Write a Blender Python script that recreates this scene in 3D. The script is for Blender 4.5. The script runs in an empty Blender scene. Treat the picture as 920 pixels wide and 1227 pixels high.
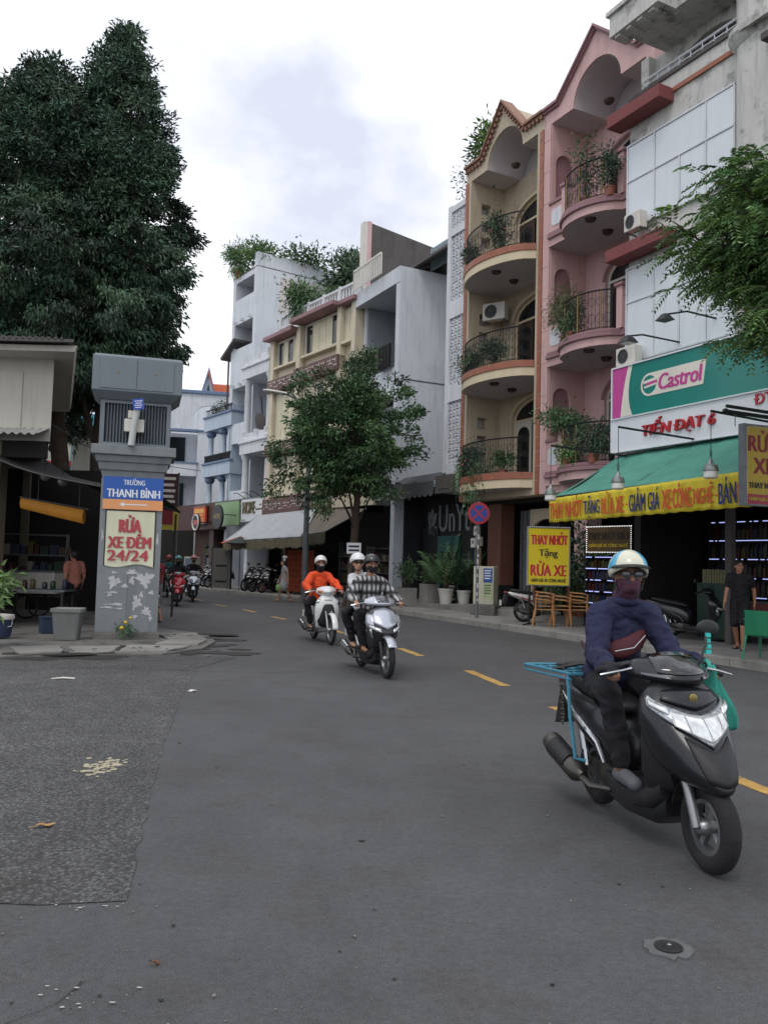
import bpy, math, random
import numpy as np
from math import sin, cos, pi, radians, atan2, sqrt
from mathutils import Vector, Matrix

SC = bpy.context.scene
COL = SC.collection
RND = random.Random(7)
NR = np.random.RandomState(11)

# ------------------------------------------------------------------ camera
cam_data = bpy.data.cameras.new('camera')
cam = bpy.data.objects.new('camera', cam_data)
COL.objects.link(cam)
PITCH, ROLL = radians(3.54), radians(1.55)
fw = Vector((0, cos(PITCH), sin(PITCH))); up0 = Vector((0, -sin(PITCH), cos(PITCH))); r0 = Vector((1, 0, 0))
rt = cos(ROLL) * r0 + sin(ROLL) * up0
up = -sin(ROLL) * r0 + cos(ROLL) * up0
cam.matrix_world = Matrix(((rt.x, up.x, -fw.x, 0), (rt.y, up.y, -fw.y, 0), (rt.z, up.z, -fw.z, 1.575), (0, 0, 0, 1)))
cam_data.sensor_fit = 'VERTICAL'
cam_data.sensor_height = 36.0
cam_data.lens = 992.0 / 1227.0 * 36.0
cam_data.clip_start = 0.05
cam_data.clip_end = 2000
SC.camera = cam

# ------------------------------------------------------------------ sky and sun
SUN_EL, SUN_ROT = radians(58), radians(200)
world = bpy.data.worlds.new('World')
SC.world = world
world.use_nodes = True
wn, wl = world.node_tree.nodes, world.node_tree.links
bg = wn['Background']
sky = wn.new('ShaderNodeTexSky'); sky.sky_type = 'NISHITA'; sky.sun_disc = False
sky.sun_elevation = SUN_EL; sky.sun_rotation = SUN_ROT
tc = wn.new('ShaderNodeTexCoord')
mp = wn.new('ShaderNodeMapping'); mp.inputs['Scale'].default_value = (1.0, 1.0, 1.5); mp.inputs['Location'].default_value = (0.35, 0.2, 0.1)
nz = wn.new('ShaderNodeTexNoise'); nz.inputs['Scale'].default_value = 2.5; nz.inputs['Detail'].default_value = 7; nz.inputs['Roughness'].default_value = 0.52
rp = wn.new('ShaderNodeValToRGB')
e = rp.color_ramp.elements
e[0].position = 0.38; e[0].color = (7.0, 7.35, 8.6, 1)
e[1].position = 0.60; e[1].color = (13.2, 13.3, 13.7, 1)
mx = wn.new('ShaderNodeMix'); mx.data_type = 'RGBA'; mx.inputs['Factor'].default_value = 0.93
wl.new(tc.outputs['Generated'], mp.inputs['Vector']); wl.new(mp.outputs['Vector'], nz.inputs['Vector'])
wl.new(nz.outputs['Fac'], rp.inputs['Fac'])
wl.new(sky.outputs['Color'], mx.inputs['A']); wl.new(rp.outputs['Color'], mx.inputs['B'])
wl.new(mx.outputs['Result'], bg.inputs['Color'])
bg.inputs['Strength'].default_value = 0.1
sun_data = bpy.data.lights.new('sun', 'SUN')
sun_data.energy = 0.7; sun_data.angle = radians(16); sun_data.color = (1.0, 0.96, 0.9)
sun = bpy.data.objects.new('sun', sun_data); COL.objects.link(sun)
sun.rotation_euler = (radians(90) - SUN_EL, 0, pi - SUN_ROT)
SC.view_settings.view_transform = 'Standard'
SC.view_settings.look = 'None'
SC.view_settings.exposure = 0.2
SC.view_settings.gamma = 1.0

# ------------------------------------------------------------------ materials
def lin(h):
    if isinstance(h, str):
        c = [int(h[i:i + 2], 16) / 255 for i in (0, 2, 4)]
        return tuple(x / 12.92 if x <= 0.04045 else ((x + 0.055) / 1.055) ** 2.4 for x in c)
    return tuple(h)
MATS = {}
def mat(name, color, rough=0.7, var=0.12, scale=2.0, metal=0.0, bump=0.0, bscale=60.0, streak=0.0, streak_col='3a3630', spot=0.0, spot_col='2b2a28', spot_scale=1.2, emit=0.0, coat=0.0, tint=False, trans=0.0, alpha=1.0, spec=0.5):
    if name in MATS: return MATS[name]
    m = bpy.data.materials.new(name); MATS[name] = m
    m.use_nodes = True
    N, L = m.node_tree.nodes, m.node_tree.links
    b = N['Principled BSDF']
    c = lin(color)
    b.inputs['Roughness'].default_value = rough
    b.inputs['Metallic'].default_value = metal
    b.inputs['Specular IOR Level'].default_value = spec
    if coat: b.inputs['Coat Weight'].default_value = coat; b.inputs['Coat Roughness'].default_value = 0.08
    if trans: b.inputs['Transmission Weight'].default_value = trans
    t = N.new('ShaderNodeTexCoord')
    n1 = N.new('ShaderNodeTexNoise'); n1.inputs['Scale'].default_value = scale; n1.inputs['Detail'].default_value = 5; n1.inputs['Roughness'].default_value = 0.6
    L.new(t.outputs['Object'], n1.inputs['Vector'])
    r = N.new('ShaderNodeValToRGB'); r.color_ramp.elements[0].position = 0.3; r.color_ramp.elements[1].position = 0.7
    r.color_ramp.elements[0].color = tuple(max(0, x * (1 - var)) for x in c) + (1,)
    r.color_ramp.elements[1].color = tuple(min(1, x * (1 + var)) for x in c) + (1,)
    L.new(n1.outputs['Fac'], r.inputs['Fac'])
    out = r.outputs['Color']
    def mixin(fac, col, typ='MIX'):
        nonlocal out
        x = N.new('ShaderNodeMix'); x.data_type = 'RGBA'; x.blend_type = typ
        L.new(fac, x.inputs['Factor']); L.new(out, x.inputs['A'])
        if isinstance(col, tuple): x.inputs['B'].default_value = col + (1,)
        else: L.new(col, x.inputs['B'])
        out = x.outputs['Result']
    def ramped(sock, a, bb, top):
        q = N.new('ShaderNodeMapRange'); q.inputs['From Min'].default_value = a; q.inputs['From Max'].default_value = bb; q.inputs['To Max'].default_value = top
        L.new(sock, q.inputs['Value']); return q.outputs['Result']
    if streak:
        mpp = N.new('ShaderNodeMapping'); mpp.inputs['Scale'].default_value = (4, 4, 0.35)
        L.new(t.outputs['Object'], mpp.inputs['Vector'])
        n2 = N.new('ShaderNodeTexNoise'); n2.inputs['Scale'].default_value = 1.6; n2.inputs['Detail'].default_value = 6; n2.inputs['Roughness'].default_value = 0.65
        L.new(mpp.outputs['Vector'], n2.inputs['Vector'])
        mixin(ramped(n2.outputs['Fac'], 0.5, 0.75, streak), lin(streak_col))
    if spot:
        n3 = N.new('ShaderNodeTexNoise'); n3.inputs['Scale'].default_value = spot_scale; n3.inputs['Detail'].default_value = 8; n3.inputs['Roughness'].default_value = 0.7
        L.new(t.outputs['Object'], n3.inputs['Vector'])
        mixin(ramped(n3.outputs['Fac'], 0.52, 0.68, spot), lin(spot_col))
    if tint:
        a = N.new('ShaderNodeAttribute'); a.attribute_name = 'tint'
        x = N.new('ShaderNodeMix'); x.data_type = 'RGBA'; x.blend_type = 'MULTIPLY'; x.inputs['Factor'].default_value = 1.0
        L.new(out, x.inputs['A']); L.new(a.outputs['Color'], x.inputs['B']); out = x.outputs['Result']
    L.new(out, b.inputs['Base Color'])
    if bump:
        n4 = N.new('ShaderNodeTexNoise'); n4.inputs['Scale'].default_value = bscale; n4.inputs['Detail'].default_value = 4
        L.new(t.outputs['Object'], n4.inputs['Vector'])
        bp = N.new('ShaderNodeBump'); bp.inputs['Strength'].default_value = bump; bp.inputs['Distance'].default_value = 0.02
        L.new(n4.outputs['Fac'], bp.inputs['Height']); L.new(bp.outputs['Normal'], b.inputs['Normal'])
    if emit:
        b.inputs['Emission Color'].default_value = c + (1,); b.inputs['Emission Strength'].default_value = emit
    if alpha < 1: b.inputs['Alpha'].default_value = alpha
    return m

# ------------------------------------------------------------------ mesh building
class M:
    def __init__(s): s.v = []; s.f = []; s.mi = []; s.cur = 0
    def add(s, vs, fs):
        o = len(s.v); s.v.extend([tuple(p) for p in vs]); s.f.extend([tuple(i + o for i in f) for f in fs]); s.mi.extend([s.cur] * len(fs)); return s
    def box(s, x0, x1, y0, y1, z0, z1):
        return s.add([(x0, y0, z0), (x1, y0, z0), (x1, y1, z0), (x0, y1, z0), (x0, y0, z1), (x1, y0, z1), (x1, y1, z1), (x0, y1, z1)],
                     [(3, 2, 1, 0), (4, 5, 6, 7), (0, 1, 5, 4), (1, 2, 6, 5), (2, 3, 7, 6), (3, 0, 4, 7)])
    def cbox(s, c, d, R=None):
        hx, hy, hz = d[0] / 2, d[1] / 2, d[2] / 2
        vs = [Vector((x, y, z)) for z in (-hz, hz) for x, y in ((-hx, -hy), (hx, -hy), (hx, hy), (-hx, hy))]
        if R is not None: vs = [R @ p for p in vs]
        return s.add([(p.x + c[0], p.y + c[1], p.z + c[2]) for p in vs], [(3, 2, 1, 0), (4, 5, 6, 7), (0, 1, 5, 4), (1, 2, 6, 5), (2, 3, 7, 6), (3, 0, 4, 7)])
    def prism(s, poly, y0, y1, plane='xz'):
        n = len(poly)
        if plane == 'xz': A = [(p[0], y0, p[1]) for p in poly] + [(p[0], y1, p[1]) for p in poly]
        elif plane == 'xy': A = [(p[0], p[1], y0) for p in poly] + [(p[0], p[1], y1) for p in poly]
        else: A = [(y0, p[0], p[1]) for p in poly] + [(y1, p[0], p[1]) for p in poly]
        area = sum(poly[i][0] * poly[(i + 1) % n][1] - poly[(i + 1) % n][0] * poly[i][1] for i in range(n))
        flip = (area > 0) != (plane != 'xz')
        F = [tuple(range(n)), tuple(range(2 * n - 1, n - 1, -1))] + [((i + 1) % n, i, n + i, n + (i + 1) % n) for i in range(n)]
        if not flip: pass
        else: F = [f[::-1] for f in F]
        F = [f[::-1] for f in F]
        return s.add(A, F)
    def loft(s, rings, closed=True, caps=True):
        n = len(rings[0]); vs = [p for r in rings for p in r]; F = []
        for k in range(len(rings) - 1):
            for i in range(n if closed else n - 1):
                j = (i + 1) % n
                F.append((k * n + i, k * n + j, (k + 1) * n + j, (k + 1) * n + i))
        if caps and closed:
            F.append(tuple(range(n - 1, -1, -1))); F.append(tuple((len(rings) - 1) * n + i for i in range(n)))
        return s.add(vs, F)
    def tube(s, pts, r, n=8, caps=True):
        pts = [Vector(p) for p in pts]; rs = r if isinstance(r, (list, tuple)) else [r] * len(pts)
        rings = []; ref = None
        for i, p in enumerate(pts):
            d = (pts[min(i + 1, len(pts) - 1)] - pts[max(i - 1, 0)])
            d = d.normalized() if d.length > 1e-9 else Vector((0, 0, 1))
            if ref is None: ref = Vector((0, 0, 1)) if abs(d.z) < 0.9 else Vector((1, 0, 0))
            a = d.cross(ref).normalized(); b2 = d.cross(a).normalized(); ref = -b2 if False else ref
            rings.append([tuple(p + rs[i] * (cos(2 * pi * k / n) * a + sin(2 * pi * k / n) * b2)) for k in range(n)])
        return s.loft(rings, True, caps)
    def lathe(s, prof, n=16, c=(0, 0, 0), axis='z', caps=True):
        rings = []
        for (r, h) in prof:
            ring = []
            for k in range(n):
                a = 2 * pi * k / n; p, q = r * cos(a), r * sin(a)
                v = (p, q, h) if axis == 'z' else ((p, h, q) if axis == 'y' else (h, p, q))
                ring.append((v[0] + c[0], v[1] + c[1], v[2] + c[2]))
            rings.append(ring)
        return s.loft(rings, True, caps)
    def ell(s, c, r, n=14, k=8, R=None):
        rings = []
        for i in range(k + 1):
            th = pi * (i + 0.001) / (k + 0.002)
            ring = []
            for j in range(n):
                v = Vector((r[0] * sin(th) * cos(2 * pi * j / n), r[1] * sin(th) * sin(2 * pi * j / n), -r[2] * cos(th)))
                if R is not None: v = R @ v
                ring.append((v.x + c[0], v.y + c[1], v.z + c[2]))
            rings.append(ring)
        return s.loft(rings, True, True)
    def cap(s, p0, p1, r0, r1, n=12):
        p0, p1 = Vector(p0), Vector(p1); d = (p1 - p0); L = d.length; d = d / L if L > 1e-6 else Vector((0, 0, 1))
        ref = Vector((0, 0, 1)) if abs(d.z) < 0.9 else Vector((1, 0, 0))
        a = d.cross(ref).normalized(); b2 = d.cross(a).normalized(); rings = []
        for t in (-89, -60, -30, 0): 
            q = radians(t); rings.append((p0 + d * r0 * sin(q), r0 * cos(q)))
        for t in (0, 30, 60, 89):
            q = radians(t); rings.append((p1 + d * r1 * sin(q), r1 * cos(q)))
        return s.loft([[tuple(c + r * (cos(2 * pi * k / n) * a + sin(2 * pi * k / n) * b2)) for k in range(n)] for c, r in rings])
    def torus(s, c, R, r, axis='y', n=28, k=10, sx=1.0):
        rings = []
        for i in range(n):
            a = 2 * pi * i / n; ring = []
            for j in range(k):
                t = 2 * pi * j / k; rr = R + r * cos(t); h = r * sx * sin(t)
                p, q = rr * cos(a), rr * sin(a)
                v = (p, h, q) if axis == 'y' else ((p, q, h) if axis == 'z' else (h, p, q))
                ring.append((v[0] + c[0], v[1] + c[1], v[2] + c[2]))
            rings.append(ring)
        rings.append(rings[0])
        return s.loft(rings, True, False)
    def mesh(s, name, off=(0, 0, 0)):
        me = bpy.data.meshes.new(name)
        me.from_pydata([(p[0] - off[0], p[1] - off[1], p[2] - off[2]) for p in s.v], [], s.f)
        if any(s.mi): me.polygons.foreach_set('material_index', s.mi)
        return me

OFF = {}
def link(o, parent=None):
    COL.objects.link(o)
    if parent is not None: o.parent = parent
    return o
def tag(o, label=None, cat=None, group=None, kind=None):
    if label: o['label'] = label
    if cat: o['category'] = cat
    if group: o['group'] = group
    if kind: o['kind'] = kind
    return o
def thing(name, label, cat, loc=(0, 0, 0), rz=0.0, group=None):
    o = bpy.data.objects.new(name, None); o.empty_display_size = 0.3
    o.location = loc; o.rotation_euler = (0, 0, rz)
    link(o); return tag(o, label, cat, group)
def obj(name, m, material, parent=None, smooth=False, bevel=0.0, subdiv=0, off=None, kind=None, label=None, recalc=True, loc=None, rz=None):
    """one mesh object; `off` shifts the mesh from shared frame coordinates to its parent's origin"""
    if off is None: off = OFF.get(parent.name, (0, 0, 0)) if parent is not None else (0, 0, 0)
    me = m.mesh(name, off) if isinstance(m, M) else m
    if isinstance(m, M) and recalc:
        import bmesh
        bm = bmesh.new(); bm.from_mesh(me); bmesh.ops.recalc_face_normals(bm, faces=bm.faces); bm.to_mesh(me); bm.free()
    for q in (material if isinstance(material, (list, tuple)) else [material]): me.materials.append(q)
    if smooth:
        me.polygons.foreach_set('use_smooth', [True] * len(me.polygons))
        if smooth != 'all': me.set_sharp_from_angle(angle=radians(40))
    o = bpy.data.objects.new(name, me); link(o, parent)
    if loc is not None: o.location = loc
    if rz is not None: o.rotation_euler = (0, 0, rz)
    if bevel:
        b = o.modifiers.new('bevel', 'BEVEL'); b.width = bevel; b.segments = 2; b.limit_method = 'ANGLE'
    if subdiv:
        q = o.modifiers.new('subdivision', 'SUBSURF'); q.levels = subdiv; q.render_levels = subdiv
    if parent is not None and parent.name in OFF: OFF[o.name] = OFF[parent.name]
    if kind: o['kind'] = kind
    if label: o['label'] = label
    return o
def copy_tree(o, parent=None):
    c = o.copy(); COL.objects.link(c)
    if parent is not None: c.parent = parent
    for ch in o.children: copy_tree(ch, c)
    return c
def copy_thing(o, loc, rz, label, scale=None):
    c = copy_tree(o); c.location = loc; c.rotation_euler = (0, 0, rz); c['label'] = label
    if scale: c.scale = scale
    return c

def text(name, body, w, h, material, parent=None, loc=(0, 0, 0), extrude=0.004, bold=0.0, shear=0.0, align='left', label=None, space=1.0):
    """lettering standing in the local xz plane, facing -y, scaled to exactly w by h"""
    def glyphs(st):
        cu = bpy.data.curves.new(name, 'FONT'); cu.body = st; cu.resolution_u = 3; cu.space_character = space
        t = bpy.data.objects.new(name, cu); COL.objects.link(t)
        me = bpy.data.meshes.new_from_object(t.evaluated_get(bpy.context.evaluated_depsgraph_get()))
        bpy.data.objects.remove(t); bpy.data.curves.remove(cu)
        n = len(me.vertices); co = np.zeros(n * 3); me.vertices.foreach_get('co', co)
        fs = [tuple(p.vertices) for p in me.polygons]; bpy.data.meshes.remove(me); return co.reshape(-1, 3), fs
    # the horned O and the barred D are put together from plain letters and small strokes
    swap = {'Ớ': ('O\u031b', 'O'), 'Ờ': ('O\u031b', 'O'), 'Đ': ('D', 'D')}
    plain = ''.join(swap[c][0] if c in swap else c for c in body)
    co, faces = glyphs(plain); n_plain = len(co)
    for i, c in enumerate(body):
        if c not in swap: continue
        bw = np.ptp(glyphs(swap[c][1])[0][:, 0]); x1 = glyphs(''.join(swap[q][0] if q in swap else q for q in body[:i]) + swap[c][1])[0][:, 0].max(); x0 = x1 - bw; xm = (x0 + x1) / 2; n0 = len(co)
        if c == 'Đ': q = [(x0 - .1, .31), (x0 + .34 * bw, .31), (x0 + .34 * bw, .39), (x0 - .1, .39)]
        elif c == 'Ớ': q = [(xm - .02, .76), (xm + .06, .76), (xm + .19, .93), (xm + .07, .93)]
        else: q = [(xm - .06, .76), (xm + .02, .76), (xm - .07, .93), (xm - .19, .93)]
        co = np.concatenate([co, np.array([(p[0], p[1], 0) for p in q])]); faces.append((n0, n0 + 1, n0 + 2, n0 + 3))
    n = len(co); mn, mxx = co.min(0), co.max(0)
    x = (co[:, 0] - mn[0]) / (mxx[0] - mn[0]) * w; z = (co[:, 1] - mn[1]) / (mxx[1] - mn[1]) * h
    x = x + shear * z
    if align == 'center': x = x - w / 2
    pts = np.stack([x, np.where(np.arange(n) >= n_plain, -0.0002, 0.0), z], 1)
    edges = {}
    for f in faces:
        for i in range(len(f)):
            a, b = f[i], f[(i + 1) % len(f)]
            k = (min(a, b), max(a, b)); edges.setdefault(k, []).append((a, b))
    V, F = [], []
    side = [(b, a, a + n, b + n) for k, l in edges.items() if len(l) == 1 for a, b in l]
    for k, dx in enumerate([0.0] if bold <= 0 else [-bold * .7, 0.0, bold * .7]):    # a heavier weight: overlapping strokes, each 0.4 mm proud of the last
        o_ = len(V); q = pts + np.array([dx, -0.0004 * k, 0]); V += np.concatenate([q, q + np.array([0, -extrude, 0])]).tolist()
        F += [tuple(i + n + o_ for i in f) for f in faces] + [tuple(i + o_ for i in f) for f in side]
    m2 = bpy.data.meshes.new(name); m2.from_pydata([tuple(p) for p in V], [], F); m2.materials.append(material)
    o = bpy.data.objects.new(name, m2); link(o, parent); o.location = loc
    if parent is not None and parent.name in OFF: o.location = Vector(loc) - Vector(OFF[parent.name])
    if label: o['label'] = label
    return o

class Frame:
    def __init__(s, x, y, a): s.x, s.y, s.a = x, y, a
    def w(s, u, v, z=0.0): return (s.x + cos(s.a) * u - sin(s.a) * v, s.y + sin(s.a) * u + cos(s.a) * v, z)
FA = Frame(4.4, 23.0, atan2(-0.889, 0.457))     # the near row of houses: +u along the facades, +v into them
FB = Frame(-1.27, 34.03, atan2(-0.821, 0.571))  # the farther row, turned with the street
def house(name, label, cat, fr, uc, vc=0.0, group=None, z=0.0):
    t = thing(name, label, cat, fr.w(uc, vc, z), fr.a, group); OFF[t.name] = (uc, vc, z); return t

def blob(name, m, material, parent=None, voxel=0.015, smooth=4, label=None, fold=0.0):
    """fuse the closed shapes in m into one continuous skin"""
    me = m.mesh(name); o = bpy.data.objects.new(name, me); COL.objects.link(o)
    r = o.modifiers.new('r', 'REMESH'); r.mode = 'VOXEL'; r.voxel_size = voxel; r.use_smooth_shade = True
    if smooth:
        q = o.modifiers.new('s', 'SMOOTH'); q.factor = 0.5; q.iterations = smooth
    dg = bpy.context.evaluated_depsgraph_get()
    me2 = bpy.data.meshes.new_from_object(o.evaluated_get(dg)); me2.name = name
    bpy.data.objects.remove(o); bpy.data.meshes.remove(me)
    if fold:    # cloth folds: ridged noise pushed along the normals
        from mathutils import noise
        n = len(me2.vertices); co = np.empty(n * 3); me2.vertices.foreach_get('co', co); co = co.reshape(-1, 3); no = np.empty(n * 3); me2.vertices.foreach_get('normal', no)
        h = np.array([1.45 - .4 - 2.6 * (abs(noise.noise((x * 7 + 3, y * 7, z * 13))) + .45 * abs(noise.noise((x * 15, y * 15 + 5, z * 26)))) for x, y, z in co])
        me2.vertices.foreach_set('co', (co + no.reshape(-1, 3) * (fold * h)[:, None]).reshape(-1))
    me2.materials.clear(); me2.materials.append(material)
    o2 = bpy.data.objects.new(name, me2); link(o2, parent)
    if label: o2['label'] = label
    return o2
# ------------------------------------------------------------------ common materials
def asphalt(name, base, spk, bumpy, big, grain=95, agg=None):
    m = bpy.data.materials.new(name); m.use_nodes = True
    N, L = m.node_tree.nodes, m.node_tree.links; b = N['Principled BSDF']; b.inputs['Roughness'].default_value = 0.72
    b.inputs['Specular IOR Level'].default_value = 0.32
    t = N.new('ShaderNodeTexCoord')
    def noise(sc, det, rough=0.6):
        q = N.new('ShaderNodeTexNoise'); q.inputs['Scale'].default_value = sc; q.inputs['Detail'].default_value = det; q.inputs['Roughness'].default_value = rough
        L.new(t.outputs['Object'], q.inputs['Vector']); return q.outputs['Fac']
    def rng(s, a, bb, lo, hi):
        q = N.new('ShaderNodeMapRange'); q.inputs[1].default_value = a; q.inputs[2].default_value = bb; q.inputs[3].default_value = lo; q.inputs[4].default_value = hi
        L.new(s, q.inputs[0]); return q.outputs[0]
    def mul(a, bb):
        q = N.new('ShaderNodeMath'); q.operation = 'MULTIPLY'; L.new(a, q.inputs[0]); L.new(bb, q.inputs[1]); return q.outputs[0]
    f = mul(rng(noise(0.35, 5), 0.3, 0.7, 1 - big, 1 + big), rng(noise(2.7, 6, 0.7), 0.3, 0.7, 1 - big * .7, 1 + big * .7))
    f = mul(f, rng(noise(26, 4, 0.8), 0.3, 0.7, 1 - spk * .6, 1 + spk * .6))
    f = mul(f, rng(noise(170, 2), 0.35, 0.65, 1 - spk, 1 + spk))
    v = N.new('ShaderNodeTexVoronoi'); v.inputs['Scale'].default_value = 6.5; L.new(t.outputs['Object'], v.inputs['Vector'])
    dots = rng(v.outputs['Distance'], 0.03, 0.055, 0.35, 1.0)
    n5 = rng(noise(1.3, 3), 0.5, 0.62, 0.0, 1.0)
    mxd = N.new('ShaderNodeMix'); L.new(n5, mxd.inputs[0]); mxd.inputs[2].default_value = 1.0; L.new(dots, mxd.inputs[3])
    f = mul(f, mxd.outputs[0])
    if agg:    # pale stones showing in the worn binder
        v2 = N.new('ShaderNodeTexVoronoi'); v2.inputs['Scale'].default_value = agg; L.new(t.outputs['Object'], v2.inputs['Vector']); f = mul(f, rng(v2.outputs['Distance'], 0.1, 0.6, 1.5, 0.62))
    st = N.new('ShaderNodeMix'); st.data_type = 'RGBA'; st.inputs['A'].default_value = (1, 1, 1, 1); st.inputs['B'].default_value = (0.82, 0.78, 0.74, 1); L.new(rng(noise(0.9, 7, 0.75), 0.53, 0.7, 0, 1), st.inputs['Factor'])
    c = N.new('ShaderNodeMix'); c.data_type = 'RGBA'; c.blend_type = 'MULTIPLY'; c.inputs['Factor'].default_value = 1
    c.inputs['A'].default_value = lin(base) + (1,); L.new(f, c.inputs['B'])
    c2 = N.new('ShaderNodeMix'); c2.data_type = 'RGBA'; c2.blend_type = 'MULTIPLY'; c2.inputs['Factor'].default_value = 1; L.new(c.outputs['Result'], c2.inputs['A']); L.new(st.outputs['Result'], c2.inputs['B'])
    L.new(c2.outputs['Result'], b.inputs['Base Color'])
    bp = N.new('ShaderNodeBump'); bp.inputs['Strength'].default_value = bumpy; bp.inputs['Distance'].default_value = 0.012
    L.new(noise(grain, 4, 0.7), bp.inputs['Height']); L.new(bp.outputs['Normal'], b.inputs['Normal'])
    return m
M_ROAD = asphalt('road asphalt', (0.081, 0.0815, 0.083), 0.36, 0.42, 0.17)
M_OLD = asphalt('old coarse asphalt', (0.1, 0.1, 0.099), 0.6, 1.0, 0.3, 48, 38)
M_PAVE = mat('pavement concrete', '85837e', 0.85, 0.25, 0.8, bump=0.25, bscale=30, spot=0.55, spot_col='4a4844', spot_scale=0.7)
M_BROKEN = mat('broken concrete', '6b6965', 0.9, 0.3, 1.0, bump=0.5, bscale=14, spot=0.8, spot_col='2e2d2b', spot_scale=0.9)
M_KERB = mat('kerb stone', '8a8882', 0.85, 0.22, 2.0, bump=0.3, bscale=40, spot=0.5, spot_col='47443f')
M_YEL = mat('worn yellow road paint', 'b8924c', 0.7, 0.2, 6, bump=0.2, bscale=90, spot=0.85, spot_col='5a5246', spot_scale=11)
M_WHITE = mat('white wall paint', 'd3d6da', 0.75, 0.05, 0.7, streak=0.4, streak_col='7f8288', spot=.22, spot_col='8a8b8d', spot_scale=.9)
M_WHITE2 = mat('bluish white wall paint', 'cfd4da', 0.75, 0.05, 0.6, streak=0.4, streak_col='83888f', spot=.22, spot_col='8c9096', spot_scale=.8)
M_PANEL = mat('white cladding sheet', 'd6dce0', 0.45, 0.03, 0.8, streak=0.15, streak_col='9aa0a4')
M_PINK = mat('pink wall paint', 'cdaaa7', 0.8, 0.06, 0.8, streak=0.35, streak_col='8a6c6c', spot=.3, spot_col='9c7f7c', spot_scale=1.1)
M_PINKD = mat('mauve trim paint', '957377', 0.75, 0.08, 1.0)
M_BEIGE = mat('beige wall paint', 'bbae98', 0.8, 0.07, 0.8, streak=0.4, streak_col='74654f', spot=.3, spot_col='8c7d66', spot_scale=1.2)
M_CREAM = mat('cream trim paint', 'd6c7a8', 0.75, 0.06, 1.0, streak=0.2, streak_col='8b7f66')
M_TERRA = mat('terracotta tile', '9a624c', 0.6, 0.14, 5)
M_JOINT = mat('pale joint mortar', 'cfc3bb', 0.9, 0.05)
M_SOFF = mat('soffit plaster', 'bfb9ba', 0.9, 0.08, 0.9)
M_YELLOW = mat('ochre yellow wall', 'd0c6ae', 0.8, 0.08, 0.8, streak=0.35, streak_col='7c6a4c')
M_BROWN = mat('mauve brown band', '6d5450', 0.8, 0.1)
M_SHUT = mat('cream shutter board', 'd2cbb0', 0.6, 0.08, 3, streak=0.2)
M_DARKG = mat('dark window glass', '1d2226', 0.12, 0.1, spec=0.6)
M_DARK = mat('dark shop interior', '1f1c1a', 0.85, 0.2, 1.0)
M_BLACK = mat('black paint', '131314', 0.5, 0.1)
M_IRON = mat('black wrought iron', '1b1b1d', 0.5, 0.1, metal=0.4)
M_GOLD = mat('gilded iron', '8a7748', 0.4, 0.1, metal=0.6)
M_WOOD = mat('dark brown wood', '3c2a22', 0.55, 0.2, 4)
M_STAIN = mat('stained grey concrete', 'c4c4be', 0.9, 0.08, 0.8, streak=0.45, streak_col='55534e', spot=0.85, spot_col='33322f', spot_scale=1.5, bump=0.2, bscale=20)
M_GREYC = mat('dark weathered concrete', '5b5654', 0.9, 0.2, 1.2, streak=0.5, streak_col='332f2d', spot=0.5)
M_RED = mat('dull red ledge paint', '7d4343', 0.8, 0.1, 1.5, streak=0.3, streak_col='4a3030')
M_PIPE = mat('grey steel', '80858a', 0.4, 0.1, 6, metal=0.7)
M_GALV = mat('galvanised post', '6f7477', 0.55, 0.15, 5, metal=0.5, spot=0.4, spot_col='3c3f41', spot_scale=4)
M_WPLAS = mat('off white plastic casing', 'cfccc2', 0.5, 0.06, 3, streak=0.2)
M_LBLUE = mat('pale blue wall', 'b0bfcd', 0.75, 0.05, 0.7, streak=0.4, streak_col='77869a')
M_BLUET = mat('blue grey trim', '6c7f9a', 0.7, 0.08)
M_ORTILE = mat('orange roof tile', 'c0653f', 0.75, 0.2, 8)
M_GRN1 = mat('dark green leaves', (0.045, 0.09, 0.05), 0.5, 0.3, 3, tint=True)
M_GRN2 = mat('mid green leaves', (0.06, 0.12, 0.045), 0.5, 0.3, 3, tint=True)
M_GRN3 = mat('fresh green leaves', (0.11, 0.2, 0.06), 0.45, 0.3, 3, tint=True)
M_BARK = mat('grey brown bark', '4b4037', 0.9, 0.3, 5, bump=0.6, bscale=25)
M_POT = mat('white glazed pot', 'c8c6bf', 0.4, 0.05, streak=0.2)
M_CONCPOT = mat('grey planter concrete', '85837e', 0.85, 0.15, 3)
M_SOIL = mat('potting soil', '2a211a', 0.95, 0.3, 20)
M_PFLOWER = mat('pink red flower petals', 'c02f4a', 0.5, 0.2)

# ------------------------------------------------------------------ the setting
def sheet(name, poly, z, material, kind='structure', parent=None):
    m = M(); m.add([(p[0], p[1], z) for p in poly], [tuple(range(len(poly)))])
    o = obj(name, m, material, parent); o['kind'] = kind
    if o.data.polygons[0].normal.z < 0: o.data.flip_normals()
    return o
sheet('ground', [(-700, -700), (700, -700), (700, 900), (-700, 900)], -0.05, M_BROKEN)
road = sheet('road', [(-45, -25), (40, -25), (40, 75), (-45, 75)], 0.0, M_ROAD)
old = M()
pts = [(-30, 4.6), (-1.75, 3.83), (-1.5, 3.82)]
seam = [(-1.12, 3.89), (-1.5, 5.6), (-1.9, 7.6), (-2.28, 9.8), (-2.62, 12.0)]
rr = random.Random(3)
for i in range(len(seam) - 1):
    for k in range(14):
        f = k / 14
        pts.append((seam[i][0] * (1 - f) + seam[i + 1][0] * f + rr.uniform(-.018, .018), seam[i][1] * (1 - f) + seam[i + 1][1] * f))
pts += [(-2.62, 12.0), (-2.3, 13.4), (-30, 13.4)]
sheet('road_patch', pts, 0.004, M_OLD)
pts = [(-1.4, 2.0), (3.0, 1.5), (3.0, 2.72)]
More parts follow.
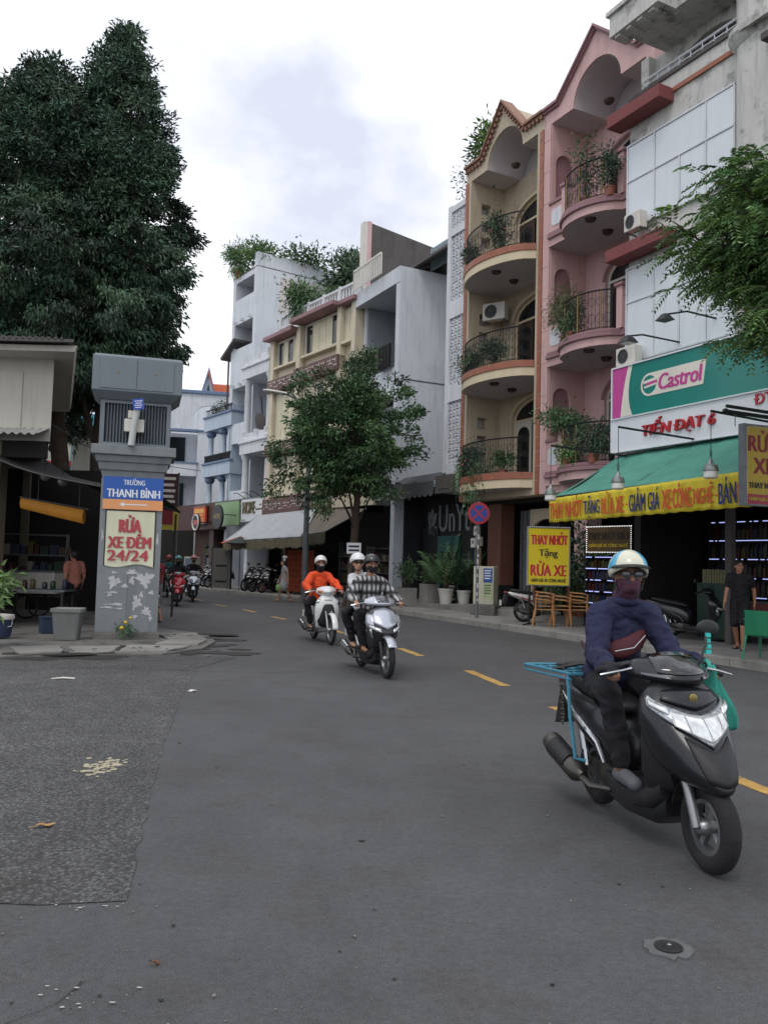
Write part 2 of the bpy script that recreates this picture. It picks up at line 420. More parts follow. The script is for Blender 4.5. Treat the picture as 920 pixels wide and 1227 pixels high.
for k in range(60):
    f = k / 59; pts.append((1.8 - 2.9 * f, 2.93 - .12 * f + rr.uniform(-.012, .012) + .03 * sin(9 * f)))
sheet('road_patch', pts, 0.004, M_OLD)
# lane dashes, parts of the road
dash_c = [((2.95, 5.6), (2.62, 6.95)), ((1.66, 11.05), (1.32, 12.55)), ((.70, 14.35), (.36, 15.55)), ((-.82, 18.5), (-1.28, 19.6)), ((-2.55, 22.3), (-3.05, 23.3)), ((-3.75, 25.0), (-4.3, 26.1)), ((-5.15, 27.7), (-5.75, 28.8)), ((-6.65, 31.1), (-7.4, 32.3)), ((2.62, 8.3), (2.3, 9.6)) ]
dash_c[8] = ((2.2, 8.55), (1.98, 9.5))
for a, b2 in dash_c:
    a, b2 = Vector(a), Vector(b2); d = (b2 - a).normalized(); n = Vector((-d.y, d.x)) * 0.075
    m = M(); K = 9
    L1 = [a + (b2 - a) * (k / K) + n * (1 + rr.uniform(-.12, .08)) for k in range(K + 1)]; L2 = [a + (b2 - a) * (k / K) - n * (1 + rr.uniform(-.12, .08)) for k in range(K + 1)]
    m.add([(p.x, p.y, 0.004) for p in L1 + L2[::-1]], [tuple(range(2 * K + 2))])
    o = obj('lane_dash', m, M_YEL, road)
    if o.data.polygons[0].normal.z < 0: o.data.flip_normals()

# right pavement with its kerb stones
kerb = [(11.2, 3.0), (6.3, 13.1), (3.44, 19.83), (.38, 26.33), (-2.5, 31.4), (-6.6, 37.6), (-11.5, 43.2), (-20, 50)]
back = [(-14, 70), (34, 70), (34, 3.0)]
rp_ = M(); rp_.prism([(p[0], p[1]) for p in kerb] + [(-20, 70)] + [(34, 70), (34, 3.0)], -0.02, 0.145, 'xy')
pave = obj('pavement', rp_, M_PAVE); pave['kind'] = 'structure'
for i in range(len(kerb) - 1):
    a, b2 = Vector(kerb[i]), Vector(kerb[i + 1]); L_ = (b2 - a).length; n = max(1, int(L_ / 1.0)); d = (b2 - a) / L_; nn = Vector((d.y, -d.x))
    if nn.x * 0.89 + nn.y * .45 < 0: nn = -nn
    for k in range(n):
        p, q = a + d * (L_ * k / n + .006), a + d * (L_ * (k + 1) / n - .006)
        h = 0.15 + RND.uniform(-.004, .006); o_ = -0.03 + RND.uniform(-.006, .006)
        m = M(); m.prism([tuple(p + nn * o_), tuple(q + nn * o_), tuple(q + nn * .16), tuple(p + nn * .16)], -0.01, h, 'xy')
        obj('kerb_stone', m, M_KERB, pave, bevel=0.015)
# left pavement: cracked concrete slabs at the corner
lp = M(); lp.prism([(-60, 12.1), (-5.63, 12.5), (-4.82, 12.98), (-4.36, 13.2), (-3.5, 13.45), (-3.05, 14.4), (-3.1, 15.7), (-3.6, 17.2), (-5.6, 18.8), (-8.6, 23.5), (-12.5, 29.5), (-17, 36), (-25, 45), (-60, 60)], -0.02, 0.03, 'xy')
lpave = obj('pavement', lp, M_BROKEN); lpave['kind'] = 'structure'
slabs = [[(-5.5, 12.75), (-4.95, 13.1), (-5.3, 13.9), (-6.0, 13.5)], [(-4.9, 13.15), (-4.3, 13.4), (-4.45, 14.3), (-5.2, 14.0)], [(-4.2, 13.4), (-3.5, 13.65), (-3.3, 14.6), (-4.35, 14.4)], [(-3.95, 14.6), (-3.2, 14.75), (-3.25, 15.5), (-3.9, 15.4)],
         [(-6.9, 12.75), (-6.0, 12.75), (-6.2, 13.6), (-7.2, 13.6)], [(-4.0, 15.7), (-3.3, 15.8), (-3.75, 17.0), (-4.5, 16.6)], [(-8.2, 12.7), (-7.1, 12.75), (-7.4, 13.8), (-8.4, 13.8)]]
for i, sl in enumerate(slabs):
    m = M(); cx = sum(p[0] for p in sl) / 4; cy = sum(p[1] for p in sl) / 4
    poly = []
    for k in range(4):
        p, q = sl[k], sl[(k + 1) % 4]
        for t in (0, .33, .66): poly.append((p[0] + (q[0] - p[0]) * t + rr.uniform(-.03, .03), p[1] + (q[1] - p[1]) * t + rr.uniform(-.03, .03)))
    m.prism(poly, -0.01, 0.045 + rr.uniform(0, .03), 'xy')
    obj('paving_slab', m, M_PAVE, lpave, bevel=0.012)

dirt = M()
for k in range(46):
    t_ = k / 45; x, y = (-5.8 + 2.7 * t_ + rr.uniform(-.3, .3), 12.6 + .75 * t_ + rr.uniform(-.35, .3)) if k < 30 else (rr.uniform(-4.3, -2.3), rr.uniform(13.6, 17.2)); r = rr.uniform(.08, .34)
    n = 14; zz_ = (.0052 if y < 13 + .3 * (x + 5) or x > -3.2 else .0322) + .0001 * k
    dirt.add([(x + r * 1.5 * cos(2 * pi * i / n) * rr.uniform(.6, 1.2), y + r * .8 * sin(2 * pi * i / n) * rr.uniform(.6, 1.2), zz_) for i in range(n)], [tuple(range(n))])
tag(obj('dirt', dirt, mat('damp dark dirt', '2c2a27', .75, .3, 3), recalc=False), 'damp dark dirt along the broken pavement edge', 'dirt', kind='stuff')
crk = M()
for (x, y, dx, dy, n) in ((-2.6, 12.2, -.35, .12, 9), (-1.0, 3.2, -.05, -.08, 6), (-5.2, 11.6, .4, .02, 11)):
    for k in range(n):
        x2, y2 = x + dx * rr.uniform(.5, 1.3) + rr.uniform(-.03, .03), y + dy * rr.uniform(.5, 1.3) + rr.uniform(-.03, .03); w = rr.uniform(.001, .0034) * max(1, y / 6); l = sqrt((x2 - x) ** 2 + (y2 - y) ** 2); nx_, ny_ = -(y2 - y) / l * w, (x2 - x) / l * w
        crk.add([(x - nx_, y - ny_, .0057), (x2 - nx_, y2 - ny_, .0057), (x2 + nx_, y2 + ny_, .0057), (x + nx_, y + ny_, .0057)], [(0, 1, 2, 3)]); x, y = x2, y2
tag(obj('road_cracks', crk, mat('crack filler', '242424', .9, .2), recalc=False), 'thin dark cracks in the asphalt at the lower left', 'cracks', kind='stuff')
# ------------------------------------------------------------------ leaves
def leaf_mesh(name, P, D, S, L, W, T, material, parent=None, fold=0.25, kind=None, off=None):
    """P bases, D directions, S side vectors, L lengths, W widths, T tint colours (n,3): one folded four-sided leaf each"""
    n = len(P); P = np.asarray(P, float); D = np.asarray(D, float); S = np.asarray(S, float)
    D /= np.linalg.norm(D, axis=1, keepdims=True) + 1e-9
    S = S - D * (S * D).sum(1, keepdims=True); S /= np.linalg.norm(S, axis=1, keepdims=True) + 1e-9
    Nn = np.cross(D, S); L = np.broadcast_to(L, (n,))[:, None]; W = np.broadcast_to(W, (n,))[:, None]
    V = np.empty((n, 4, 3))
    V[:, 0] = P; V[:, 2] = P + D * L - Nn * L * 0.08
    V[:, 1] = P + D * L * 0.45 + S * W * 0.5 + Nn * W * fold; V[:, 3] = P + D * L * 0.45 - S * W * 0.5 + Nn * W * fold
    me = bpy.data.meshes.new(name)
    idx = np.arange(n * 4).reshape(n, 4)
    F = np.concatenate([idx[:, [0, 1, 2]], idx[:, [0, 2, 3]]], 1).reshape(-1, 3)
    if off is not None: V = V - np.array(off)
    me.from_pydata(V.reshape(-1, 3).tolist(), [], F.tolist())
    ca = me.attributes.new('tint', 'FLOAT_COLOR', 'FACE')
    t4 = np.ones((n, 2, 4)); t4[:, :, :3] = np.asarray(T)[:, None, :]
    ca.data.foreach_set('color', t4.reshape(-1))
    me.materials.append(material)
    o = bpy.data.objects.new(name, me); link(o, parent)
    if kind: o['kind'] = kind
    return o
def rand_dirs(n, rs):
    a = rs.normal(size=(n, 3)); return a / np.linalg.norm(a, axis=1, keepdims=True)
def tints(n, rs, lo=0.6, hi=1.5, warm=0.15):
    b = rs.uniform(lo, hi, n); w = rs.uniform(-warm, warm, n)
    return np.stack([b * (1 + w), b, b * (1 - w * 1.2)], 1)
def shrub_leaves(name, c, r, n, L, W, rs, material, parent=None, droop=0.3, clumps=10, kind=None):
    """small bush: leaves gathered in clumps over an uneven ellipsoid"""
    cc = rand_dirs(clumps, rs) * rs.uniform(0.25, 0.9, (clumps, 1)) * np.array(r)
    k = rs.randint(0, clumps, n)
    P = np.array(c) + cc[k] + rs.normal(size=(n, 3)) * np.array(r) * 0.27
    D = (P - np.array(c)) / np.array(r) + rs.normal(size=(n, 3)) * 0.7; D[:, 2] -= droop
    ct = tints(clumps, rs, 0.65, 1.5); T = ct[k] * rs.uniform(0.75, 1.25, (n, 1))
    return leaf_mesh(name, P, D, rand_dirs(n, rs), L * rs.uniform(.6, 1.2, n), W * rs.uniform(.7, 1.2, n), T, material, parent, kind=kind)
PLANT_SEED = [100]
def potted_plant(loc, label, h=0.6, r=0.3, pot=(0.14, 0.22), potmat=None, style='bush', leafmat=None, n=300, leaf=(0.09, 0.035), group=None, flowers=0, hang=0.0, name='potted_plant'):
    PLANT_SEED[0] += 1; rs = np.random.RandomState(PLANT_SEED[0])
    t = thing(name, label, 'plant', loc, rs.uniform(0, 6), group)
    pr, ph = pot; leafmat = leafmat or M_GRN2
    m = M(); m.lathe([(pr * .72, 0), (pr * .95, ph * .85), (pr * 1.05, ph * .86), (pr * 1.05, ph), (pr * .9, ph), (pr * .88, ph * .9)], 14); obj('pot', m, potmat or M_TERRA, t, smooth=True)
    m = M(); m.lathe([(pr * .89, ph * .86), (0.01, ph * .92)], 12); obj('soil', m, M_SOIL, t)
    m = M()
    if style == 'bush':
        for k in range(6):
            a = rs.uniform(0, 6.28); q = rs.uniform(.2, .8) * r
            m.tube([(0, 0, ph * .85), (q * .4 * cos(a), q * .4 * sin(a), ph + h * .35), (q * cos(a), q * sin(a), ph + h * .75)], [.008, .006, .003], 5)
        obj('stem', m, M_BARK, t)
        shrub_leaves('foliage', (0, 0, ph + h * .55 - hang * .3), (r, r, h * .5 + hang * .4), int(n * 1.9), leaf[0] * 1.2, leaf[1] * 1.35, rs, leafmat, t, droop=.2 + hang)
        if flowers:
            m = M()
            for k in range(flowers):
                d = rand_dirs(1, rs)[0]; m.ell((d[0] * r * .95, d[1] * r * .95, ph + h * .55 + d[2] * h * .5), (.028, .028, .022), 7, 4)
            obj('flower', m, M_PFLOWER, t)
    elif style == 'palm':
        P, D, S, L, W = [], [], [], [], []
        for k in range(13):
            a = rs.uniform(0, 6.28); tilt = rs.uniform(.25, 1.0); ln = h * rs.uniform(.8, 1.15)
            pts = []
            for j in range(9):
                f = j / 8; pts.append((cos(a) * ln * tilt * .75 * f, sin(a) * ln * tilt * .75 * f, ph * .9 + ln * (f * 1.05 - f * f * .55 * tilt)))
            m.tube(pts, [.007 - .0005 * j for j in range(9)], 5)
            for j in range(2, 9):
                for sgn in (-1, 1):
                    for q in (0, .5):
                        i0 = max(j - 1, 0); p = np.array(pts[i0]) * (1 - q) + np.array(pts[j]) * q; dd = np.array(pts[j]) - np.array(pts[i0]); dd /= np.linalg.norm(dd) + 1e-9
                        sd = np.cross(dd, (0, 0, 1)); sd /= np.linalg.norm(sd) + 1e-9
                        P.append(p); D.append(dd * .75 + sd * sgn * .8 + np.array((0, 0, -.25))); S.append(np.cross(D[-1], (0, 0, 1))); L.append(h * .3 * (1.15 - j / 11)); W.append(h * .035)
        obj('stem', m, M_GRN2, t)
        leaf_mesh('foliage', P, D, S, np.array(L), np.array(W), tints(len(P), rs), leafmat, t)
    return t
def ac_unit(loc, rz, label):
    t = thing('air_conditioner', label, 'air conditioner', loc, rz, 'air conditioner units on the house fronts')
    m = M(); m.box(-.4, .4, -.14, .14, 0, .56); obj('casing', m, M_WPLAS, t, bevel=.02)
    m = M(); m.torus((-.1, -.145, .28), .215, .012, 'y', 24, 6)
    for k in range(1, 5): m.torus((-.1, -.147, .28), .045 * k, .004, 'y', 20, 5)
    for k in range(8): m.tube([(-.1, -.147, .28), (-.1 + .21 * cos(k * pi / 4), -.147, .28 + .21 * sin(k * pi / 4))], .004, 4)
    obj('fan_grille', m, M_GALV, t)
    m = M(); m.lathe([(.205, -.1415), (.2, -.143)], 24, (-.1, 0, .28), 'y'); obj('fan_opening', m, M_BLACK, t)
    m = M(); 
    for s_ in (-1, 1):
        m = M(); m.box(s_ * .34 - .02, s_ * .34 + .02, -.14, .3, -.04, 0); m.box(s_ * .34 - .02, s_ * .34 + .02, .26, .3, -.3, -.04); obj('bracket', m, M_GALV, t)
    return t

# ------------------------------------------------------------------ the two balcony houses
def arc(cx, cz, r, a0, a1, n=14, rz_=None):
    rz_ = rz_ or r
    return [(cx + r * cos(a0 + (a1 - a0) * k / n), cz + rz_ * sin(a0 + (a1 - a0) * k / n)) for k in range(n + 1)]
def bow(u0, u1, d, n=18):
    uc, hw = (u0 + u1) / 2, (u1 - u0) / 2
    return [(u0 + (u1 - u0) * k / n, -d * max(0, 1 - ((u0 + (u1 - u0) * k / n - uc) / hw) ** 2) ** 0.62) for k in range(n + 1)]
def offset_curve(c, d):
    out = []
    for i, p in enumerate(c):
        a, b2 = c[max(i - 1, 0)], c[min(i + 1, len(c) - 1)]; tx, ty = b2[0] - a[0], b2[1] - a[1]; l = sqrt(tx * tx + ty * ty)
        out.append((p[0] + ty / l * d, p[1] - tx / l * d))
    return out
def band(c, d_in, d_out, z0, z1):
    m = M(); A_, B_ = offset_curve(c, d_in), offset_curve(c, d_out)
    m.loft([[(a[0], a[1], z0), (b2[0], b2[1], z0), (b2[0], b2[1], z1), (a[0], a[1], z1)] for a, b2 in zip(A_, B_)]); return m
def railing(parent, c, z0, z1, gold_every=0, curls=True):
    """bowed wrought iron balustrade along curve c"""
    m = M(); m.tube([(p[0], p[1], z1) for p in c], .022, 8); obj('handrail', m, M_IRON, parent, smooth=True); m = M(); m.tube([(p[0], p[1], z0 + .06) for p in c], .012, 6); obj('bottom_rail', m, M_IRON, parent)
    L_ = [0]
    for a, b2 in zip(c, c[1:]): L_.append(L_[-1] + sqrt((a[0] - b2[0]) ** 2 + (a[1] - b2[1]) ** 2))
    def at(s):
        for i in range(len(c) - 1):
            if s <= L_[i + 1] + 1e-9:
                f = (s - L_[i]) / (L_[i + 1] - L_[i]); return Vector((c[i][0] + (c[i + 1][0] - c[i][0]) * f, c[i][1] + (c[i + 1][1] - c[i][1]) * f, 0))
        return Vector((c[-1][0], c[-1][1], 0))
    m = M(); n = int(L_[-1] / .1)
    for k in range(n + 1):
        p = at(L_[-1] * k / n); m.tube([(p.x, p.y, z0), (p.x, p.y, z1)], .0085, 4, False)
    if curls:
        K = int(L_[-1] / .2)
        for k in range(K):
            s0 = L_[-1] * (k + .5) / K
            for zc, r in ((z0 + (z1 - z0) * .3, .085), (z0 + (z1 - z0) * .72, .075)):
                pts = []
                for j in range(13):
                    a = 2 * pi * j / 12 * 1.0; p = at(min(max(s0 + r * cos(a), 0), L_[-1])); pts.append((p.x, p.y - .004, zc + r * 1.5 * sin(a)))
                m.tube(pts, .007, 4, False)
    obj('baluster_row', m, M_IRON, parent, kind='stuff')
    if gold_every:
        for k in range(gold_every):
            p = at(L_[-1] * (k + .6) / gold_every); m = M(); m.tube([(p.x, p.y, z0), (p.x, p.y, z1)], .018, 6); obj('gilded_post', m, M_GOLD, parent)
def door_set(parent, u0, u1, zf, zs, zt, v, frame, leafmat, open_leaf=False):
    """arched double door: frame, fanlight and leaves set back in the opening"""
    uc, r = (u0 + u1) / 2, (u1 - u0) / 2
    d = M(); fw_ = .07
    d.box(u0, u0 + fw_, v, v + .08, zf, zs); d.box(u1 - fw_, u1, v, v + .08, zf, zs); d.box(u0 + fw_, u1 - fw_, v, v + .08, zs - .08, zs - .01)
    a1 = arc(uc, zs, r, pi, 0, 16, zt - zs); a2 = arc(uc, zs, r - .07, 0, pi, 16, zt - zs - .07); d.prism(a1 + a2, v, v + .08)
    fr = obj('door_frame', d, frame, parent)
    m = M(); m.prism(arc(uc, zs, r - .07, pi, 0, 14, zt - zs - .07) , v + .035, v + .045); obj('fanlight', m, M_DARKG, parent)
    n = 3; w = (u1 - u0 - 2 * fw_) / n
    for k in range(n):
        a, b2 = u0 + fw_ + k * w, u0 + fw_ + (k + 1) * w
        if open_leaf and k == 1: continue
        m = M(); m.box(a + .005, b2 - .005, v + .02, v + .06, zf, zs - .085); lf = obj('door_leaf', m, leafmat, parent)
        m = M(); pz = [(a + .1, zf + .35), (b2 - .1, zf + .35), (b2 - .1, zs - .5)] + arc((a + b2) / 2, zs - .5, (b2 - a) / 2 - .1, 0, pi, 8, .25)[1:-1] + [(a + .1, zs - .5)]
        m.prism(pz, v + .012, v + .0195); obj('door_pane', m, M_DARKG, lf)
def balcony_house(label, u0, u1, floors, wall, trim, peak, kinkz, archr, archc, pink, kw=1.5):
    uc = (u0 + u1) / 2
    t = house('town_house', label, 'house', FA, uc, 0, 'narrow houses on the right of the street')
    zt = floors[-1]; W_ = .3; D_ = 1.3
    jt = M_JOINT
    # side walls; the left one carries the niches or the square openings
    m = M(); m.box(u1 - W_, u1, 0.02, 12, 3.6, zt)
    if pink: m.box(u0, u0 + W_ - .1, 0.02, 12, 3.6, zt)
    else:
        m.box(u0, u0 + W_, 0.02, .4, 3.6, zt); m.box(u0, u0 + W_, .78, 12, 3.6, zt); zz = 3.6
        hs = sorted((f - a, f - b2) for f in floors[1:] for a, b2 in ((1.04, .67), (1.6, 1.26), (2.15, 1.79)))
        for a, b2 in hs:
            m.box(u0 + .002, u0 + W_ - .002, .4, .78, zz, a); zz = b2
        m.box(u0 + .002, u0 + W_ - .002, .4, .78, zz, zt)
    m.box(u0 + W_, u1 - W_, 11.8, 12, 3.6, zt)
    obj('wall', m, wall, t)
    # front pilasters in blocks with pale joints
    for side, (a, b2) in enumerate(((u0, u0 + W_ - .02), (u1 - W_ + .02, u1))):
        if pink:
            z = 3.62; k = 0
            while z < zt - .05:
                z1 = min(z + .92, zt - .01); m = M(); m.box(a, b2, -.03, .02, z, z1 - .018); obj('pilaster_block', m, wall, t); z = z1
            m = M(); m.box(a + .004, b2 - .004, -.018, .02, 3.62, zt - .01); obj('joint_mortar', m, jt, t)
    if not pink:
        for a in (u0, u1 - .17):
            m = M(); m.box(a + .004, a + .166, -.032, .02, 3.62, zt - .01); obj('joint_mortar', m, jt, t)
            z = 3.62
            while z < zt - .1:
                z1 = min(z + .41, zt - .01); m = M(); m.box(a, a + .17, -.045, .02, z, z1 - .02); obj('tile', m, M_TERRA, t); z = z1
        m = M(); m.box(u0 + .17, u0 + W_, -.02, .02, 3.62, zt); m.box(u1 - W_, u1 - .17, -.02, .02, 3.62, zt); obj('pilaster', m, wall, t)
    for i in range(3):
        zf, zc = floors[i], floors[i + 1]; fl = zf + .3
        # back wall with arched doorway
        d0, d1 = (uc - 1.0, uc + 1.35) if pink else (uc - 1.1, uc + 1.45)
        zs, za = fl + 2.15, fl + 2.78
        if i == 2: zs, za = fl + 2.0, fl + 2.6
        poly = [(u0 + W_, fl), (d0, fl)] + arc((d0 + d1) / 2, zs, (d1 - d0) / 2, pi, 0, 16, za - zs) + [(d1, fl), (u1 - W_, fl), (u1 - W_, zc), (u0 + W_, zc)]
        m = M(); m.prism(poly, D_, D_ + .2); obj('back_wall', m, wall, t)
        m = M(); m.prism(arc((d0 + d1) / 2, zs, (d1 - d0) / 2 + .09, pi, 0, 16, za - zs + .09) + arc((d0 + d1) / 2, zs, (d1 - d0) / 2, 0, pi, 16, za - zs), D_ - .04, D_ - .002); obj('arch_trim', m, trim if pink else M_CREAM, t)
        door_set(t, d0, d1, fl, zs, za, D_ + .1, M_WPLAS if pink else M_CREAM, M_WOOD if pink else (M_WPLAS if i == 0 else M_WOOD), open_leaf=(not pink))
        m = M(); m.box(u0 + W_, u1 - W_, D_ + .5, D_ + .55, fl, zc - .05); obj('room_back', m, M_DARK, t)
        # floor slab, bowed edge
        b0, b1 = (u0 + 1.02, u1 - 1.02) if pink else (u0 + W_ + .02, u1 - W_ - .02)
        dep = .64 if pink else .8
        c = bow(b0, b1, dep)
        m = M()
        if pink: m.prism([(u0 + W_ - .1, 11), (u0 + W_ - .1, -.02)] + c + [(u1 - W_, -.02), (u1 - W_, 11)], zf, zf + .29, 'xy')
        else: m.prism([(u0 + W_, 11), (u0 + W_, -.02)] + c + [(u1 - W_, -.02), (u1 - W_, 11)], zf, zf + .29, 'xy')
        obj('balcony_slab', m, M_SOFF, t)
        if pink:
            full = [(u0 + W_ - .02, -.03)] + [(b0 - .02, -.03)] + c[1:-1] + [(b1 + .02, -.03), (u1 - W_ + .02, -.03)]
            o_ = offset_curve(full, 0)
            obj('slab_edge', band(full, -.04, .02, zf - .003, zf + .2), wall, t)
            obj('slab_moulding', band(full, -.06, .09, zf + .2, zf + .3), trim, t, bevel=.02)
            obj('slab_moulding', band(full, -.06, .05, zf + .305, zf + .4), trim, t, bevel=.02)
            for a, b2 in ((u0 + W_ - .02, b0 - .1), (b1 + .1, u1 - W_ + .02)):
                m = M(); m.box(a, b2, -.02, .1, zf + .4, zf + 1.2); obj('parapet', m, wall, t)
                m = M(); m.box(a - .02, b2 + .02, -.07, .14, zf + 1.2, zf + 1.3); obj('parapet_sill', m, trim, t, bevel=.02)
                w2 = (b2 - a) / 2; cu_ = (a + b2) / 2; cz = zf + .8; hx, hz, ct = w2 * .72, .24, .08
                m = M(); m.prism([(cu_ - hx + ct, cz - hz), (cu_ + hx - ct, cz - hz), (cu_ + hx, cz - hz + ct), (cu_ + hx, cz + hz - ct), (cu_ + hx - ct, cz + hz), (cu_ - hx + ct, cz + hz), (cu_ - hx, cz + hz - ct), (cu_ - hx, cz - hz + ct)], -.035, -.0195); obj('octagon_panel', m, M_WHITE, t)
            for a in (b0 - .1, b1 - .1):
                m = M(); m.box(a, a + .2, -.13, .09, zf + .4, zf + 1.45); obj('pedestal', m, wall, t)
                m = M(); m.box(a - .05, a + .25, -.18, .13, zf + 1.45, zf + 1.55); obj('pedestal_cap', m, trim, t, bevel=.025)
            railing(t, offset_curve(c, -.06)[1:-1], zf + .4, zf + 1.42, gold_every=3)
        else:
            obj('slab_edge', band(c, -.05, .02, zf - .003, zf + .24), M_CREAM, t)
            obj('slab_band', band(c, -.07, .05, zf + .24, zf + .44), M_TERRA, t, bevel=.01)
            railing(t, offset_curve(c, -.05)[1:-1], zf + .44, zf + 1.45)
        # inner side wall niche
        if pink:
            x = u0 + W_ - .1; sill = zf + 1.4 + .0; v0, v1 = .16, .8
            top = zc - 1.15 if i == 2 else zc - .85
            m = M(); m.prism([(.02, fl), (v0, fl), (v0, top)] + arc((v0 + v1) / 2, top, (v1 - v0) / 2, pi, 0, 10)[1:-1] + [(v1, top), (v1, fl), (D_, fl), (D_, zc), (.02, zc)], x, x + .1, 'yz'); obj('inner_wall', m, wall, t)
            m = M(); m.box(x + .0, x + .097, v0, v1, fl, sill); obj('niche_base', m, wall, t)
            m = M(); m.box(x - .01, x + .012, v0 - .05, v1 + .05, sill, zc - .4); obj('niche_back', m, trim, t)
        m = M(); m.lathe([(.13, zc - .06), (.15, zc - .001)], 14, (uc - .1, .55, 0)); m.lathe([(.1, zc - .1), (.12, zc - .06)], 14, (uc - .1, .55, 0)); obj('ceiling_lamp', m, M_WOOD, t, smooth=True)
        if i < 2 :
            m = M(); m.lathe([(.13, zc - .06), (.15, zc - .001)], 14, (uc + .25, -.35, 0)); obj('ceiling_lamp', m, M_WOOD, t, smooth=True)
    # pediment with the vaulted recess
    z0 = zt
    m = M(); out = [(u0, z0), (archc - archr, z0)] + arc(archc, z0, archr, pi, 0, 20)[1:-1] + [(archc + archr, z0), (u1, z0), (u1, kinkz), (uc + kw, kinkz), (uc, peak - .12), (uc - kw, kinkz), (u0, kinkz)]
    m.prism(out, 0, D_ + .3); obj('pediment', m, wall, t)
    
    for a, b2 in ((u0 + W_, archc - archr), (archc + archr, u1 - W_)):
        m = M(); m.box(a, b2, .05, D_, z0 - .014, z0 - .003); obj('soffit', m, M_SOFF, t)
    m = M(); m.prism(arc(archc, z0, archr - .004, 0, pi, 20) + arc(archc, z0, archr - .016, pi, 0, 20), .06, D_ + .14); obj('vault_lining', m, M_SOFF, t, smooth=True)
    m = M(); m.box(archc - archr - .02, archc + archr + .02, D_ + .15, D_ + .2, z0 + .02, z0 + archr + .05); obj('vault_back', m, M_SOFF, t)
    m = M(); m.box(u0, u1, D_ + .3, 12, z0 - .0, z0 + .14); obj('roof_slab', m, M_GREYC, t)
    top = [(u0, kinkz), (uc - kw, kinkz), (uc, peak - .12), (uc + kw, kinkz), (u1, kinkz)]
    m = M()
    for k, (a, b2, v0) in enumerate(((0.0, .06, -.08), (.062, .14, -.15))):
        m.prism([(p[0], p[1] + a) for p in top] + [(p[0], p[1] + b2) for p in top[::-1]], v0, .3)
    obj('eave_moulding', m, trim, t)
    if not pink:
        m = M()
        for (a, b2) in zip(top, top[1:]):
            L_ = sqrt((a[0] - b2[0]) ** 2 + (a[1] - b2[1]) ** 2); n = int(L_ / .17); an = atan2(b2[1] - a[1], b2[0] - a[0])
            for k in range(n):
                f = (k + .5) / n; m.cbox((a[0] + (b2[0] - a[0]) * f + .05 * sin(an), -.055, a[1] + (b2[1] - a[1]) * f - .05), (.08, .1, .1), Matrix.Rotation(-an, 3, 'Y'))
        obj('dentil_row', m, trim, t, kind='stuff')
    # ground floor: dark recessed front
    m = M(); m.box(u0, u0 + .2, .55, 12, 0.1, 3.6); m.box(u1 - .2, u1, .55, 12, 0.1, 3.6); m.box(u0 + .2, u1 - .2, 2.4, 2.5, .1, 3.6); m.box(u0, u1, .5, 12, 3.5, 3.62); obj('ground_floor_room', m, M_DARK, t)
    m = M(); m.box(u0, u1, .02, 12, 3.62, 3.828); obj('ground_floor_beam', m, wall, t)
    m = M(); m.box(u0 + .01, u1 - .01, -.35, 2.4, 0.1, .34); obj('entrance_step', m, M_PAVE, t, bevel=.01)
    return t
H_pink = balcony_house('pink four storey house with bowed iron balconies and a pointed gable', -.12, 4.1, [3.83, 7.16, 10.59, 14.2], M_PINK, M_PINKD, 16.05, 14.58, .92, 2.0, True, 1.5)
H_beige = balcony_house('beige four storey house with terracotta edging and curved balconies, beside the pink one', -4.25, -.14, [3.83, 7.06, 10.48, 14.2], M_BEIGE, mat('brown eave tile', '8f6c5a', .8, .15, 5), 16.05, 14.6, .93, -2.13, False, 1.15)
# ground floor columns and shutters
M_COL = mat('red brown column tile', '6b463a', .6, .1)
M_BLKT = mat('black base tile', '202224', .3, .1)
m = M(); m.box(-3.3, -2.6, .45, .95, .34, 3.5); obj('column', m, M_COL, H_beige)
m = M(); m.box(-3.33, -2.57, .42, .98, .342, 1.0); obj('column_base', m, M_BLKT, H_beige)
for k in range(5):
    m = M(); m.box(-2.35 + k * .11, -2.35 + k * .11 + .1, 1.0 + (k % 2) * .03, 1.05 + (k % 2) * .03, .36, 3.3); obj('shutter_slat', m, M_GALV, H_beige)
m = M(); m.box(-1.6, -1.5, .8, .9, .34, 3.3); m.prism([(-1.5, 2.6)] + arc(-.85, 2.6, .65, pi, 0, 10, .4) + [(-.2, 2.6), (-.2, 3.3), (-1.5, 3.3)], .8, .9); m.box(-.24, -.15, .8, .9, .34, 2.6); obj('entrance_arch', m, M_BEIGE, H_beige)
m = M(); m.box(-1.48, -.26, 1.2, 1.25, .34, 2.5); obj('entrance_door', m, M_WOOD, H_beige)
m = M(); m.box(1.0, 1.5, .3, .8, .34, 3.5); obj('column', m, M_PINK, H_pink)
m = M(); m.box(.2, 1.0, 1.2, 1.25, .34, 3.2); obj('entrance_door', m, M_WOOD, H_pink)
ac_unit(FA.w(-3.55, .75, 9.55), FA.a + .5, 'white air conditioner on the inner wall of the beige house above the middle balcony')
# ------------------------------------------------------------------ plants on the balconies
def bp(u, v, z, label, **k): return potted_plant(FA.w(u, v, z), label, group=k.pop('group', 'potted plants on the balconies'), **k)
bp(-3.5, -.25, 10.8, 'red flowering bush at the left end of the top beige balcony', h=.75, r=.4, flowers=9, n=420, leafmat=M_GRN1)
bp(-1.5, -.5, 10.8, 'tall dark bush in the middle of the top beige balcony', h=1.2, r=.38, n=460, leafmat=M_GRN1, flowers=4)
bp(-3.5, -.25, 7.4, 'drooping bush at the left end of the middle beige balcony', h=.7, r=.42, n=420, hang=.6, leafmat=M_GRN2)
bp(-2.9, -.45, 7.4, 'low leafy plant second from the left on the middle beige balcony', h=.55, r=.33, n=320, leafmat=M_GRN2)
bp(-1.8, -.45, 7.4, 'round dark bush in the middle of the middle beige balcony', h=.7, r=.42, n=480, leafmat=M_GRN1)
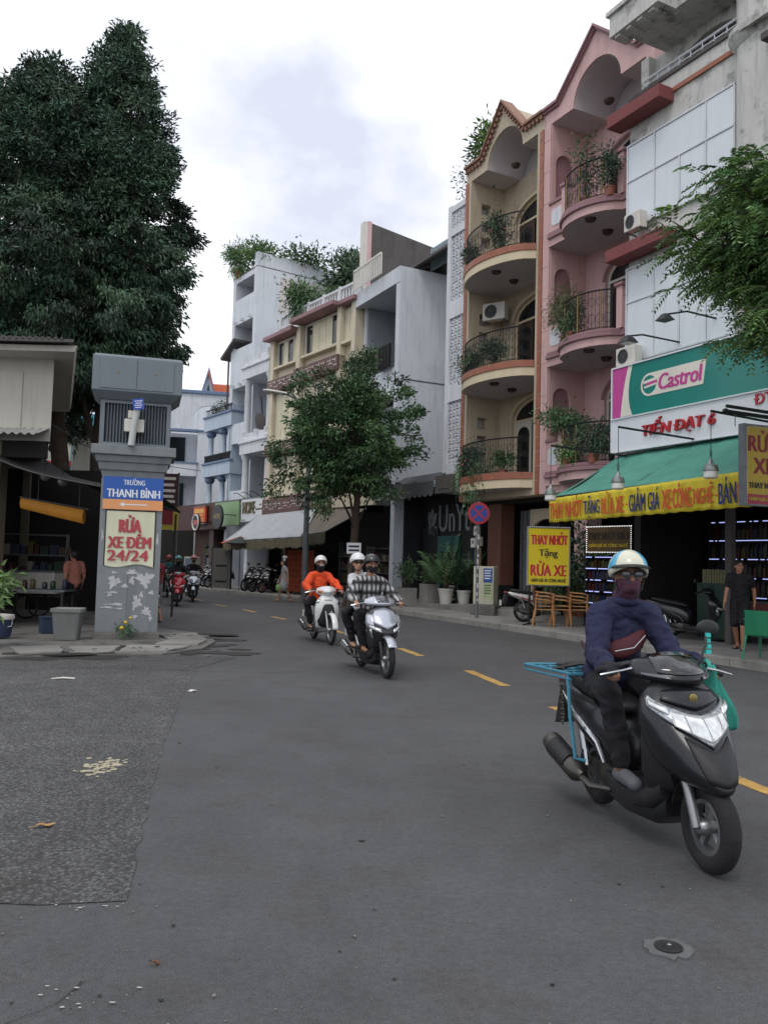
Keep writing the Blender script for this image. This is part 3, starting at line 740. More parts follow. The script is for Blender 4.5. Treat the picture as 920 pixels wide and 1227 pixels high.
bp(-3.6, -.2, 4.15, 'pale trailing fern at the left end of the lowest beige balcony', h=.7, r=.4, n=420, hang=.9, leafmat=M_GRN3, leaf=(.12, .02))
bp(-3.1, -.45, 4.15, 'tall dark bush in a blue pot on the lowest beige balcony', h=.95, r=.42, n=560, leafmat=M_GRN1, potmat=mat('blue glazed pot', '2a3c72', .3, .1))
bp(-2.3, -.75, 3.95, 'plant trailing over the edge of the lowest beige balcony', h=.6, r=.45, n=300, hang=1.6, leafmat=M_GRN2, flowers=3)
bp(-1.2, -.5, 4.15, 'small bush at the right end of the lowest beige balcony', h=.5, r=.32, n=280, leafmat=M_GRN2)
bp(2.1, -.4, 10.95, 'tall thin plant behind the rail of the top pink balcony', h=1.7, r=.38, n=300, leafmat=M_GRN2)
bp(2.9, -.3, 10.95, 'bushy plant by the right pedestal of the top pink balcony', h=1.0, r=.33, n=300, leafmat=M_GRN1)
bp(1.15, -.2, 7.55, 'feathery plant at the left of the middle pink balcony', h=1.5, r=.6, n=700, leafmat=mat('olive feathery leaves', (.10, .13, .045), .5, .3, 3, tint=True), leaf=(.13, .018))
bp(1.7, -.5, 7.5, 'trailing plant on the rail of the middle pink balcony', h=.7, r=.35, n=300, hang=.8, leafmat=M_GRN2)
bp(1.1, -.1, 4.9, 'wide bush on the sill of the lowest pink balcony', h=.8, r=.62, n=640, leafmat=M_GRN2, leaf=(.12, .035))
bp(1.7, -.55, 4.2, 'hanging leafy plant under the wide bush of the lowest pink balcony', h=.7, r=.4, n=350, hang=.5, leafmat=M_GRN3)
bp(2.6, -.5, 4.2, 'dark plants behind the rail of the lowest pink balcony', h=.8, r=.45, n=500, leafmat=M_GRN1)
bp(-4.0, .8, 14.3, 'leafy shrub on the roof edge left of the beige gable', h=1.7, r=.6, n=600, leafmat=M_GRN3, leaf=(.22, .06))

# ------------------------------------------------------------------ white stair tower with pierced blocks
t = house('stair_tower', 'narrow white stair tower with three panels of pierced blocks, left of the beige house', 'building', FA, -5.0, .2)
m = M(); m.box(-5.72, -5.5, .2, 3.2, 4.0, 14.0); m.box(-4.6, -4.27, .2, 3.2, 4.0, 13.9); m.box(-5.5, -4.6, 3.0, 3.2, 4.0, 13.9)
pan = [(5.0, 7.1), (7.7, 10.0), (10.6, 12.9), (13.15, 13.75)]
zz = 4.0
for a, b2 in pan:
    m.box(-5.5, -4.6, .2, 3.0, zz, a); zz = b2
m.box(-5.5, -4.6, .2, 3.0, zz, 13.95)
obj('wall', m, M_WHITE, t)
for a, b2 in pan:
    m = M(); nu, nz_ = 4, max(3, int((b2 - a) / .225)); w = .9 / nu; h = (b2 - a) / nz_
    for i in range(nu + 1): m.box(-5.5 + i * w - .018, -5.5 + i * w + .018, .24, .4, a, b2)
    for j in range(nz_ + 1): m.box(-5.5, -4.6, .25, .39, a + j * h - .02, a + j * h + .02)
    for i in range(nu):
        for j in range(nz_):
            c = (-5.5 + (i + .5) * w, .32, a + (j + .5) * h)
            m.cbox(c, (.035, .12, w * .9), Matrix.Rotation(radians(45 if (i + j) % 2 else -45), 3, 'Y')); m.cbox(c, (.09, .13, .09))
    obj('pierced_block_panel', m, M_WHITE, t, kind='stuff')
    m = M(); m.box(-5.5, -4.6, 1.2, 1.25, a, b2); obj('tower_back', m, M_DARK, t)
potted_plant(FA.w(-5.2, 1.0, 13.9), 'thin flowering shrub on top of the white stair tower', h=1.2, r=.7, n=260, flowers=14, leafmat=M_GRN2, leaf=(.1, .04))
# ------------------------------------------------------------------ white clad shop house with the big sign
t = H_white = house('shop_house', 'stained concrete house clad in white sheets, above the teal and white shop sign', 'house', FA, 6.5, -.85)
m = M(); m.box(4.15, 10.5, -.83, 10, 4.2, 12.6); m.box(4.15, 10.5, 3.9, 10, .1, 4.2); obj('wall', m, M_STAIN, t)
for a in (4.15, 9.6):
    m = M(); m.box(a, a + .2, -.6, 3.3, .1, 4.19); obj('shop_wall', m, M_DARK, t)
def panels(z0, z1, us):
    for a, b2 in zip(us, us[1:]):
        m = M(); m.box(a + .03, b2 - .03, -.875 - RND.uniform(0, .012), -.835, z0 + .03, z1 - .03); obj('cladding_panel', m, M_PANEL, t)
panels(10.64, 11.5, [4.13, 4.97, 6.42, 7.14]); panels(9.5, 10.64, [4.13, 4.97, 5.7, 6.42, 7.14])
panels(7.75, 8.55, [4.13, 4.97, 6.42, 7.14]); panels(6.35, 7.75, [4.13, 4.97, 5.7, 6.42, 7.14])
m = M()
for z in (11.5, 10.64, 9.5, 8.55, 7.75, 6.35): m.box(4.11, 7.16, -.905, -.84, z - .02, z + .02)
for u in (4.13, 4.97, 6.42, 7.14):
    m.box(u - .02, u + .02, -.9, -.842, 9.5, 11.5); m.box(u - .02, u + .02, -.9, -.842, 6.35, 8.55)
m.box(5.68, 5.72, -.9, -.842, 9.5, 10.64); m.box(5.68, 5.72, -.9, -.842, 6.35, 7.75)
obj('cladding_frame', m, M_WHITE, t)
for (a, b2, z0, z1) in ((3.85, 5.5, 11.95, 12.25), (3.85, 5.6, 8.72, 9.0)):
    m = M(); m.box(a, b2, -1.3, -.84, z0, z1); obj('ledge', m, M_RED, t, bevel=.015)
m = M(); m.box(5.5, 7.15, -.88, -.84, 12.17, 12.27); obj('brick_course', m, M_TERRA, t)
m = M(); m.box(4.15, 4.4, -.5, 3, 12.6, 13.7); obj('loggia_side', m, M_STAIN, t)
m = M(); m.prism([(4.4, 12.6), (5.0, 12.6), (5.0, 12.75)] + arc(6.05, 12.75, 1.05, pi, 0, 14, .75)[1:-1] + [(7.1, 12.75), (7.1, 12.6), (10.5, 12.6), (10.5, 13.7), (4.4, 13.7)], -.3, -.1); obj('loggia_wall', m, M_STAIN, t)
m = M(); m.box(4.4, 10.5, 1.2, 1.4, 12.6, 13.7); obj('loggia_back', m, M_DARK, t)
m = M(); m.box(4.12, 7.2, -.88, -.7, 12.6, 12.68); obj('parapet_cap', m, M_GREYC, t)
m = M(); m.tube([(4.5, -.75, 12.95), (7.2, -.75, 12.95)], .03, 6); m.tube([(4.5, -.75, 12.82), (7.2, -.75, 12.82)], .02, 6)
for k in range(9): m.tube([(4.6 + k * .32, -.75, 12.66), (4.6 + k * .32, -.75, 12.95)], .015, 5)
obj('railing', m, M_WHITE, t)
m = M(); m.box(4.7, 10.5, -1.25, 6, 13.7, 14.3); obj('roof_slab', m, M_STAIN, t)
m = M(); m.box(4.42, 5.9, -1.75, -1.25, 13.72, 14.22); m.box(4.36, 5.96, -1.82, -1.2, 14.22, 14.32)
for k in range(4): m.box(4.55 + k * .34, 4.7 + k * .34, -1.7, -1.3, 13.66, 13.72)
obj('roof_bracket', m, M_STAIN, t)
m = M(); m.prism([(5.15, 14.3), (5.9, 14.3), (6.3, 16.5), (5.35, 16.5)], -1.7, -.9); obj('roof_fin', m, M_STAIN, t)
m = M(); m.prism([(5.9, 14.3), (10.5, 14.3), (10.5, 15.4), (6.1, 14.9)], -1.0, -.6); obj('roof_parapet', m, M_STAIN, t)
ac_unit(FA.w(4.62, -1.1, 9.28), FA.a, 'white air conditioner on the cladding just above the lower red ledge').scale = (.62, .8, .7)
ac_unit(FA.w(4.45, -1.1, 6.2), FA.a, 'white air conditioner peeping out above the left end of the teal sign').scale = (.75, .8, .75)
# far right: stained house with a rounded corner column
t = house('town_house', 'stained pale concrete house with a rounded corner and blue window, at the right edge', 'house', FA, 9, -1.1, 'narrow houses on the right of the street')
m = M(); m.box(7.6, 13, -1.15, 10, 5.5, 15.6); m.lathe([(.42, 5.5), (.42, 15.6)], 20, (7.6, -.73, 0)); obj('wall', m, M_STAIN, t, smooth=True)
for z in (12.25, 15.5):
    m = M(); m.lathe([(.43, z - .2), (.52, z - .1), (.58, z), (.58, z + .1), (.43, z + .2)], 20, (7.6, -.73, 0)); m.box(7.6, 13, -1.31, -1.14, z - .05, z + .1); obj('cornice', m, M_STAIN, t)
m = M(); m.box(8.3, 9.6, -1.2, -1.14, 8.9, 11.6); f = obj('window_frame', m, M_BROWN, t)
m = M(); m.box(8.36, 8.9, -1.22, -1.2, 9.0, 11.5); m.box(9.0, 9.54, -1.22, -1.2, 9.0, 11.5); obj('pane', m, mat('blue window glass', '30406e', .15, .1), f)
m = M(); m.box(8.2, 9.7, -1.45, -1.14, 11.62, 11.75); obj('window_hood', m, M_GREYC, t)

# ------------------------------------------------------------------ the lubricant shop sign
M_TEAL = mat('teal sign vinyl', '0b7f74', .35, .06, 1.2, coat=.2)
M_MAG = mat('magenta sign vinyl', 'c04a94', .35, .08, 2, coat=.2)
M_SWHITE = mat('white sign vinyl', 'dfe2e6', .35, .03)
M_SCREAM = mat('cream sign stripe', 'e3ded0', .35, .03)
M_REDL = mat('red sign letters', 'b3202c', .4, .08)
M_PINKL = mat('pink sign letters', 'c4408f', .4, .05)
t = house('shop_sign', 'long teal and white shop sign with a pink lubricant brand name and red shop name', 'sign', FA, 6.9, -1.3, z=4.22)
U0, U1 = 4.16, 10.2
m = M(); m.box(U0, U1, -1.3, -.95, 4.22, 4.975); obj('lower_panel', m, M_SWHITE, t, bevel=.01)
m = M(); m.box(U0, U1, -1.3, -.95, 4.98, 6.13); obj('upper_panel', m, M_TEAL, t, bevel=.01)
m = M(); m.prism([(U0 + .01, 5.0), (4.42, 5.0)] + [(4.42 + .1 * (k / 8) + .13 * (k / 8) ** 2, 5.0 + 1.12 * k / 8) for k in range(1, 9)] + [(U0 + .01, 6.12)], -1.306, -1.3005); obj('magenta_band', m, M_MAG, t)
m = M(); m.prism([(4.42, 5.0), (4.78, 5.0)] + [(4.60 + .16 * (1 - k / 8) ** 3 + .18 * (k / 8) ** 2, 5.03 + 1.09 * k / 8) for k in range(1, 9)] + [(4.42 + .1 * (k / 8) + .13 * (k / 8) ** 2, 5.0 + 1.12 * k / 8) for k in range(8, 0, -1)], -1.305, -1.3005); obj('cream_stripe', m, M_SCREAM, t)
m = M(); m.box(U0 - .02, U1, -1.33, -1.2, 6.125, 6.16); m.box(U0 - .02, U1, -1.335, -1.2, 4.955, 4.982); m.box(U0 - .02, U1, -1.33, -1.2, 4.2, 4.225); m.box(U0 - .03, U0, -1.33, -1.0, 4.2, 6.16); obj('sign_frame', m, M_SWHITE, t)
m = M(); m.prism([(5.29, 5.34)] + arc(5.29, 5.59, .25, -pi / 2, -3 * pi / 2, 14)[1:] + [(6.82, 5.84), (6.74, 5.34)], -1.309, -1.3); obj('logo_plate', m, M_SCREAM, t)
m = M(); m.lathe([(.2, -1.3135), (.2, -1.3095)], 26, (5.29, 0, 5.59), 'y'); obj('logo_disc', m, M_TEAL, t)
m = M(); m.prism([(5.12, 5.62), (5.5, 5.66), (5.5, 5.72), (5.12, 5.68)], -1.317, -1.314); m.prism([(5.16, 5.52), (5.5, 5.56), (5.5, 5.60), (5.13, 5.56)], -1.317, -1.314); obj('logo_bar', m, M_SCREAM, t)
m = M(); m.prism([(5.2, 5.575), (5.52, 5.6), (5.52, 5.66), (5.2, 5.63)], -1.319, -1.3172); obj('logo_bar', m, M_PINKL, t)
text('lettering', 'Castrol', 1.13, .34, M_PINKL, t, (5.55, -1.312, 5.42), .006, .022, .12)
text('lettering', 'TIẾN ĐẠT 6', 1.95, .42, M_REDL, t, (5.08, -1.302, 4.42), .05, .018, .16)
text('lettering', 'ĐT', .4, .2, M_REDL, t, (7.95, -1.302, 4.72), .02, .012)

# awning, banner, lamps on brackets
M_AWN = mat('green awning cloth', '4a8c7b', .8, .16, 1.6, streak=.35, streak_col='2f6054', spot=.3, spot_col='6f9f90', spot_scale=2)
t = house('shop_awning', 'sloping green cloth awning beneath the teal and white shop sign', 'awning', FA, 6.8, -2.0, z=3.0)
m = M(); nu, nv = 24, 8; V = []
for j in range(nv + 1):
    f = j / nv
    for i in range(nu + 1):
        g = i / nu; u = (4.25 - .45 * f) + (10.0 - .85 * f - (4.25 - .45 * f)) * g
        V.append((u, -1.15 - 1.6 * f, 4.16 - 1.02 * f + .1 * g - .06 * sin(pi * f) * (1 + .4 * sin(g * 19)) + .012 * sin(g * 47 + f * 5)))
m.add(V, [(j * (nu + 1) + i, j * (nu + 1) + i + 1, (j + 1) * (nu + 1) + i + 1, (j + 1) * (nu + 1) + i) for j in range(nv) for i in range(nu)])
o = obj('cloth', m, M_AWN, t, smooth='all', recalc=False); q = o.modifiers.new('thick', 'SOLIDIFY'); q.thickness = .006
m = M(); m.tube([(3.8, -2.75, 3.13), (9.1, -2.75, 3.25)], .025, 6)
for u in (4.2, 6.2, 8.2, 9.9): m.tube([(u, -1.2, 4.05), (u - .1, -2.75, 3.12)], .02, 6)
m.tube([(9.6, -2.7, .14), (9.6, -2.7, 3.1)], .03, 8)
obj('frame', m, M_BLACK, t)
M_BANN = mat('yellow banner cloth', 'cdbb2e', .6, .1, 3)
M_NAVY = mat('navy print', '22305f', .6, .15, 8)
M_ORPR = mat('orange red print', 'c4502a', .6, .15, 8)
t = house('banner', 'long yellow cloth banner in red and navy lettering along the awning edge', 'banner', FA, 6.4, -2.8, z=2.55)
def bz(u, f): return (2.57 + .02 * (u - 3.83)) * (1 - f) + (3.10 + .035 * (u - 3.83)) * f
def bv(u, f): return -2.80 + .018 * sin(u * 9 + f * 2) * (1 - f) + .01 * sin(u * 23 + 4 * f)
m = M(); nu, nv = 120, 8
m.add([(3.83 + 5.32 * i / nu, bv(3.83 + 5.32 * i / nu, j / nv), bz(3.83 + 5.32 * i / nu, j / nv) + .008 * sin(i * .9) * (1 - j / nv)) for j in range(nv + 1) for i in range(nu + 1)],
      [(j * (nu + 1) + i, j * (nu + 1) + i + 1, (j + 1) * (nu + 1) + i + 1, (j + 1) * (nu + 1) + i) for j in range(nv) for i in range(nu)])
o = obj('cloth', m, M_BANN, t, smooth='all', recalc=False); q = o.modifiers.new('thick', 'SOLIDIFY'); q.thickness = .004; q.offset = 1
words = [('THAY NHỚT', 3.9, 1.06, M_ORPR), ('TẶNG', 5.02, .47, M_NAVY), ('RỬA XE', 5.55, .62, M_ORPR), ('-', 6.24, .05, M_ORPR), ('GIẢM GIÁ', 6.33, .78, M_NAVY), ('XE', 7.17, .22, M_ORPR), ('CÔNG', 7.43, .43, M_ORPR), ('NGHỆ', 7.92, .42, M_ORPR), ('-', 8.39, .04, M_ORPR), ('BÁN', 8.46, .36, M_NAVY), ('BẢ', 8.86, .26, M_ORPR)]
for s_, u, w, mm in words:
    h = .36 if s_ != '-' else .03
    if any(c in s_ for c in 'ỚẶẾỆỬẢÔÁ'): h = .46
    zb = bz(u + w / 2, .12) + (.15 if s_ == '-' else 0)
    if 'Ặ' in s_ or 'Ệ' in s_: zb -= .04
    o = text('lettering', s_, w, h, mm, t, (u, -2.845, zb), .004, .009)
    o.rotation_euler = (0, -.025, 0)
M_LAMPG = mat('dull silver lamp', '8b8f8d', .35, .1, metal=.6)
M_LGLASS = mat('white lamp glass', 'd8d8d0', .3, .03)
def bell_lamp(u, v, z, label, top, wall_v=-1.3, wu=None):
    t = thing('hanging_lamp', label, 'lamp', FA.w(u, v, z), FA.a, 'bell lamps hanging from bars in front of the sign')
    m = M(); m.lathe([(.02, .34), (.035, .3), (.05, .26), (.11, .22), (.13, .14), (.125, .12)], 16); obj('lamp_cap', m, M_LAMPG, t, smooth=True)
    m = M(); m.lathe([(.115, .125), (.118, .02), (.1, 0)], 16); obj('lamp_glass', m, M_LGLASS, t, smooth=True)
    m = M()
    for k in range(3): m.torus((0, 0, .37 + k * .045), .022, .007, 'x' if k % 2 else 'y', 10, 5)
    m.tube([(0, 0, .48), (0, 0, top - z - .02)], .007, 5); obj('chain', m, M_BLACK, t)
    m = M(); m.tube([(0, 0, top - z), (0, wall_v - v, top - z - .05)], .022, 6); obj('bracket_bar', m, M_BLACK, t)
bell_lamp(4.61, -3.4, 2.98, 'leftmost of the three bell lamps, above the left end of the yellow banner', 4.15)
bell_lamp(6.5, -3.3, 3.1, 'middle bell lamp hanging in front of the green awning', 4.3)
bell_lamp(8.6, -3.2, 3.15, 'bell lamp above the navy word near the projecting yellow sign', 4.3)
t = thing('flood_light', 'dark flood lamp on an arm in front of the pink house, above the teal sign', 'lamp', FA.w(5.25, -1.9, 6.42), FA.a)
m = M(); m.loft([[(-.16, -.16, 0), (.16, -.16, 0), (.16, .16, 0), (-.16, .16, 0)], [(-.1, -.1, .1), (.1, -.1, .1), (.1, .1, .1), (-.1, .1, .1)], [(-.04, -.04, .16), (.04, -.04, .16), (.04, .04, .16), (-.04, .04, .16)]]); obj('lamp_shade', m, M_BLACK, t)
m = M(); m.tube([(0, 0, .15), (.12, .3, .2), (.5, 1.08, .05)], .02, 6); obj('arm', m, M_BLACK, t)
m = M(); m.box(-.13, .13, -.13, .13, -.012, -.002); obj('lamp_glass', m, M_LGLASS, t)
t = thing('flood_light', 'small dark flood lamp half hidden in the right tree leaves, above the sign', 'lamp', FA.w(6.3, -1.9, 6.65), FA.a)
m = M(); m.loft([[(-.14, -.14, 0), (.14, -.14, 0), (.14, .14, 0), (-.14, .14, 0)], [(-.05, -.05, .13), (.05, -.05, .13), (.05, .05, .13), (-.05, .05, .13)]]); obj('lamp_shade', m, M_BLACK, t)
m = M(); m.tube([(0, 0, .12), (.2, .4, .2), (.4, 1.06, .1)], .02, 6); obj('arm', m, M_BLACK, t)
# projecting sign at the right edge
M_MAROON = mat('maroon print', '7c1f2b', .6, .1)
M_SIGNY = mat('mustard sign face', 'ad9320', .5, .08)
M_LEDW = mat('white bulb strip', 'd8dade', .4, .02)
t = thing('projecting_sign', 'mustard wash sign hung on a black bar at the right edge of the street', 'sign', FA.w(9.18, -3.1, 2.7), FA.a + radians(83))
m = M(); m.box(0, 1.1, -.04, .04, 0, 1.28); obj('sign_face', m, M_SIGNY, t)
m = M(); m.box(-.06, 0, -.06, .06, -.03, 1.31); m.box(0, 1.1, -.05, .05, 1.28, 1.31); m.box(0, 1.1, -.05, .05, -.03, 0); obj('sign_frame', m, M_GALV, t)
m = M(); m.box(.0, 1.1, -.046, -.0405, 0, .16); obj('bottom_band', m, mat('crimson band', '93213c', .5, .1), t)
m = M()
for k in range(26): m.ell((.02, -.055, .03 + k * .048), (.009, .006, .009), 6, 3)
for k in range(22): m.ell((.05 + k * .048, -.055, 1.265), (.009, .006, .009), 6, 3)
obj('bulb_strip', m, M_LEDW, t, kind='stuff')
text('lettering', 'RỬA', .62, .36, M_MAROON, t, (.06, -.042, .86), .003, .02)
text('lettering', 'XE', .42, .26, M_MAROON, t, (.16, -.042, .5), .003, .02)
text('lettering', 'THAY NHỚT GIÁ', .88, .13, M_BLACK, t, (.06, -.042, .26), .003, .012)
text('lettering', 'GIẢM GIÁ XE CÔNG NGHỆ', .95, .09, M_SIGNY, t, (.06, -.048, .04), .003, .008)
t2 = thing('sign_bracket', 'double black bracket bar carrying the mustard wash sign', 'bracket', FA.w(8.9, -3.2, 4.25), FA.a + radians(83))
m = M(); m.tube([(0, 0, 0), (2.3, .05, -.05)], .035, 8); m.tube([(.02, 0, .09), (2.3, .05, .03)], .03, 8); m.ell((0, 0, 0), (.06, .05, .05)); obj('bar', m, M_BLACK, t2)
m = M(); m.tube([(.2, .0, -.02), (.2, .0, -.23)], .008, 5); m.tube([(1.0, .0, -.02), (1.0, .0, -.23)], .008, 5); obj('hanger', m, M_GALV, t2)

# inside the lubricant shop
m = M(); m.box(4.4, 9.6, 3.3, 3.4, .15, 4.1); m.box(4.36, 9.6, -.6, 3.3, 3.9, 4.0); obj('shop_back', m, M_DARK, H_white)
m = M(); m.box(6.72, 6.86, -.65, -.5, .15, 4.1); m.box(8.35, 8.5, -.65, -.5, .15, 4.1); obj('shop_post', m, M_GREYC, H_white)
BOTC = [mat('bottle ' + n, c, .35, .1) for n, c in (('black', '141416'), ('red', '3f1616'), ('gold', '4c401f'), ('grey', '3a3b3e'), ('green', '15301f'), ('blue', '1a2440'))]
M_LEDB = mat('cold white light strip', 'b4c0ff', .4, 0, emit=.9)
def bottle_shelf(u, v, w, z0, rows, gap, label, rz=0.0):
    t = thing('bottle_shelf', label, 'shelf', FA.w(u, v, .15), FA.a + rz, 'shelves of oil bottles in the lubricant shop')
    m = M(); m.box(0, .04, 0, .3, 0, z0 + rows * gap); m.box(w - .04, w, 0, .3, 0, z0 + rows * gap)
    for k in range(rows + 1): m.box(.04, w - .04, 0, .3, z0 + k * gap - .02, z0 + k * gap)
    m.box(.04, w - .04, .28, .3, 0, z0 + rows * gap - .03); obj('shelf_rack', m, M_DARK, t)
    for k in range(1, rows + 1):
        m = M(); n = int(w / .055)
        for i in range(n):
            if RND.random() < .8: m.box(.05 + i * .055, .09 + i * .055, -.008, .008, z0 + k * gap - .045, z0 + k * gap - .027)
        obj('light_strip', m, M_LEDB, t, kind='stuff')
    for k in range(rows):
        m = M(); u2 = .07
        while u2 < w - .12:
            bw = RND.uniform(.07, .11); bh = RND.uniform(.55, .78) * gap; m.cur = RND.randrange(6)
            m.box(u2, u2 + bw, .06, .18, z0 + k * gap, z0 + k * gap + bh * .8); m.box(u2 + bw * .3, u2 + bw * .7, .09, .15, z0 + k * gap + bh * .8, z0 + k * gap + bh); u2 += bw + RND.uniform(.01, .05)
        obj('bottle_row', m, BOTC, t, kind='stuff')
bottle_shelf(4.75, 1.1, 2.3, .5, 5, .42, 'wide shelf of bottles under cold light strips, left inside the shop')
bottle_shelf(7.5, 1.5, 1.9, .5, 5, .42, 'shelf of bottles behind the man in black, under light strips')
bottle_shelf(2.35, -.5, 1.35, .35, 5, .28, 'low shelf of bottles with lights under the small bulb edged sign')
t = thing('light_box_sign', 'small dark sign edged with white bulbs above the low bottle shelf', 'sign', FA.w(2.62, -.65, 1.98), FA.a + .12)
m = M(); m.box(0, 1.35, -.03, .03, 0, .62); obj('sign_face', m, mat('brown sign face', '4c3a1c', .5, .1), t)
m = M()
for k in range(28):
    for z in (0, .62): m.ell((k * .05, -.035, z), (.014, .01, .014), 6, 3)
for k in range(13):
    for x in (0, 1.35): m.ell((x, -.035, k * .05 + .01), (.014, .01, .014), 6, 3)
obj('bulb_strip', m, mat('lit white bulb', 'ffffff', .4, 0, emit=.9), t, kind='stuff')
text('lettering', 'THAY NHỚT GIÁ S', 1.22, .24, mat('black and red print', '1c1410', .5, .2), t, (.06, -.033, .3), .003, .014)
text('lettering', 'GIẢM GIÁ XE CÔNG NGHỆ', 1.2, .13, M_SIGNY, t, (.07, -.033, .1), .003, .01)
t = thing('crate', 'open plastic crate on a dark green cabinet in the lubricant shop', 'crate', FA.w(6.3, -.2, 1.35), FA.a)
m = M(); m.box(-.35, .35, -.22, .22, 0, .03); m.box(-.35, .35, -.22, -.19, .03, .28); m.box(-.35, .35, .19, .22, .03, .28); m.box(-.35, -.32, -.19, .19, .03, .28); m.box(.32, .35, -.19, .19, .03, .28); obj('tray', m, mat('olive plastic', '6d6b4c', .6, .1), t)
m = M()
for k in range(9): m.box(-.3 + k * .07, -.25 + k * .07, -.235, -.221, .04, .25)
obj('tray_rib', m, mat('olive plastic', '6d6b4c', .6, .1), t)
t = thing('cabinet', 'dark green metal cabinet standing in the lubricant shop opening', 'cabinet', FA.w(6.3, -.2, .15), FA.a)
m = M(); m.box(-.45, .45, -.28, .28, .05, 1.2); obj('body', m, mat('dark green metal', '16362c', .5, .1), t, bevel=.02)
for s_ in (-1, 1):
    m = M(); m.box(s_ * .22 - .2, s_ * .22 + .2, -.295, -.281, .1, 1.15); d_ = obj('door', m, mat('dark green metal', '16362c', .5, .1), t); m = M(); m.box(s_ * .05 - .01, s_ * .05 + .01, -.32, -.296, .6, .72); obj('handle', m, M_GALV, d_)
# ------------------------------------------------------------------ dark cafe under the white houses
t = H_cafe = house('cafe', 'low dark cafe front with grey letters and a leaf emblem, under the white stair tower', 'shop', FA, -6.5, .9)
M_CAFE = mat('charcoal cafe wall', '25262a', .8, .12, 1.5)
m = M(); m.box(-8.6, -4.3, 1.0, 1.2, .1, 4.05); m.box(-8.6, -4.3, .3, 5, 4.05, 4.3); m.box(-8.6, -8.45, .3, 1.0, .1, 4.05); m.box(-4.45, -4.3, .55, 1.0, .1, 4.05); obj('wall', m, M_CAFE, t)
m = M(); m.box(-9.2, -4.3, -.5, 1.0, .1, .3); obj('entrance_step', m, M_PAVE, t, bevel=.01)
M_LET = mat('grey metal letters', '8f9496', .4, .06, metal=.4)
text('lettering', 'UnYto', 2.5, .95, M_LET, t, (-7.1, .98, 2.75), .05, -.012, 0)
m = M()
for (cx, cz, a, l) in ((-7.62, 3.3, .15, .62), (-7.75, 3.25, -.25, .5), (-7.45, 3.2, .5, .55), (-7.72, 2.85, -.3, .4), (-7.42, 2.8, .7, .42)):
    P = []
    for k in range(12):
        q = 2 * pi * k / 12; x, z = .12 * cos(q) * (1 - .3 * sin(q)), l / 2 * sin(q); P.append((cx + x * cos(a) + z * sin(a), cz - x * sin(a) + z * cos(a)))
    m.prism(P, .93, .98)
obj('leaf_emblem', m, M_LET, t)
M_TFRAME = mat('teal door frame', '1f5a58', .5, .1)
m = M(); m.box(-7.1, -6.95, .9, .99, .3, 2.6); m.box(-5.85, -5.7, .9, .99, .3, 2.6); m.box(-6.95, -5.85, .9, .99, 2.05, 2.6); f = obj('door_frame', m, M_TFRAME, t)
m = M(); m.box(-6.95, -5.85, .97, .985, .3, 2.05); obj('door_pane', m, M_DARKG, f)
m = M(); m.ell((-6.4, .93, 1.35), (.22, .05, .3)); m.prism([(-6.65, 1.0), (-6.4, .6), (-6.15, 1.0), (-6.25, 1.6), (-6.55, 1.6)], .9, .94); obj('window_display', m, mat('brass ornament', '8a6a3c', .5, .2), t)
m = M()
for k in range(8): m.box(-8.4 + k * .16, -8.4 + k * .16 + .14, .93, .97, .32, 2.9)
obj('shutter', m, mat('dark shutter', '1d2021', .6, .1), t)
# scalloped dark awning strip
t = house('awning_valance', 'dark scalloped awning strip above the cafe letters', 'awning', FA, -7, -.2, z=3.8)
P = [(-8.85, 4.42), (-8.85, 4.05)]
for k in range(9):
    P += arc(-8.85 + .36 * k + .18, 4.05, .18, pi, 2 * pi, 6, .16)[1:]
P += [(-8.85 + .36 * 9, 4.42)]
m = M(); m.prism(P, -.22, -.2); o = obj('scalloped_cloth', m, mat('grey awning cloth', '55585a', .8, .1), t)
m = M(); m.loft([[(-8.9, -.2, 4.43), (-5.5, -.2, 4.43), (-5.5, .3, 4.75), (-8.9, .3, 4.75)], [(-8.9, -.2, 4.45), (-5.5, -.2, 4.45), (-5.5, .3, 4.77), (-8.9, .3, 4.77)]]); obj('awning_top', m, mat('grey awning cloth', '55585a', .8, .1), t)
m = M(); m.box(-5.5, -4.4, -.22, -.1, 3.95, 4.55); m.box(-5.2, -4.6, -.24, -.22, 4.1, 4.4); obj('awning_box', m, M_GREYC, t)

# ------------------------------------------------------------------ white modern house
t = house('modern_house', 'white modern house with a long blank side wall and one deep balcony', 'house', FA, -10.5, 0)
m = M(); m.box(-8.9, -8.6, -.1, 12, .1, 12.6); m.box(-12.5, -12.3, 0.3, 12, 4, 12.3);  m.box(-12.3, -8.9, .0, 3.4, 7.9, 8.1); m.box(-12.3, -8.9, .0, 3, 4.0, 4.25); obj('wall', m, M_WHITE2, t)
m = M(); m.box(-12.9, -8.598, -.12, 12, 12.2, 12.8); obj('roof_slab', m, M_WHITE2, t)
m = M(); m.box(-8.6, -8.585, 0.02, 12, 8.48, 8.52); m.box(-8.6, -8.585, 0.02, 12, 4.6, 4.63); obj('wall_groove', m, M_GREYC, t)
m = M(); m.box(-12.3, -8.9, -.08, .06, 7.9, 9.0); obj('parapet', m, M_WHITE2, t)
m = M(); m.box(-12.2, -9.0, 3.3, 3.38, 8.1, 11.4); obj('balcony_door', m, M_DARKG, t)
m = M(); m.box(-9.9, -9.0, -.25, -.2, 9.0, 9.9)
for k in range(8): m.box(-9.9 + k * .12, -9.87 + k * .12, -.3, -.25, 9.0, 9.9)
obj('balcony_screen', m, M_BLACK, t)
m = M(); m.lathe([(.14, 12.14), (.14, 12.199)], 14, (-10.3, .8, 0)); obj('ceiling_lamp', m, M_WPLAS, t)
m = M(); m.box(-12.3, -8.9, .4, 1.7, 4.3, 7.8); obj('lower_window', m, M_DARKG, t)
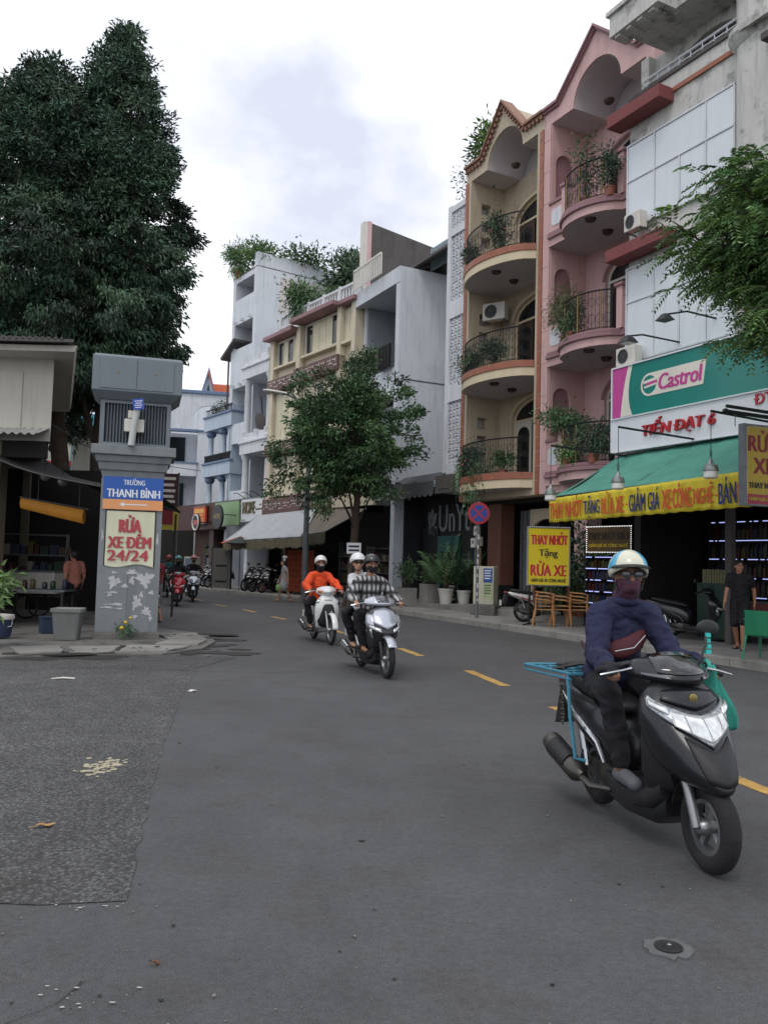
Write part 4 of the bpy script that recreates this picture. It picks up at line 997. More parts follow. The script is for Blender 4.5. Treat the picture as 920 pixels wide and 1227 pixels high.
m = M(); m.box(-12.29, -8.91, 3.4, 3.6, 4.3, 12.19); m.box(-8.98, -8.905, .35, 3.39, 8.11, 12.19); m.box(-12.295, -12.23, .35, 3.39, 8.11, 12.19); obj('loggia_wall', m, mat('loggia wall greyed for shade', '9aa0a6', .8, .1, 1.0, streak=.3), t)  # recess shade is put into the colour: greyer than the house white
# roof clutter: tin shed and rail
t = house('roof_shed', 'dark lean-to shed with a corrugated wall on the white modern house', 'shed', FA, -8.8, 4, z=12.8)
m = M(); m.prism([(1.0, 12.82), (6, 12.82), (6, 15.2), (1.0, 13.1)], -9.6, -9.5, 'yz'); m.prism([(.6, 12.95), (6, 15.25), (6, 15.35), (.6, 13.05)], -9.6, -5.9, 'yz'); obj('roof', m, M_GREYC, t)
m = M()
for k in range(14): m.box(-8.62 + k * .18, -8.62 + k * .18 + .12, 1.2 + 0 * k, 1.25, 12.82, 13.7)
obj('corrugated_wall', m, mat('blue grey tin', '7d8c92', .6, .1), t)
m = M(); m.box(-9.4, -5.9, 2.4, 2.45, 12.82, 14.0); obj('inner_wall', m, M_DARK, t)
t = house('roof_railing', 'rusty rail of pale bars at the roof edge beside the dark gable wall', 'railing', FA, -10.8, -.3, z=12.8)
m = M()
for k in range(14): m.box(-12.3 + k * .19, -12.24 + k * .19, -.35, -.3, 12.8, 13.65)
m.box(-12.3, -9.8, -.36, -.29, 13.6, 13.68); obj('rail_bars', m, M_WPLAS, t)
t = house('gable_wall', 'bare dark concrete gable wall with a pink front edge, above the roofs', 'wall', FA, -12.55, 1)
m = M(); m.prism([(.5, 12.2), (9, 12.2), (9, 15.0), (5, 15.3), (.5, 15.95)], -12.75, -12.45, 'yz'); obj('wall', m, M_GREYC, t)
m = M(); m.box(-12.78, -12.42, .3, .5, 12.2, 16.0); obj('wall_edge', m, M_PINK, t)
m = M(); m.box(-12.78, -12.42, .14, .3, 12.2, 15.95); obj('wall_edge', m, M_WPLAS, t)
def bpB(fr, u, v, z, label, **k): return potted_plant(fr.w(u, v, z), label, group='plants on the roofs and far balconies', **k)
bpB(FA, -11.4, -.2, 8.7, 'full round bush spilling over the balcony of the white modern house', h=1.3, r=.85, n=900, hang=.4, leafmat=M_GRN2, flowers=4, leaf=(.13, .05))

# ------------------------------------------------------------------ ochre house
t = H_ochre = house('town_house', 'ochre yellow house with cream shutters and patterned brown bands, behind the street tree', 'house', FB, -4, 0, 'narrow houses on the right of the street')
m = M(); m.box(-7.85, -.1, .15, 12, 4.4, 12.6); m.box(-7.85, -7.45, -.1, .15, 4.4, 12.3); m.box(-5.1, -4.75, -.15, .15, 4.4, 12.5); m.box(-1.5, -1.2, -.15, .15, 7.2, 12.6); m.box(-.4, -.1, -.1, .15, 4.4, 12.6); obj('wall', m, M_YELLOW, t)
m = M(); m.box(-7.95, -5.05, -.5, .15, 12.3, 12.5); m.box(-5.05, -1.2, -.6, .15, 12.55, 12.75); m.box(-1.2, 0, -.3, .15, 12.55, 12.75); obj('eave', m, M_PINKD, t, bevel=.03)
for (z0, z1) in ((9.75, 10.35), (6.6, 7.2), (3.72, 4.5)):
    m = M(); m.box(-7.95, -5.05, -.2, .14, z0, z1); m.box(-5.05, -.1 if z0 < 5 else -1.2, -.28, .14, z0 + .05, z1 + .1); b_ = obj('band', m, M_BROWN, t, bevel=.015)
    m = M()
    for k in range(7 if z0 > 5 else 9):
        u = -7.6 + k * .95; v = -.205 if u < -5.4 else -.285
        if -5.45 < u < -4.9: continue
        zc = (z0 + z1) / 2 + (.05 if u > -5.1 else 0)
        for (du, dz, w, h) in ((0, .0, .32, .035), (.3, .14, .28, .035), (-.12, .14, .2, .035), (.14, .07, .035, .18), (.55, .05, .035, .16), (.42, -.1, .28, .035), (-.15, -.12, .035, .12)):
            m.box(u + du, u + du + w, v, v + .004, zc + dz, zc + dz + h)
    obj('cream_pattern', m, M_WPLAS, b_)
def shutter_window(u0, u1, z0, z1, n, openi=()):
    m = M(); m.box(u0, u1, .05, .149, z0, z0 + .06); m.box(u0, u1, .05, .149, z1 - .06, z1); m.box(u0, u0 + .06, .05, .149, z0 + .06, z1 - .06); m.box(u1 - .06, u1, .05, .149, z0 + .06, z1 - .06); f = obj('window_frame', m, M_WPLAS, t)
    w = (u1 - u0 - .12) / n
    for k in range(n):
        a = u0 + .06 + k * w
        if k in openi:
            m = M(); m.box(a, a + w, .12, .14, z0 + .06, z1 - .06); obj('pane', m, M_DARKG, f); continue
        m = M(); m.box(a + .02, a + w - .02, .08, .12, z0 + .07, z1 - .07); m.box(a + .0, a + .02, .06, .13, z0 + .06, z1 - .06); obj('shutter', m, M_SHUT, f)
    m = M(); m.box(u0 - .1, u1 + .1, -.12, .14, z0 - .14, z0 - .02); obj('window_sill', m, M_YELLOW, t, bevel=.015)
shutter_window(-7.3, -5.25, 11.0, 12.2, 4, (0, 2)); shutter_window(-4.6, -1.6, 11.05, 12.45, 5, (0, 4)); shutter_window(-1.15, -.45, 11.0, 12.4, 2)
shutter_window(-7.3, -5.25, 7.4, 9.6, 4); shutter_window(-4.6, -1.6, 7.5, 9.6, 5, (2,)); shutter_window(-7.3, -5.25, 4.75, 6.5, 4); shutter_window(-4.6, -1.6, 4.75, 6.5, 5)
m = M(); m.box(-6.95, 0, -.1, .05, 12.76, 12.86); m.box(-6.95, 0, -.1, .05, 13.3, 13.4)
for k in range(6): m.box(-6.95 + k * 1.36, -6.8 + k * 1.36, -.12, .07, 12.76, 13.46)
for k in range(5):
    for q in range(5): m.box(-6.7 + k * 1.36 + q * .22, -6.6 + k * 1.36 + q * .22, -.04, .0, 12.86, 13.3)
obj('roof_balustrade', m, M_WHITE, t)
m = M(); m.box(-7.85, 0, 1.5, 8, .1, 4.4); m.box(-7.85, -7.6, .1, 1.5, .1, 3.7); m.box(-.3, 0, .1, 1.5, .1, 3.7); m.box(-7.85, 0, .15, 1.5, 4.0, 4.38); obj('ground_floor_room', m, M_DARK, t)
bpB(FB, -5.2, .3, 12.9, 'wide leafy bush overhanging the balustrade of the ochre house', h=1.5, r=1.15, n=1100, hang=.3, leafmat=M_GRN2, leaf=(.2, .07), pot=(.2, .3))
# ------------------------------------------------------------------ tall white house with portico and the cafe signs
t = H_tall = house('town_house', 'tall white six storey house with a plain side wall and plants on its roof', 'house', FB, -12.5, .6, 'narrow houses on the right of the street')
m = M(); m.box(-14.1, -13.75, .6, 9, .1, 17.3); m.box(-11.45, -11.1, .6, 9, .1, 17.3); m.box(-13.75, -11.45, 2.2, 2.4, .1, 17.3)
sl = [(4.3, 5.3), (7.9, 9.0), (11.0, 13.2), (14.6, 16.0), (17.0, 17.3)]
for a, b2 in sl: m.box(-13.75, -11.45, .62, .8, a, b2); m.box(-13.75, -11.45, .8, 2.2, a, a + .2)
m.box(-11.45, -11.1, .6, 9, 17.3, 18.1); obj('wall', m, M_WHITE2, t)
m = M(); m.box(-14.1, -11.1, .6, 9, 17.3, 17.36); obj('roof_slab', m, M_GREYC, t)
for a in (5.3, 9.0, 13.2, 16.0):
    m = M(); m.box(-13.3, -12.0, 2.1, 2.19, a - .6, a + 1.3); f = obj('window', m, M_DARKG, t)
    m = M(); m.box(-13.35, -13.28, 2.02, 2.1, a - .6, a + 1.3); m.box(-12.7, -12.63, 2.02, 2.1, a - .6, a + 1.3); m.box(-12.02, -11.95, 2.02, 2.1, a - .6, a + 1.3); obj('window_frame', m, M_WPLAS, f)
m = M()
for a in (14.6, 11.0):
    for k in range(3): m.box(-13.6 + k * .9, -13.5 + k * .9, .4, .6, a + .05, a + .2)
obj('slab_bracket', m, M_WHITE2, t)
m = M(); m.box(-11.1, -11.07, 2.0, 5.6, 14.8, 17.0)
f = obj('side_shutter', m, mat('pinkish white boards', 'cfc6c4', .7, .05), t)
m = M()
for k in range(22): m.box(-11.07, -11.055, 2.03 + k * .165, 2.12 + k * .165, 14.82, 16.98)
obj('side_board', m, mat('pinkish white boards', 'cfc6c4', .7, .05), f)
t2 = H_port = house('town_house', 'white house front with round columns and two porticos, above the white cafe sign', 'house', FB, -9.4, 0, 'narrow houses on the right of the street')
m = M(); m.box(-11.05, -7.9, 2.0, 9, 11.9, 14.0); m.box(-11.05, -7.9, 1.8, 2.0, .1, 12.0); m.box(-8.1, -7.9, .1, 1.8, 4.4, 11.6); obj('wall', m, M_WHITE2, t2)
m = M()
for k in range(22): m.box(-11.05, -8.15, 1.78, 1.8, 7.9 + k * .15, 8.02 + k * .15)
obj('wall_board', m, M_WHITE2, t2)
for z in (10.95, 7.0):
    m = M(); m.box(-11.0, -7.9, -.1, 1.8, z, z + .55); obj('portico_beam', m, M_WHITE, t2)
    m = M(); m.box(-11.08, -7.85, -.18, 1.8, z + .55, z + .68); obj('portico_cornice', m, M_WHITE, t2, bevel=.03)
    for u in (-10.75, -9.4, -8.2):
        m = M(); m.lathe([(.2, z + .68), (.17, z + .75), (.14, z + .9), (.2, z + 1.1), (.2, z + 1.2)], 12, (u, .1, 0)); obj('portico_urn', m, M_WHITE, t2, smooth=True)
    m = M(); m.box(-10.6, -9.6, .05, .15, z + .68, z + 1.1); m.box(-9.2, -8.4, .05, .15, z + .68, z + 1.1); obj('portico_parapet', m, M_WHITE, t2)
    for u in (-10.7, -8.15):
        zb = 7.7 if z > 8 else 4.4
        m = M(); m.lathe([(.26, zb), (.26, zb + .12), (.19, zb + .2), (.17, z - .3), (.25, z - .15), (.25, z - .001)], 14, (u, .15, 0)); obj('column', m, M_WHITE, t2, smooth=True)
m = M(); m.box(-9.3, -8.5, 1.7, 1.77, 4.4, 6.5); m.box(-9.0, -8.5, 1.7, 1.77, 7.75, 9.8); obj('balcony_door', m, M_DARKG, t2)
m = M(); m.box(-11.05, -7.9, .0, 1.8, 4.3, 4.4); m.box(-14.1, -7.9, 2.5, 2.6, .1, 3.4); obj('ground_floor_room', m, M_DARK, t2)
t = house('satellite_dish', 'grey dish leaning on the upper balcony between the white columns', 'dish', FB, -9.7, .4, z=7.75)
m = M(); R_ = Matrix.Rotation(.5, 3, 'X'); rings = []
for k in range(6):
    r = .75 * k / 5; rings.append([tuple(R_ @ Vector((r * cos(a * pi / 10), .25 * (k / 5) ** 2 - .25, r * sin(a * pi / 10)))) for a in range(20)])
m.loft([[(p[0] - 9.5, p[1] + .5, p[2] + 8.4) for p in r] for r in rings[1:]], True, True); obj('dish', m, M_GREYC, t, smooth=True)
m = M(); m.tube([(-9.5, .5, 8.4), (-9.3, .2, 9.9)], .03, 6); m.tube([(-9.5, .6, 8.2), (-9.5, .6, 7.75)], .03, 6); obj('dish_arm', m, M_BLACK, t)
# roof plants
for k, (u, v, h, r, n, lab, lf) in enumerate(((-13.6, .7, 1.2, .8, 700, 'weeping bamboo clump at the roof corner of the tall white house', (.3, .04)), (-12.2, 1.4, 1.1, 1.3, 700, 'pale shrub on the roof just right of the bamboo clump', (.2, .07)), (-11.7, 3.8, 1.3, 1.6, 900, 'middle bushy shrub on the roof of the tall white house', (.22, .08)), (-11.5, 6.4, 1.8, 1.1, 500, 'thin upright shrub at the back of the white roof', (.25, .06)))):
    bpB(FB, u, v, 17.36, lab, h=h, r=r, n=n, leaf=lf, pot=(.25, .35), leafmat=M_GRN3 if k < 2 else M_GRN2, hang=.5 if k == 0 else 0)
bpB(FB, -9.4, 5.6, 14.0, 'large dark leaved tree in a pot behind the ochre roof, left of the gable wall', h=4.4, r=1.7, n=1100, leaf=(.34, .17), pot=(.4, .5), leafmat=M_GRN1)
bpB(FA, -12.9, 9.5, 14.0, 'dark bush peeping over the bare gable wall', h=3.0, r=1.1, n=700, leaf=(.25, .09), pot=(.3, .4), leafmat=M_GRN1)
# signs of the cafes
def panel_sign(label, fr, u0, u1, z0, z1, v, material, name='shop_sign'):
    t = house(name, label, 'sign', fr, (u0 + u1) / 2, v, z=z0)
    m = M(); m.box(u0, u1, v, v + .12, z0, z1); obj('sign_face', m, material, t, bevel=.01)
    
    for a in (z0 - .05, z1):
        m = M(); m.box(u0 - .04, u1 + .04, v - .02, v + .14, a, a + .05); obj('sign_frame', m, M_GALV, t)
    return t
t = panel_sign('white cafe sign with dark gold letters between the green sign and the brown band', FB, -10.4, -7.9, 3.5, 4.65, -.15, M_SWHITE)
M_DGOLD = mat('dark gold letters', '5e5326', .5, .1)
text('lettering', 'HOPE', 1.35, .6, M_DGOLD, t, (-10.15, -.155, 3.9), .05, .02)
m = M(); m.box(-8.75, -8.0, -.16, -.151, 4.05, 4.13); m.box(-10.3, -9.9, -.16, -.151, 3.56, 3.6); m.box(-9.0, -8.6, -.16, -.151, 3.56, 3.6); obj('small_print', m, M_DGOLD, t)
m = M()
for u in (-10.1, -9.2, -8.3): m.tube([(u, -.1, 4.7), (u - .1, -.5, 4.95), (u - .1, -.7, 4.9)], .02, 5)
obj('lamp_arm', m, M_BLACK, t)
t = panel_sign('pale green cafe sign with a leaf motif, left of the white cafe sign', FB, -13.6, -10.6, 3.35, 4.62, -.2, mat('pale green sign', '86a878', .5, .05))
m = M()
for k in range(7):
    cx, cz, a = -12.95 + .08 * (k % 2) - .08, 3.55 + k * .13, .9 * (-1) ** k
    m.prism([(cx, cz), (cx + .16 * sin(a) - .04, cz + .1), (cx + .28 * sin(a), cz + .18), (cx + .12 * sin(a) + .05, cz + .05)], -.21, -.201)
obj('leaf_motif', m, M_BLACK, t)
t = house('round_sign', 'round dark cafe sign with gold letters in front of the green sign', 'sign', FB, -11.7, -.8, z=3.3)
m = M(); m.lathe([(.62, -.86), (.66, -.83), (.66, -.77), (.62, -.74)], 28, (-11.8, 0, 3.75), 'y'); obj('disc', m, M_BLACK, t)
text('lettering', 'HOPE', .8, .26, M_GOLD, t, (-12.2, -.862, 3.66), .006, .02)
m = M(); m.tube([(-11.15, -.8, 3.85), (-10.9, -.8, 3.85), (-10.9, -.15, 3.85)], .025, 5); obj('arm', m, M_BLACK, t)
t = house('shop', 'brown panelled ground floor shop below the pale blue house', 'shop', FB, -17, 0)
m = M(); m.box(-20.5, -13.8, .1, .3, 3.2, 4.7); m.box(-20.5, -13.8, 1.5, 6, .1, 3.2); m.box(-20.5, -13.8, .3, 6, 3.2, 4.7); obj('wall', m, mat('dark brown fascia', '4a2f24', .6, .15, 2), t)
m = M(); m.box(-15.2, -14.6, .2, 1.4, .1, 3.2); obj('column', m, mat('brown column', '3b2a22', .6, .1), t)
m = M(); m.box(-20.5, -17.2, .05, .1, 3.3, 4.65); m.box(-20.5, -13.8, -.02, .1, 3.2, 3.28); obj('maroon_fascia', m, mat('maroon fascia', '42201f', .6, .1), t)
t = panel_sign('orange red poster with yellow words on the brown fascia', FB, -16.9, -15.2, 3.55, 4.5, -.1, mat('orange red poster', 'c4451f', .5, .05), 'poster')
M_PYEL = mat('yellow print', 'd9a53a', .5, .05)
text('lettering', 'PHOTO', 1.3, .26, M_PYEL, t, (-16.7, -.105, 3.6), .004, .02)
for bx in ((-16.75, -15.4, 4.15, 4.38), (-16.5, -15.5, 3.98, 4.06)):
    m = M(); m.box(bx[0], bx[1], -.11, -.101, bx[2], bx[3]); obj('text_bar', m, M_PYEL, t)
t = house('round_sign', 'round white ringed red sign beside the orange red poster', 'sign', FB, -14.9, -.7, z=3.2)
m = M(); m.lathe([(.48, -.76), (.5, -.74), (.5, -.68), (.48, -.66)], 26, (-14.9, 0, 3.55), 'y'); obj('disc', m, M_BLACK, t)
m = M(); m.torus((-14.9, -.765, 3.55), .42, .05, 'y', 26, 6); obj('ring', m, M_WPLAS, t)
m = M(); m.prism([(-15.2, 3.45), (-14.7, 3.4), (-14.6, 3.65), (-15.1, 3.7)], -.775, -.762); obj('emblem', m, M_REDL, t)
m = M(); m.tube([(-14.4, -.7, 3.55), (-14.4, .1, 3.55)], .03, 5); obj('arm', m, M_BLACK, t)
# pale blue house with two balconies of round columns
t = house('town_house', 'pale blue house with two rows of round columns and dark railings', 'house', FB, -15, .6, 'narrow houses on the right of the street')
m = M(); m.box(-17.2, -13.6, 2.2, 9, 4.6, 10.2); m.box(-13.95, -13.6, .6, 2.2, 4.6, 10.2); obj('wall', m, M_LBLUE, t)
for z in (9.0, 6.3):
    m = M(); m.box(-17.3, -13.5, .5, 2.2, z, z + .75 if z > 8 else z + .7); obj('balcony_slab', m, M_LBLUE, t)
    m = M(); m.box(-17.38, -13.45, .42, 2.2, z + .75, z + .87) if z > 8 else m.box(-17.38, -13.45, .42, .7, z + .7, z + .82); obj('balcony_rail', m, M_BLUET, t, bevel=.02)
    zb = 7.0 if z > 8 else 4.6
    for u in (-17.0, -15.2, -14.1):
        m = M(); m.lathe([(.2, zb), (.2, zb + .15), (.16, zb + .2), (.15, z - .35), (.27, z - .2), (.27, z - .001)], 12, (u, .85, 0)); obj('column', m, M_LBLUE, t, smooth=True)
        m = M(); m.lathe([(.16, z - .36), (.29, z - .22), (.29, z - .02)], 12, (u, .85, 0)); obj('capital', m, M_BLUET, t, smooth=True)
    m = M(); m.box(-16.6, -15.6, 2.1, 2.19, zb, z - .4); obj('balcony_door', m, M_DARKG, t)
m = M()
for k in range(24): m.box(-17.2 + k * .15, -17.15 + k * .15, .55, .6, 7.12, 7.5)
m.box(-17.25, -13.6, .53, .62, 7.5, 7.55); obj('railing', m, M_IRON, t, kind='stuff')
m = M(); m.box(-17.25, -13.6, .53, .62, 10.2, 10.24)
for k in range(18): m.tube([(-17.1 + k * .2, .58, 9.85), (-17.1 + k * .2, .58, 10.2)], .02, 4)
obj('roof_railing', m, M_IRON, t, kind='stuff')
m = M(); m.tube([(-14.6, .7, 9.8), (-14.6, .7, 12.9)], .06, 6); m.prism([(-14.8, 12.8), (-13.2, 13.6), (-13.2, 13.75), (-14.9, 12.95)], .3, 3); obj('roof_canopy', m, M_GREYC, t)
for k, u in enumerate((-16.6, -15.5)): bpB(FB, u, .9, 9.85, ('small potted bush at the left end of the pale blue roof', 'dark potted bush in the middle of the pale blue roof')[k], h=.6, r=.35, n=160, leafmat=M_GRN1)

# ------------------------------------------------------------------ white house with blue trim that closes the street
FC = Frame(-14.6, 53.5, atan2(.58, .81) * .35)
t = house('corner_house', 'white house with blue cornices and roof arches at the end of the street', 'house', FC, 3.5, 0); t.scale = (1, 1, .91)
m = M(); m.box(2.3, 7.6, 0, 9, .1, 10.9); m.box(-1.8, 2.3, 1.6, 9, .1, 10.9); m.box(-1.8, -1.5, 0, 1.6, .1, 10.9)
def arch_wall(u0, u1, z0, z1, arches, v0, v1):
    poly = [(u0, z0)]
    for (a, b2, zs) in arches: poly += [(a, z0), (a, zs)] + arc((a + b2) / 2, zs, (b2 - a) / 2, pi, 0, 10)[1:-1] + [(b2, zs), (b2, z0)]
    poly += [(u1, z0), (u1, z1), (u0, z1)]; m.prism(poly, v0, v1)
arch_wall(-1.8, 7.6, 10.9, 13.6, [(-.9, .3, 12.0), (1.9, 4.1, 11.7), (5.1, 7.3, 11.7)], 0, .3); m.box(-1.8, -1.5, .3, 9, 10.9, 13.6); m.box(-1.8, 7.6, 4, 4.2, 10.9, 14.6); obj('wall', m, M_WHITE, t)
m = M(); m.box(-1.95, 7.75, -.15, .45, 13.6, 13.85); m.box(-1.9, 2.4, -.1, .3, 10.8, 11.0); m.box(2.2, 4.5, -.1, .05, 10.85, 10.98); obj('cornice', m, M_BLUET, t, bevel=.03)
for z in (4.2, 7.6):
    m = M(); m.box(-1.8, 2.3, -.1, 1.6, z, z + .9); obj('balcony', m, M_WHITE, t)
    m = M(); m.box(-1.9, 2.4, -.16, 1.6, z + .9, z + 1.0); obj('balcony_rail', m, M_BLUET, t)
    m = M(); m.lathe([(.2, z + 1.0), (.15, z + 1.2), (.14, z + 2.8), (.28, z + 3.1), (.28, z + 3.3)], 10, (.3, .2, 0)); obj('column', m, M_WHITE, t, smooth=True)
    m = M(); m.box(-.9, 1.5, 1.5, 1.58, z + .9, z + 3.0); obj('window', m, M_DARKG, t)
m = M(); m.box(-1.8, 2.3, -.05, 0.1, 1, 4.2); obj('ground_front', m, M_DARK, t)
t = house('gabled_house', 'house with an orange tiled roof and pale blue gable behind the corner house', 'house', FC, 8, 8); t.location = FC.w(3.8, 8); t.scale = (.45, 1, .87)
m = M(); m.box(4.6, 12, 7, 14, .1, 15.0); m.prism([(4.7, 15.0), (7.2, 15.0), (5.95, 17.6)], 6.6, 6.9); obj('wall', m, M_LBLUE, t)
m = M(); m.prism([(5.5, 15.6), (6.4, 15.6), (5.95, 16.7)], 6.55, 6.6); obj('gable_window', m, M_DARKG, t)
m = M(); m.loft([[(5.9, 6.3, 17.7), (7.4, 6.3, 15.0), (7.4, 6.3, 14.9), (5.8, 6.3, 17.6)], [(5.9, 12, 17.7), (7.4, 12, 15.0), (7.4, 12, 14.9), (5.8, 12, 17.6)]])
m.loft([[(6.3, 6.8, 15.2), (12, 6.8, 15.2), (12, 9.8, 17.3), (6.3, 9.8, 17.3)], [(6.3, 6.8, 15.3), (12, 6.8, 15.3), (12, 9.8, 17.4), (6.3, 9.8, 17.4)]])
for k in range(38): m.tube([(6.35 + k * .15, 6.75, 15.32), (6.35 + k * .15, 9.8, 17.42)], .045, 5)
obj('roof', m, M_ORTILE, t)
m = M(); m.prism([(4.4, 15.0), (4.7, 15.0), (5.95, 17.6), (7.2, 15.0), (7.5, 15.0), (5.95, 18.1)], 6.4, 6.6); obj('gable_trim', m, M_BLUET, t)
t = thing('water_tank', 'pale round water tank on the far white roof', 'tank', FC.w(-.2, 4, 12.9), 0)
m = M(); m.lathe([(.75, .4), (.75, 1.9), (.5, 2.2), (.1, 2.3)], 16); obj('tank', m, M_WPLAS, t, smooth=True)
m = M(); m.box(-.6, .6, -.6, .6, -.8, .4); obj('stand', m, M_GALV, t)
for (u, col, lab) in ((1.0, '3f6aa5', 'blue barrel'), (1.7, '3f6aa5', 'second blue barrel, the right one')):
    t = thing('barrel', lab + ' on the upper balcony of the far white house', 'barrel', FC.w(u - 2, .5, 10.03), 0, 'barrels on the far white house'); m = M(); m.lathe([(.25, 0), (.28, .3), (.25, .8)], 12); obj('drum', m, mat('blue barrel plastic', col, .5, .1), t, smooth=True); m = M(); m.lathe([(.26, .8), (.24, .84)], 12); obj('lid', m, M_WPLAS, t)
# shops on the far left bend, seen beside the pillar
t = thing('shop_sign', 'tall maroon sign with pale print beside the grey pillar, far down the street', 'sign', (-8.42, 32.3, 3.0), .1)
m = M(); m.box(-.35, .35, -.05, .05, .55, 1.85); obj('sign_face', m, mat('dark maroon sign', '3c1c24', .5, .1), t)
m = M(); m.box(-.4, .4, -.04, .04, -.35, .5); obj('lower_face', m, mat('sallow yellow sign', 'b3a23c', .5, .1), t); m = M(); m.box(-.3, .2, -.06, -.041, -.15, .42); obj('red_notice', m, M_MAROON, t)
m = M()
for k, z in enumerate((1.6, 1.35, 1.12, .9, .7)): m.box(-.25, .25 - .05 * (k % 2), -.058, -.051, z, z + .11)
obj('text_bar', m, M_WPLAS, t)
m = M(); m.tube([(.36, 0, -3.0), (.36, 0, 1.9)], .04, 6); obj('post', m, M_GALV, t)

# ------------------------------------------------------------------ awnings over the pavement
def street_awning(label, pts, fringe, clothmat, fmat, fr, ribs=7):
    (u0, v0, z0), (u1, v1, z1), (u2, v2, z2), (u3, v3, z3) = pts     # top left, top right, front right, front left
    t = house('awning', label, 'awning', fr, (u0 + u1) / 2, (v0 + v3) / 2, z=z3 - .3, group='cloth awnings over the pavement')
    m = M(); nu, nv = 40, 8; V = []
    for j in range(nv + 1):
        f = j / nv
        for i in range(nu + 1):
            g = i / nu
            p = [(a * (1 - g) + b2 * g) * (1 - f) + (d * (1 - g) + c * g) * f for a, b2, c, d in zip(*pts)]
            V.append((p[0], p[1], p[2] - .07 * abs(sin(g * pi * ribs)) * f - .03 * sin(pi * f)))
    m.add(V, [(j * (nu + 1) + i, j * (nu + 1) + i + 1, (j + 1) * (nu + 1) + i + 1, (j + 1) * (nu + 1) + i) for j in range(nv) for i in range(nu)])
    o = obj('cloth', m, clothmat, t, smooth='all', recalc=False); q = o.modifiers.new('thick', 'SOLIDIFY'); q.thickness = .008
    m = M(); n = 160; V = []
    for i in range(n + 1):
        g = i / n; p = [d * (1 - g) + c * g for c, d in zip(pts[2], pts[3])]; z = p[2] - .07 * abs(sin(g * pi * ribs))
        w = .015 * sin(i * .9)
        V += [(p[0], p[1] - .012 + w * .3, z), (p[0], p[1] - .012 + w, z - fringe * (.9 + .1 * sin(i * 1.7)))]
    m.add(V, [(2 * i, 2 * i + 1, 2 * i + 3, 2 * i + 2) for i in range(n)])
    o = obj('valance', m, fmat, t, recalc=False); q = o.modifiers.new('thick', 'SOLIDIFY'); q.thickness = .006
    m = M(); m.tube([pts[3], pts[2]], .025, 6); m.tube([pts[0], pts[3]], .02, 6); m.tube([pts[1], pts[2]], .02, 6); m.tube([(u3 + .4, v3 + .1, .1), (u3 + .4, v3 + .1, z3 - .05)], .03, 6); obj('frame', m, M_GALV, t)
street_awning('large grey white cloth awning with a fringe, beneath the brown patterned band', [(-8.1, -.3, 3.75), (-2.4, -.3, 3.85), (-.6, -2.0, 2.55), (-8.3, -2.0, 2.42)], .42, mat('grey white canvas', 'aeb2b6', .75, .08, 1.2, streak=.35, streak_col='6f7377'), mat('khaki fringe', '6e6650', .85, .2, 4), FB)
street_awning('shorter brown cloth awning right of the grey white one', [(-2.3, -.3, 3.8), (1.6, -.4, 3.7), (1.2, -2.0, 2.75), (-.7, -2.0, 2.6)], .45, mat('brown grey canvas', '6f665c', .8, .12, 1.2, streak=.3), mat('dark olive fringe', '4c4a3d', .85, .2, 4), FB, 3)
t = house('wall_panel', 'plain ochre panel above the brown awning, behind the street tree', 'panel', FB, .4, -.3, z=3.8)
m = M(); m.box(-1.2, 1.9, -.3, -.15, 3.85, 4.6); obj('panel', m, M_YELLOW, t); m = M(); m.box(-1.25, 1.95, -.34, -.12, 4.6, 4.7); obj('panel_cap', m, M_BROWN, t)
# ------------------------------------------------------------------ the grey pillar with the street school sign
FP = Frame(-5.28, 15.4, atan2(.31, 1.07))
M_PIL = mat('grey pillar paint', '7d8284', .75, .1, 1.5, streak=.45, streak_col='4b4d4c', spot=.35, spot_col='5a5d5c', spot_scale=3, bump=.15, bscale=25)
M_BOX = mat('grey cabinet paint', '6e777d', .5, .05, 1.2, streak=.25, streak_col='4d5458')
t = H_pil = house('pillar', 'grey concrete pillar with stepped cornice, louvred housing and metal cabinet on top', 'pillar', FP, .56, .3, z=.05)
m = M(); m.box(0, .55, 0, .7, .16, 3.03); m.box(.555, 1.12, 0, .7, .16, 3.03); m.box(.5, .62, .01, .69, .16, 3.03); obj('shaft', m, M_PIL, t, bevel=.008)
m = M(); m.box(-.04, 1.16, -.04, .74, .0, .16); obj('plinth', m, M_BROKEN, t, bevel=.02)
m = M()
for k, (o_, z0, z1) in enumerate(((.02, 3.03, 3.18), (.08, 3.18, 3.33), (.14, 3.33, 3.46))): m.loft([[(-o_ + .03, -o_ + .03, z0), (1.12 + o_ - .03, -o_ + .03, z0), (1.12 + o_ - .03, .7 + o_ - .03, z0), (-o_ + .03, .7 + o_ - .03, z0)], [(-o_, -o_, z1), (1.12 + o_, -o_, z1), (1.12 + o_, .7 + o_, z1), (-o_, .7 + o_, z1)]])
m.box(-.2, 1.32, -.2, .9, 3.46, 3.64); obj('cornice', m, M_PIL, t, bevel=.012)
m = M(); m.box(-.06, 1.18, .06, .7, 3.64, 4.52); obj('louvre_housing', m, mat('dark louvre back', '26292b', .6, .1), t)
m = M(); m.box(-.08, -.0, -.06, .72, 3.641, 4.52); m.box(1.12, 1.2, -.06, .72, 3.641, 4.52); m.box(0, 1.12, -.06, .05, 4.44, 4.52); m.box(0, 1.12, -.06, .05, 3.641, 3.7); obj('louvre_frame', m, M_BOX, t)
for k in range(19):
    m = M(); m.cbox((.045 + k * .057, 0.0, 4.07), (.012, .075, .74), Matrix.Rotation(.5, 3, 'Z')); obj('slat', m, M_BOX, t)
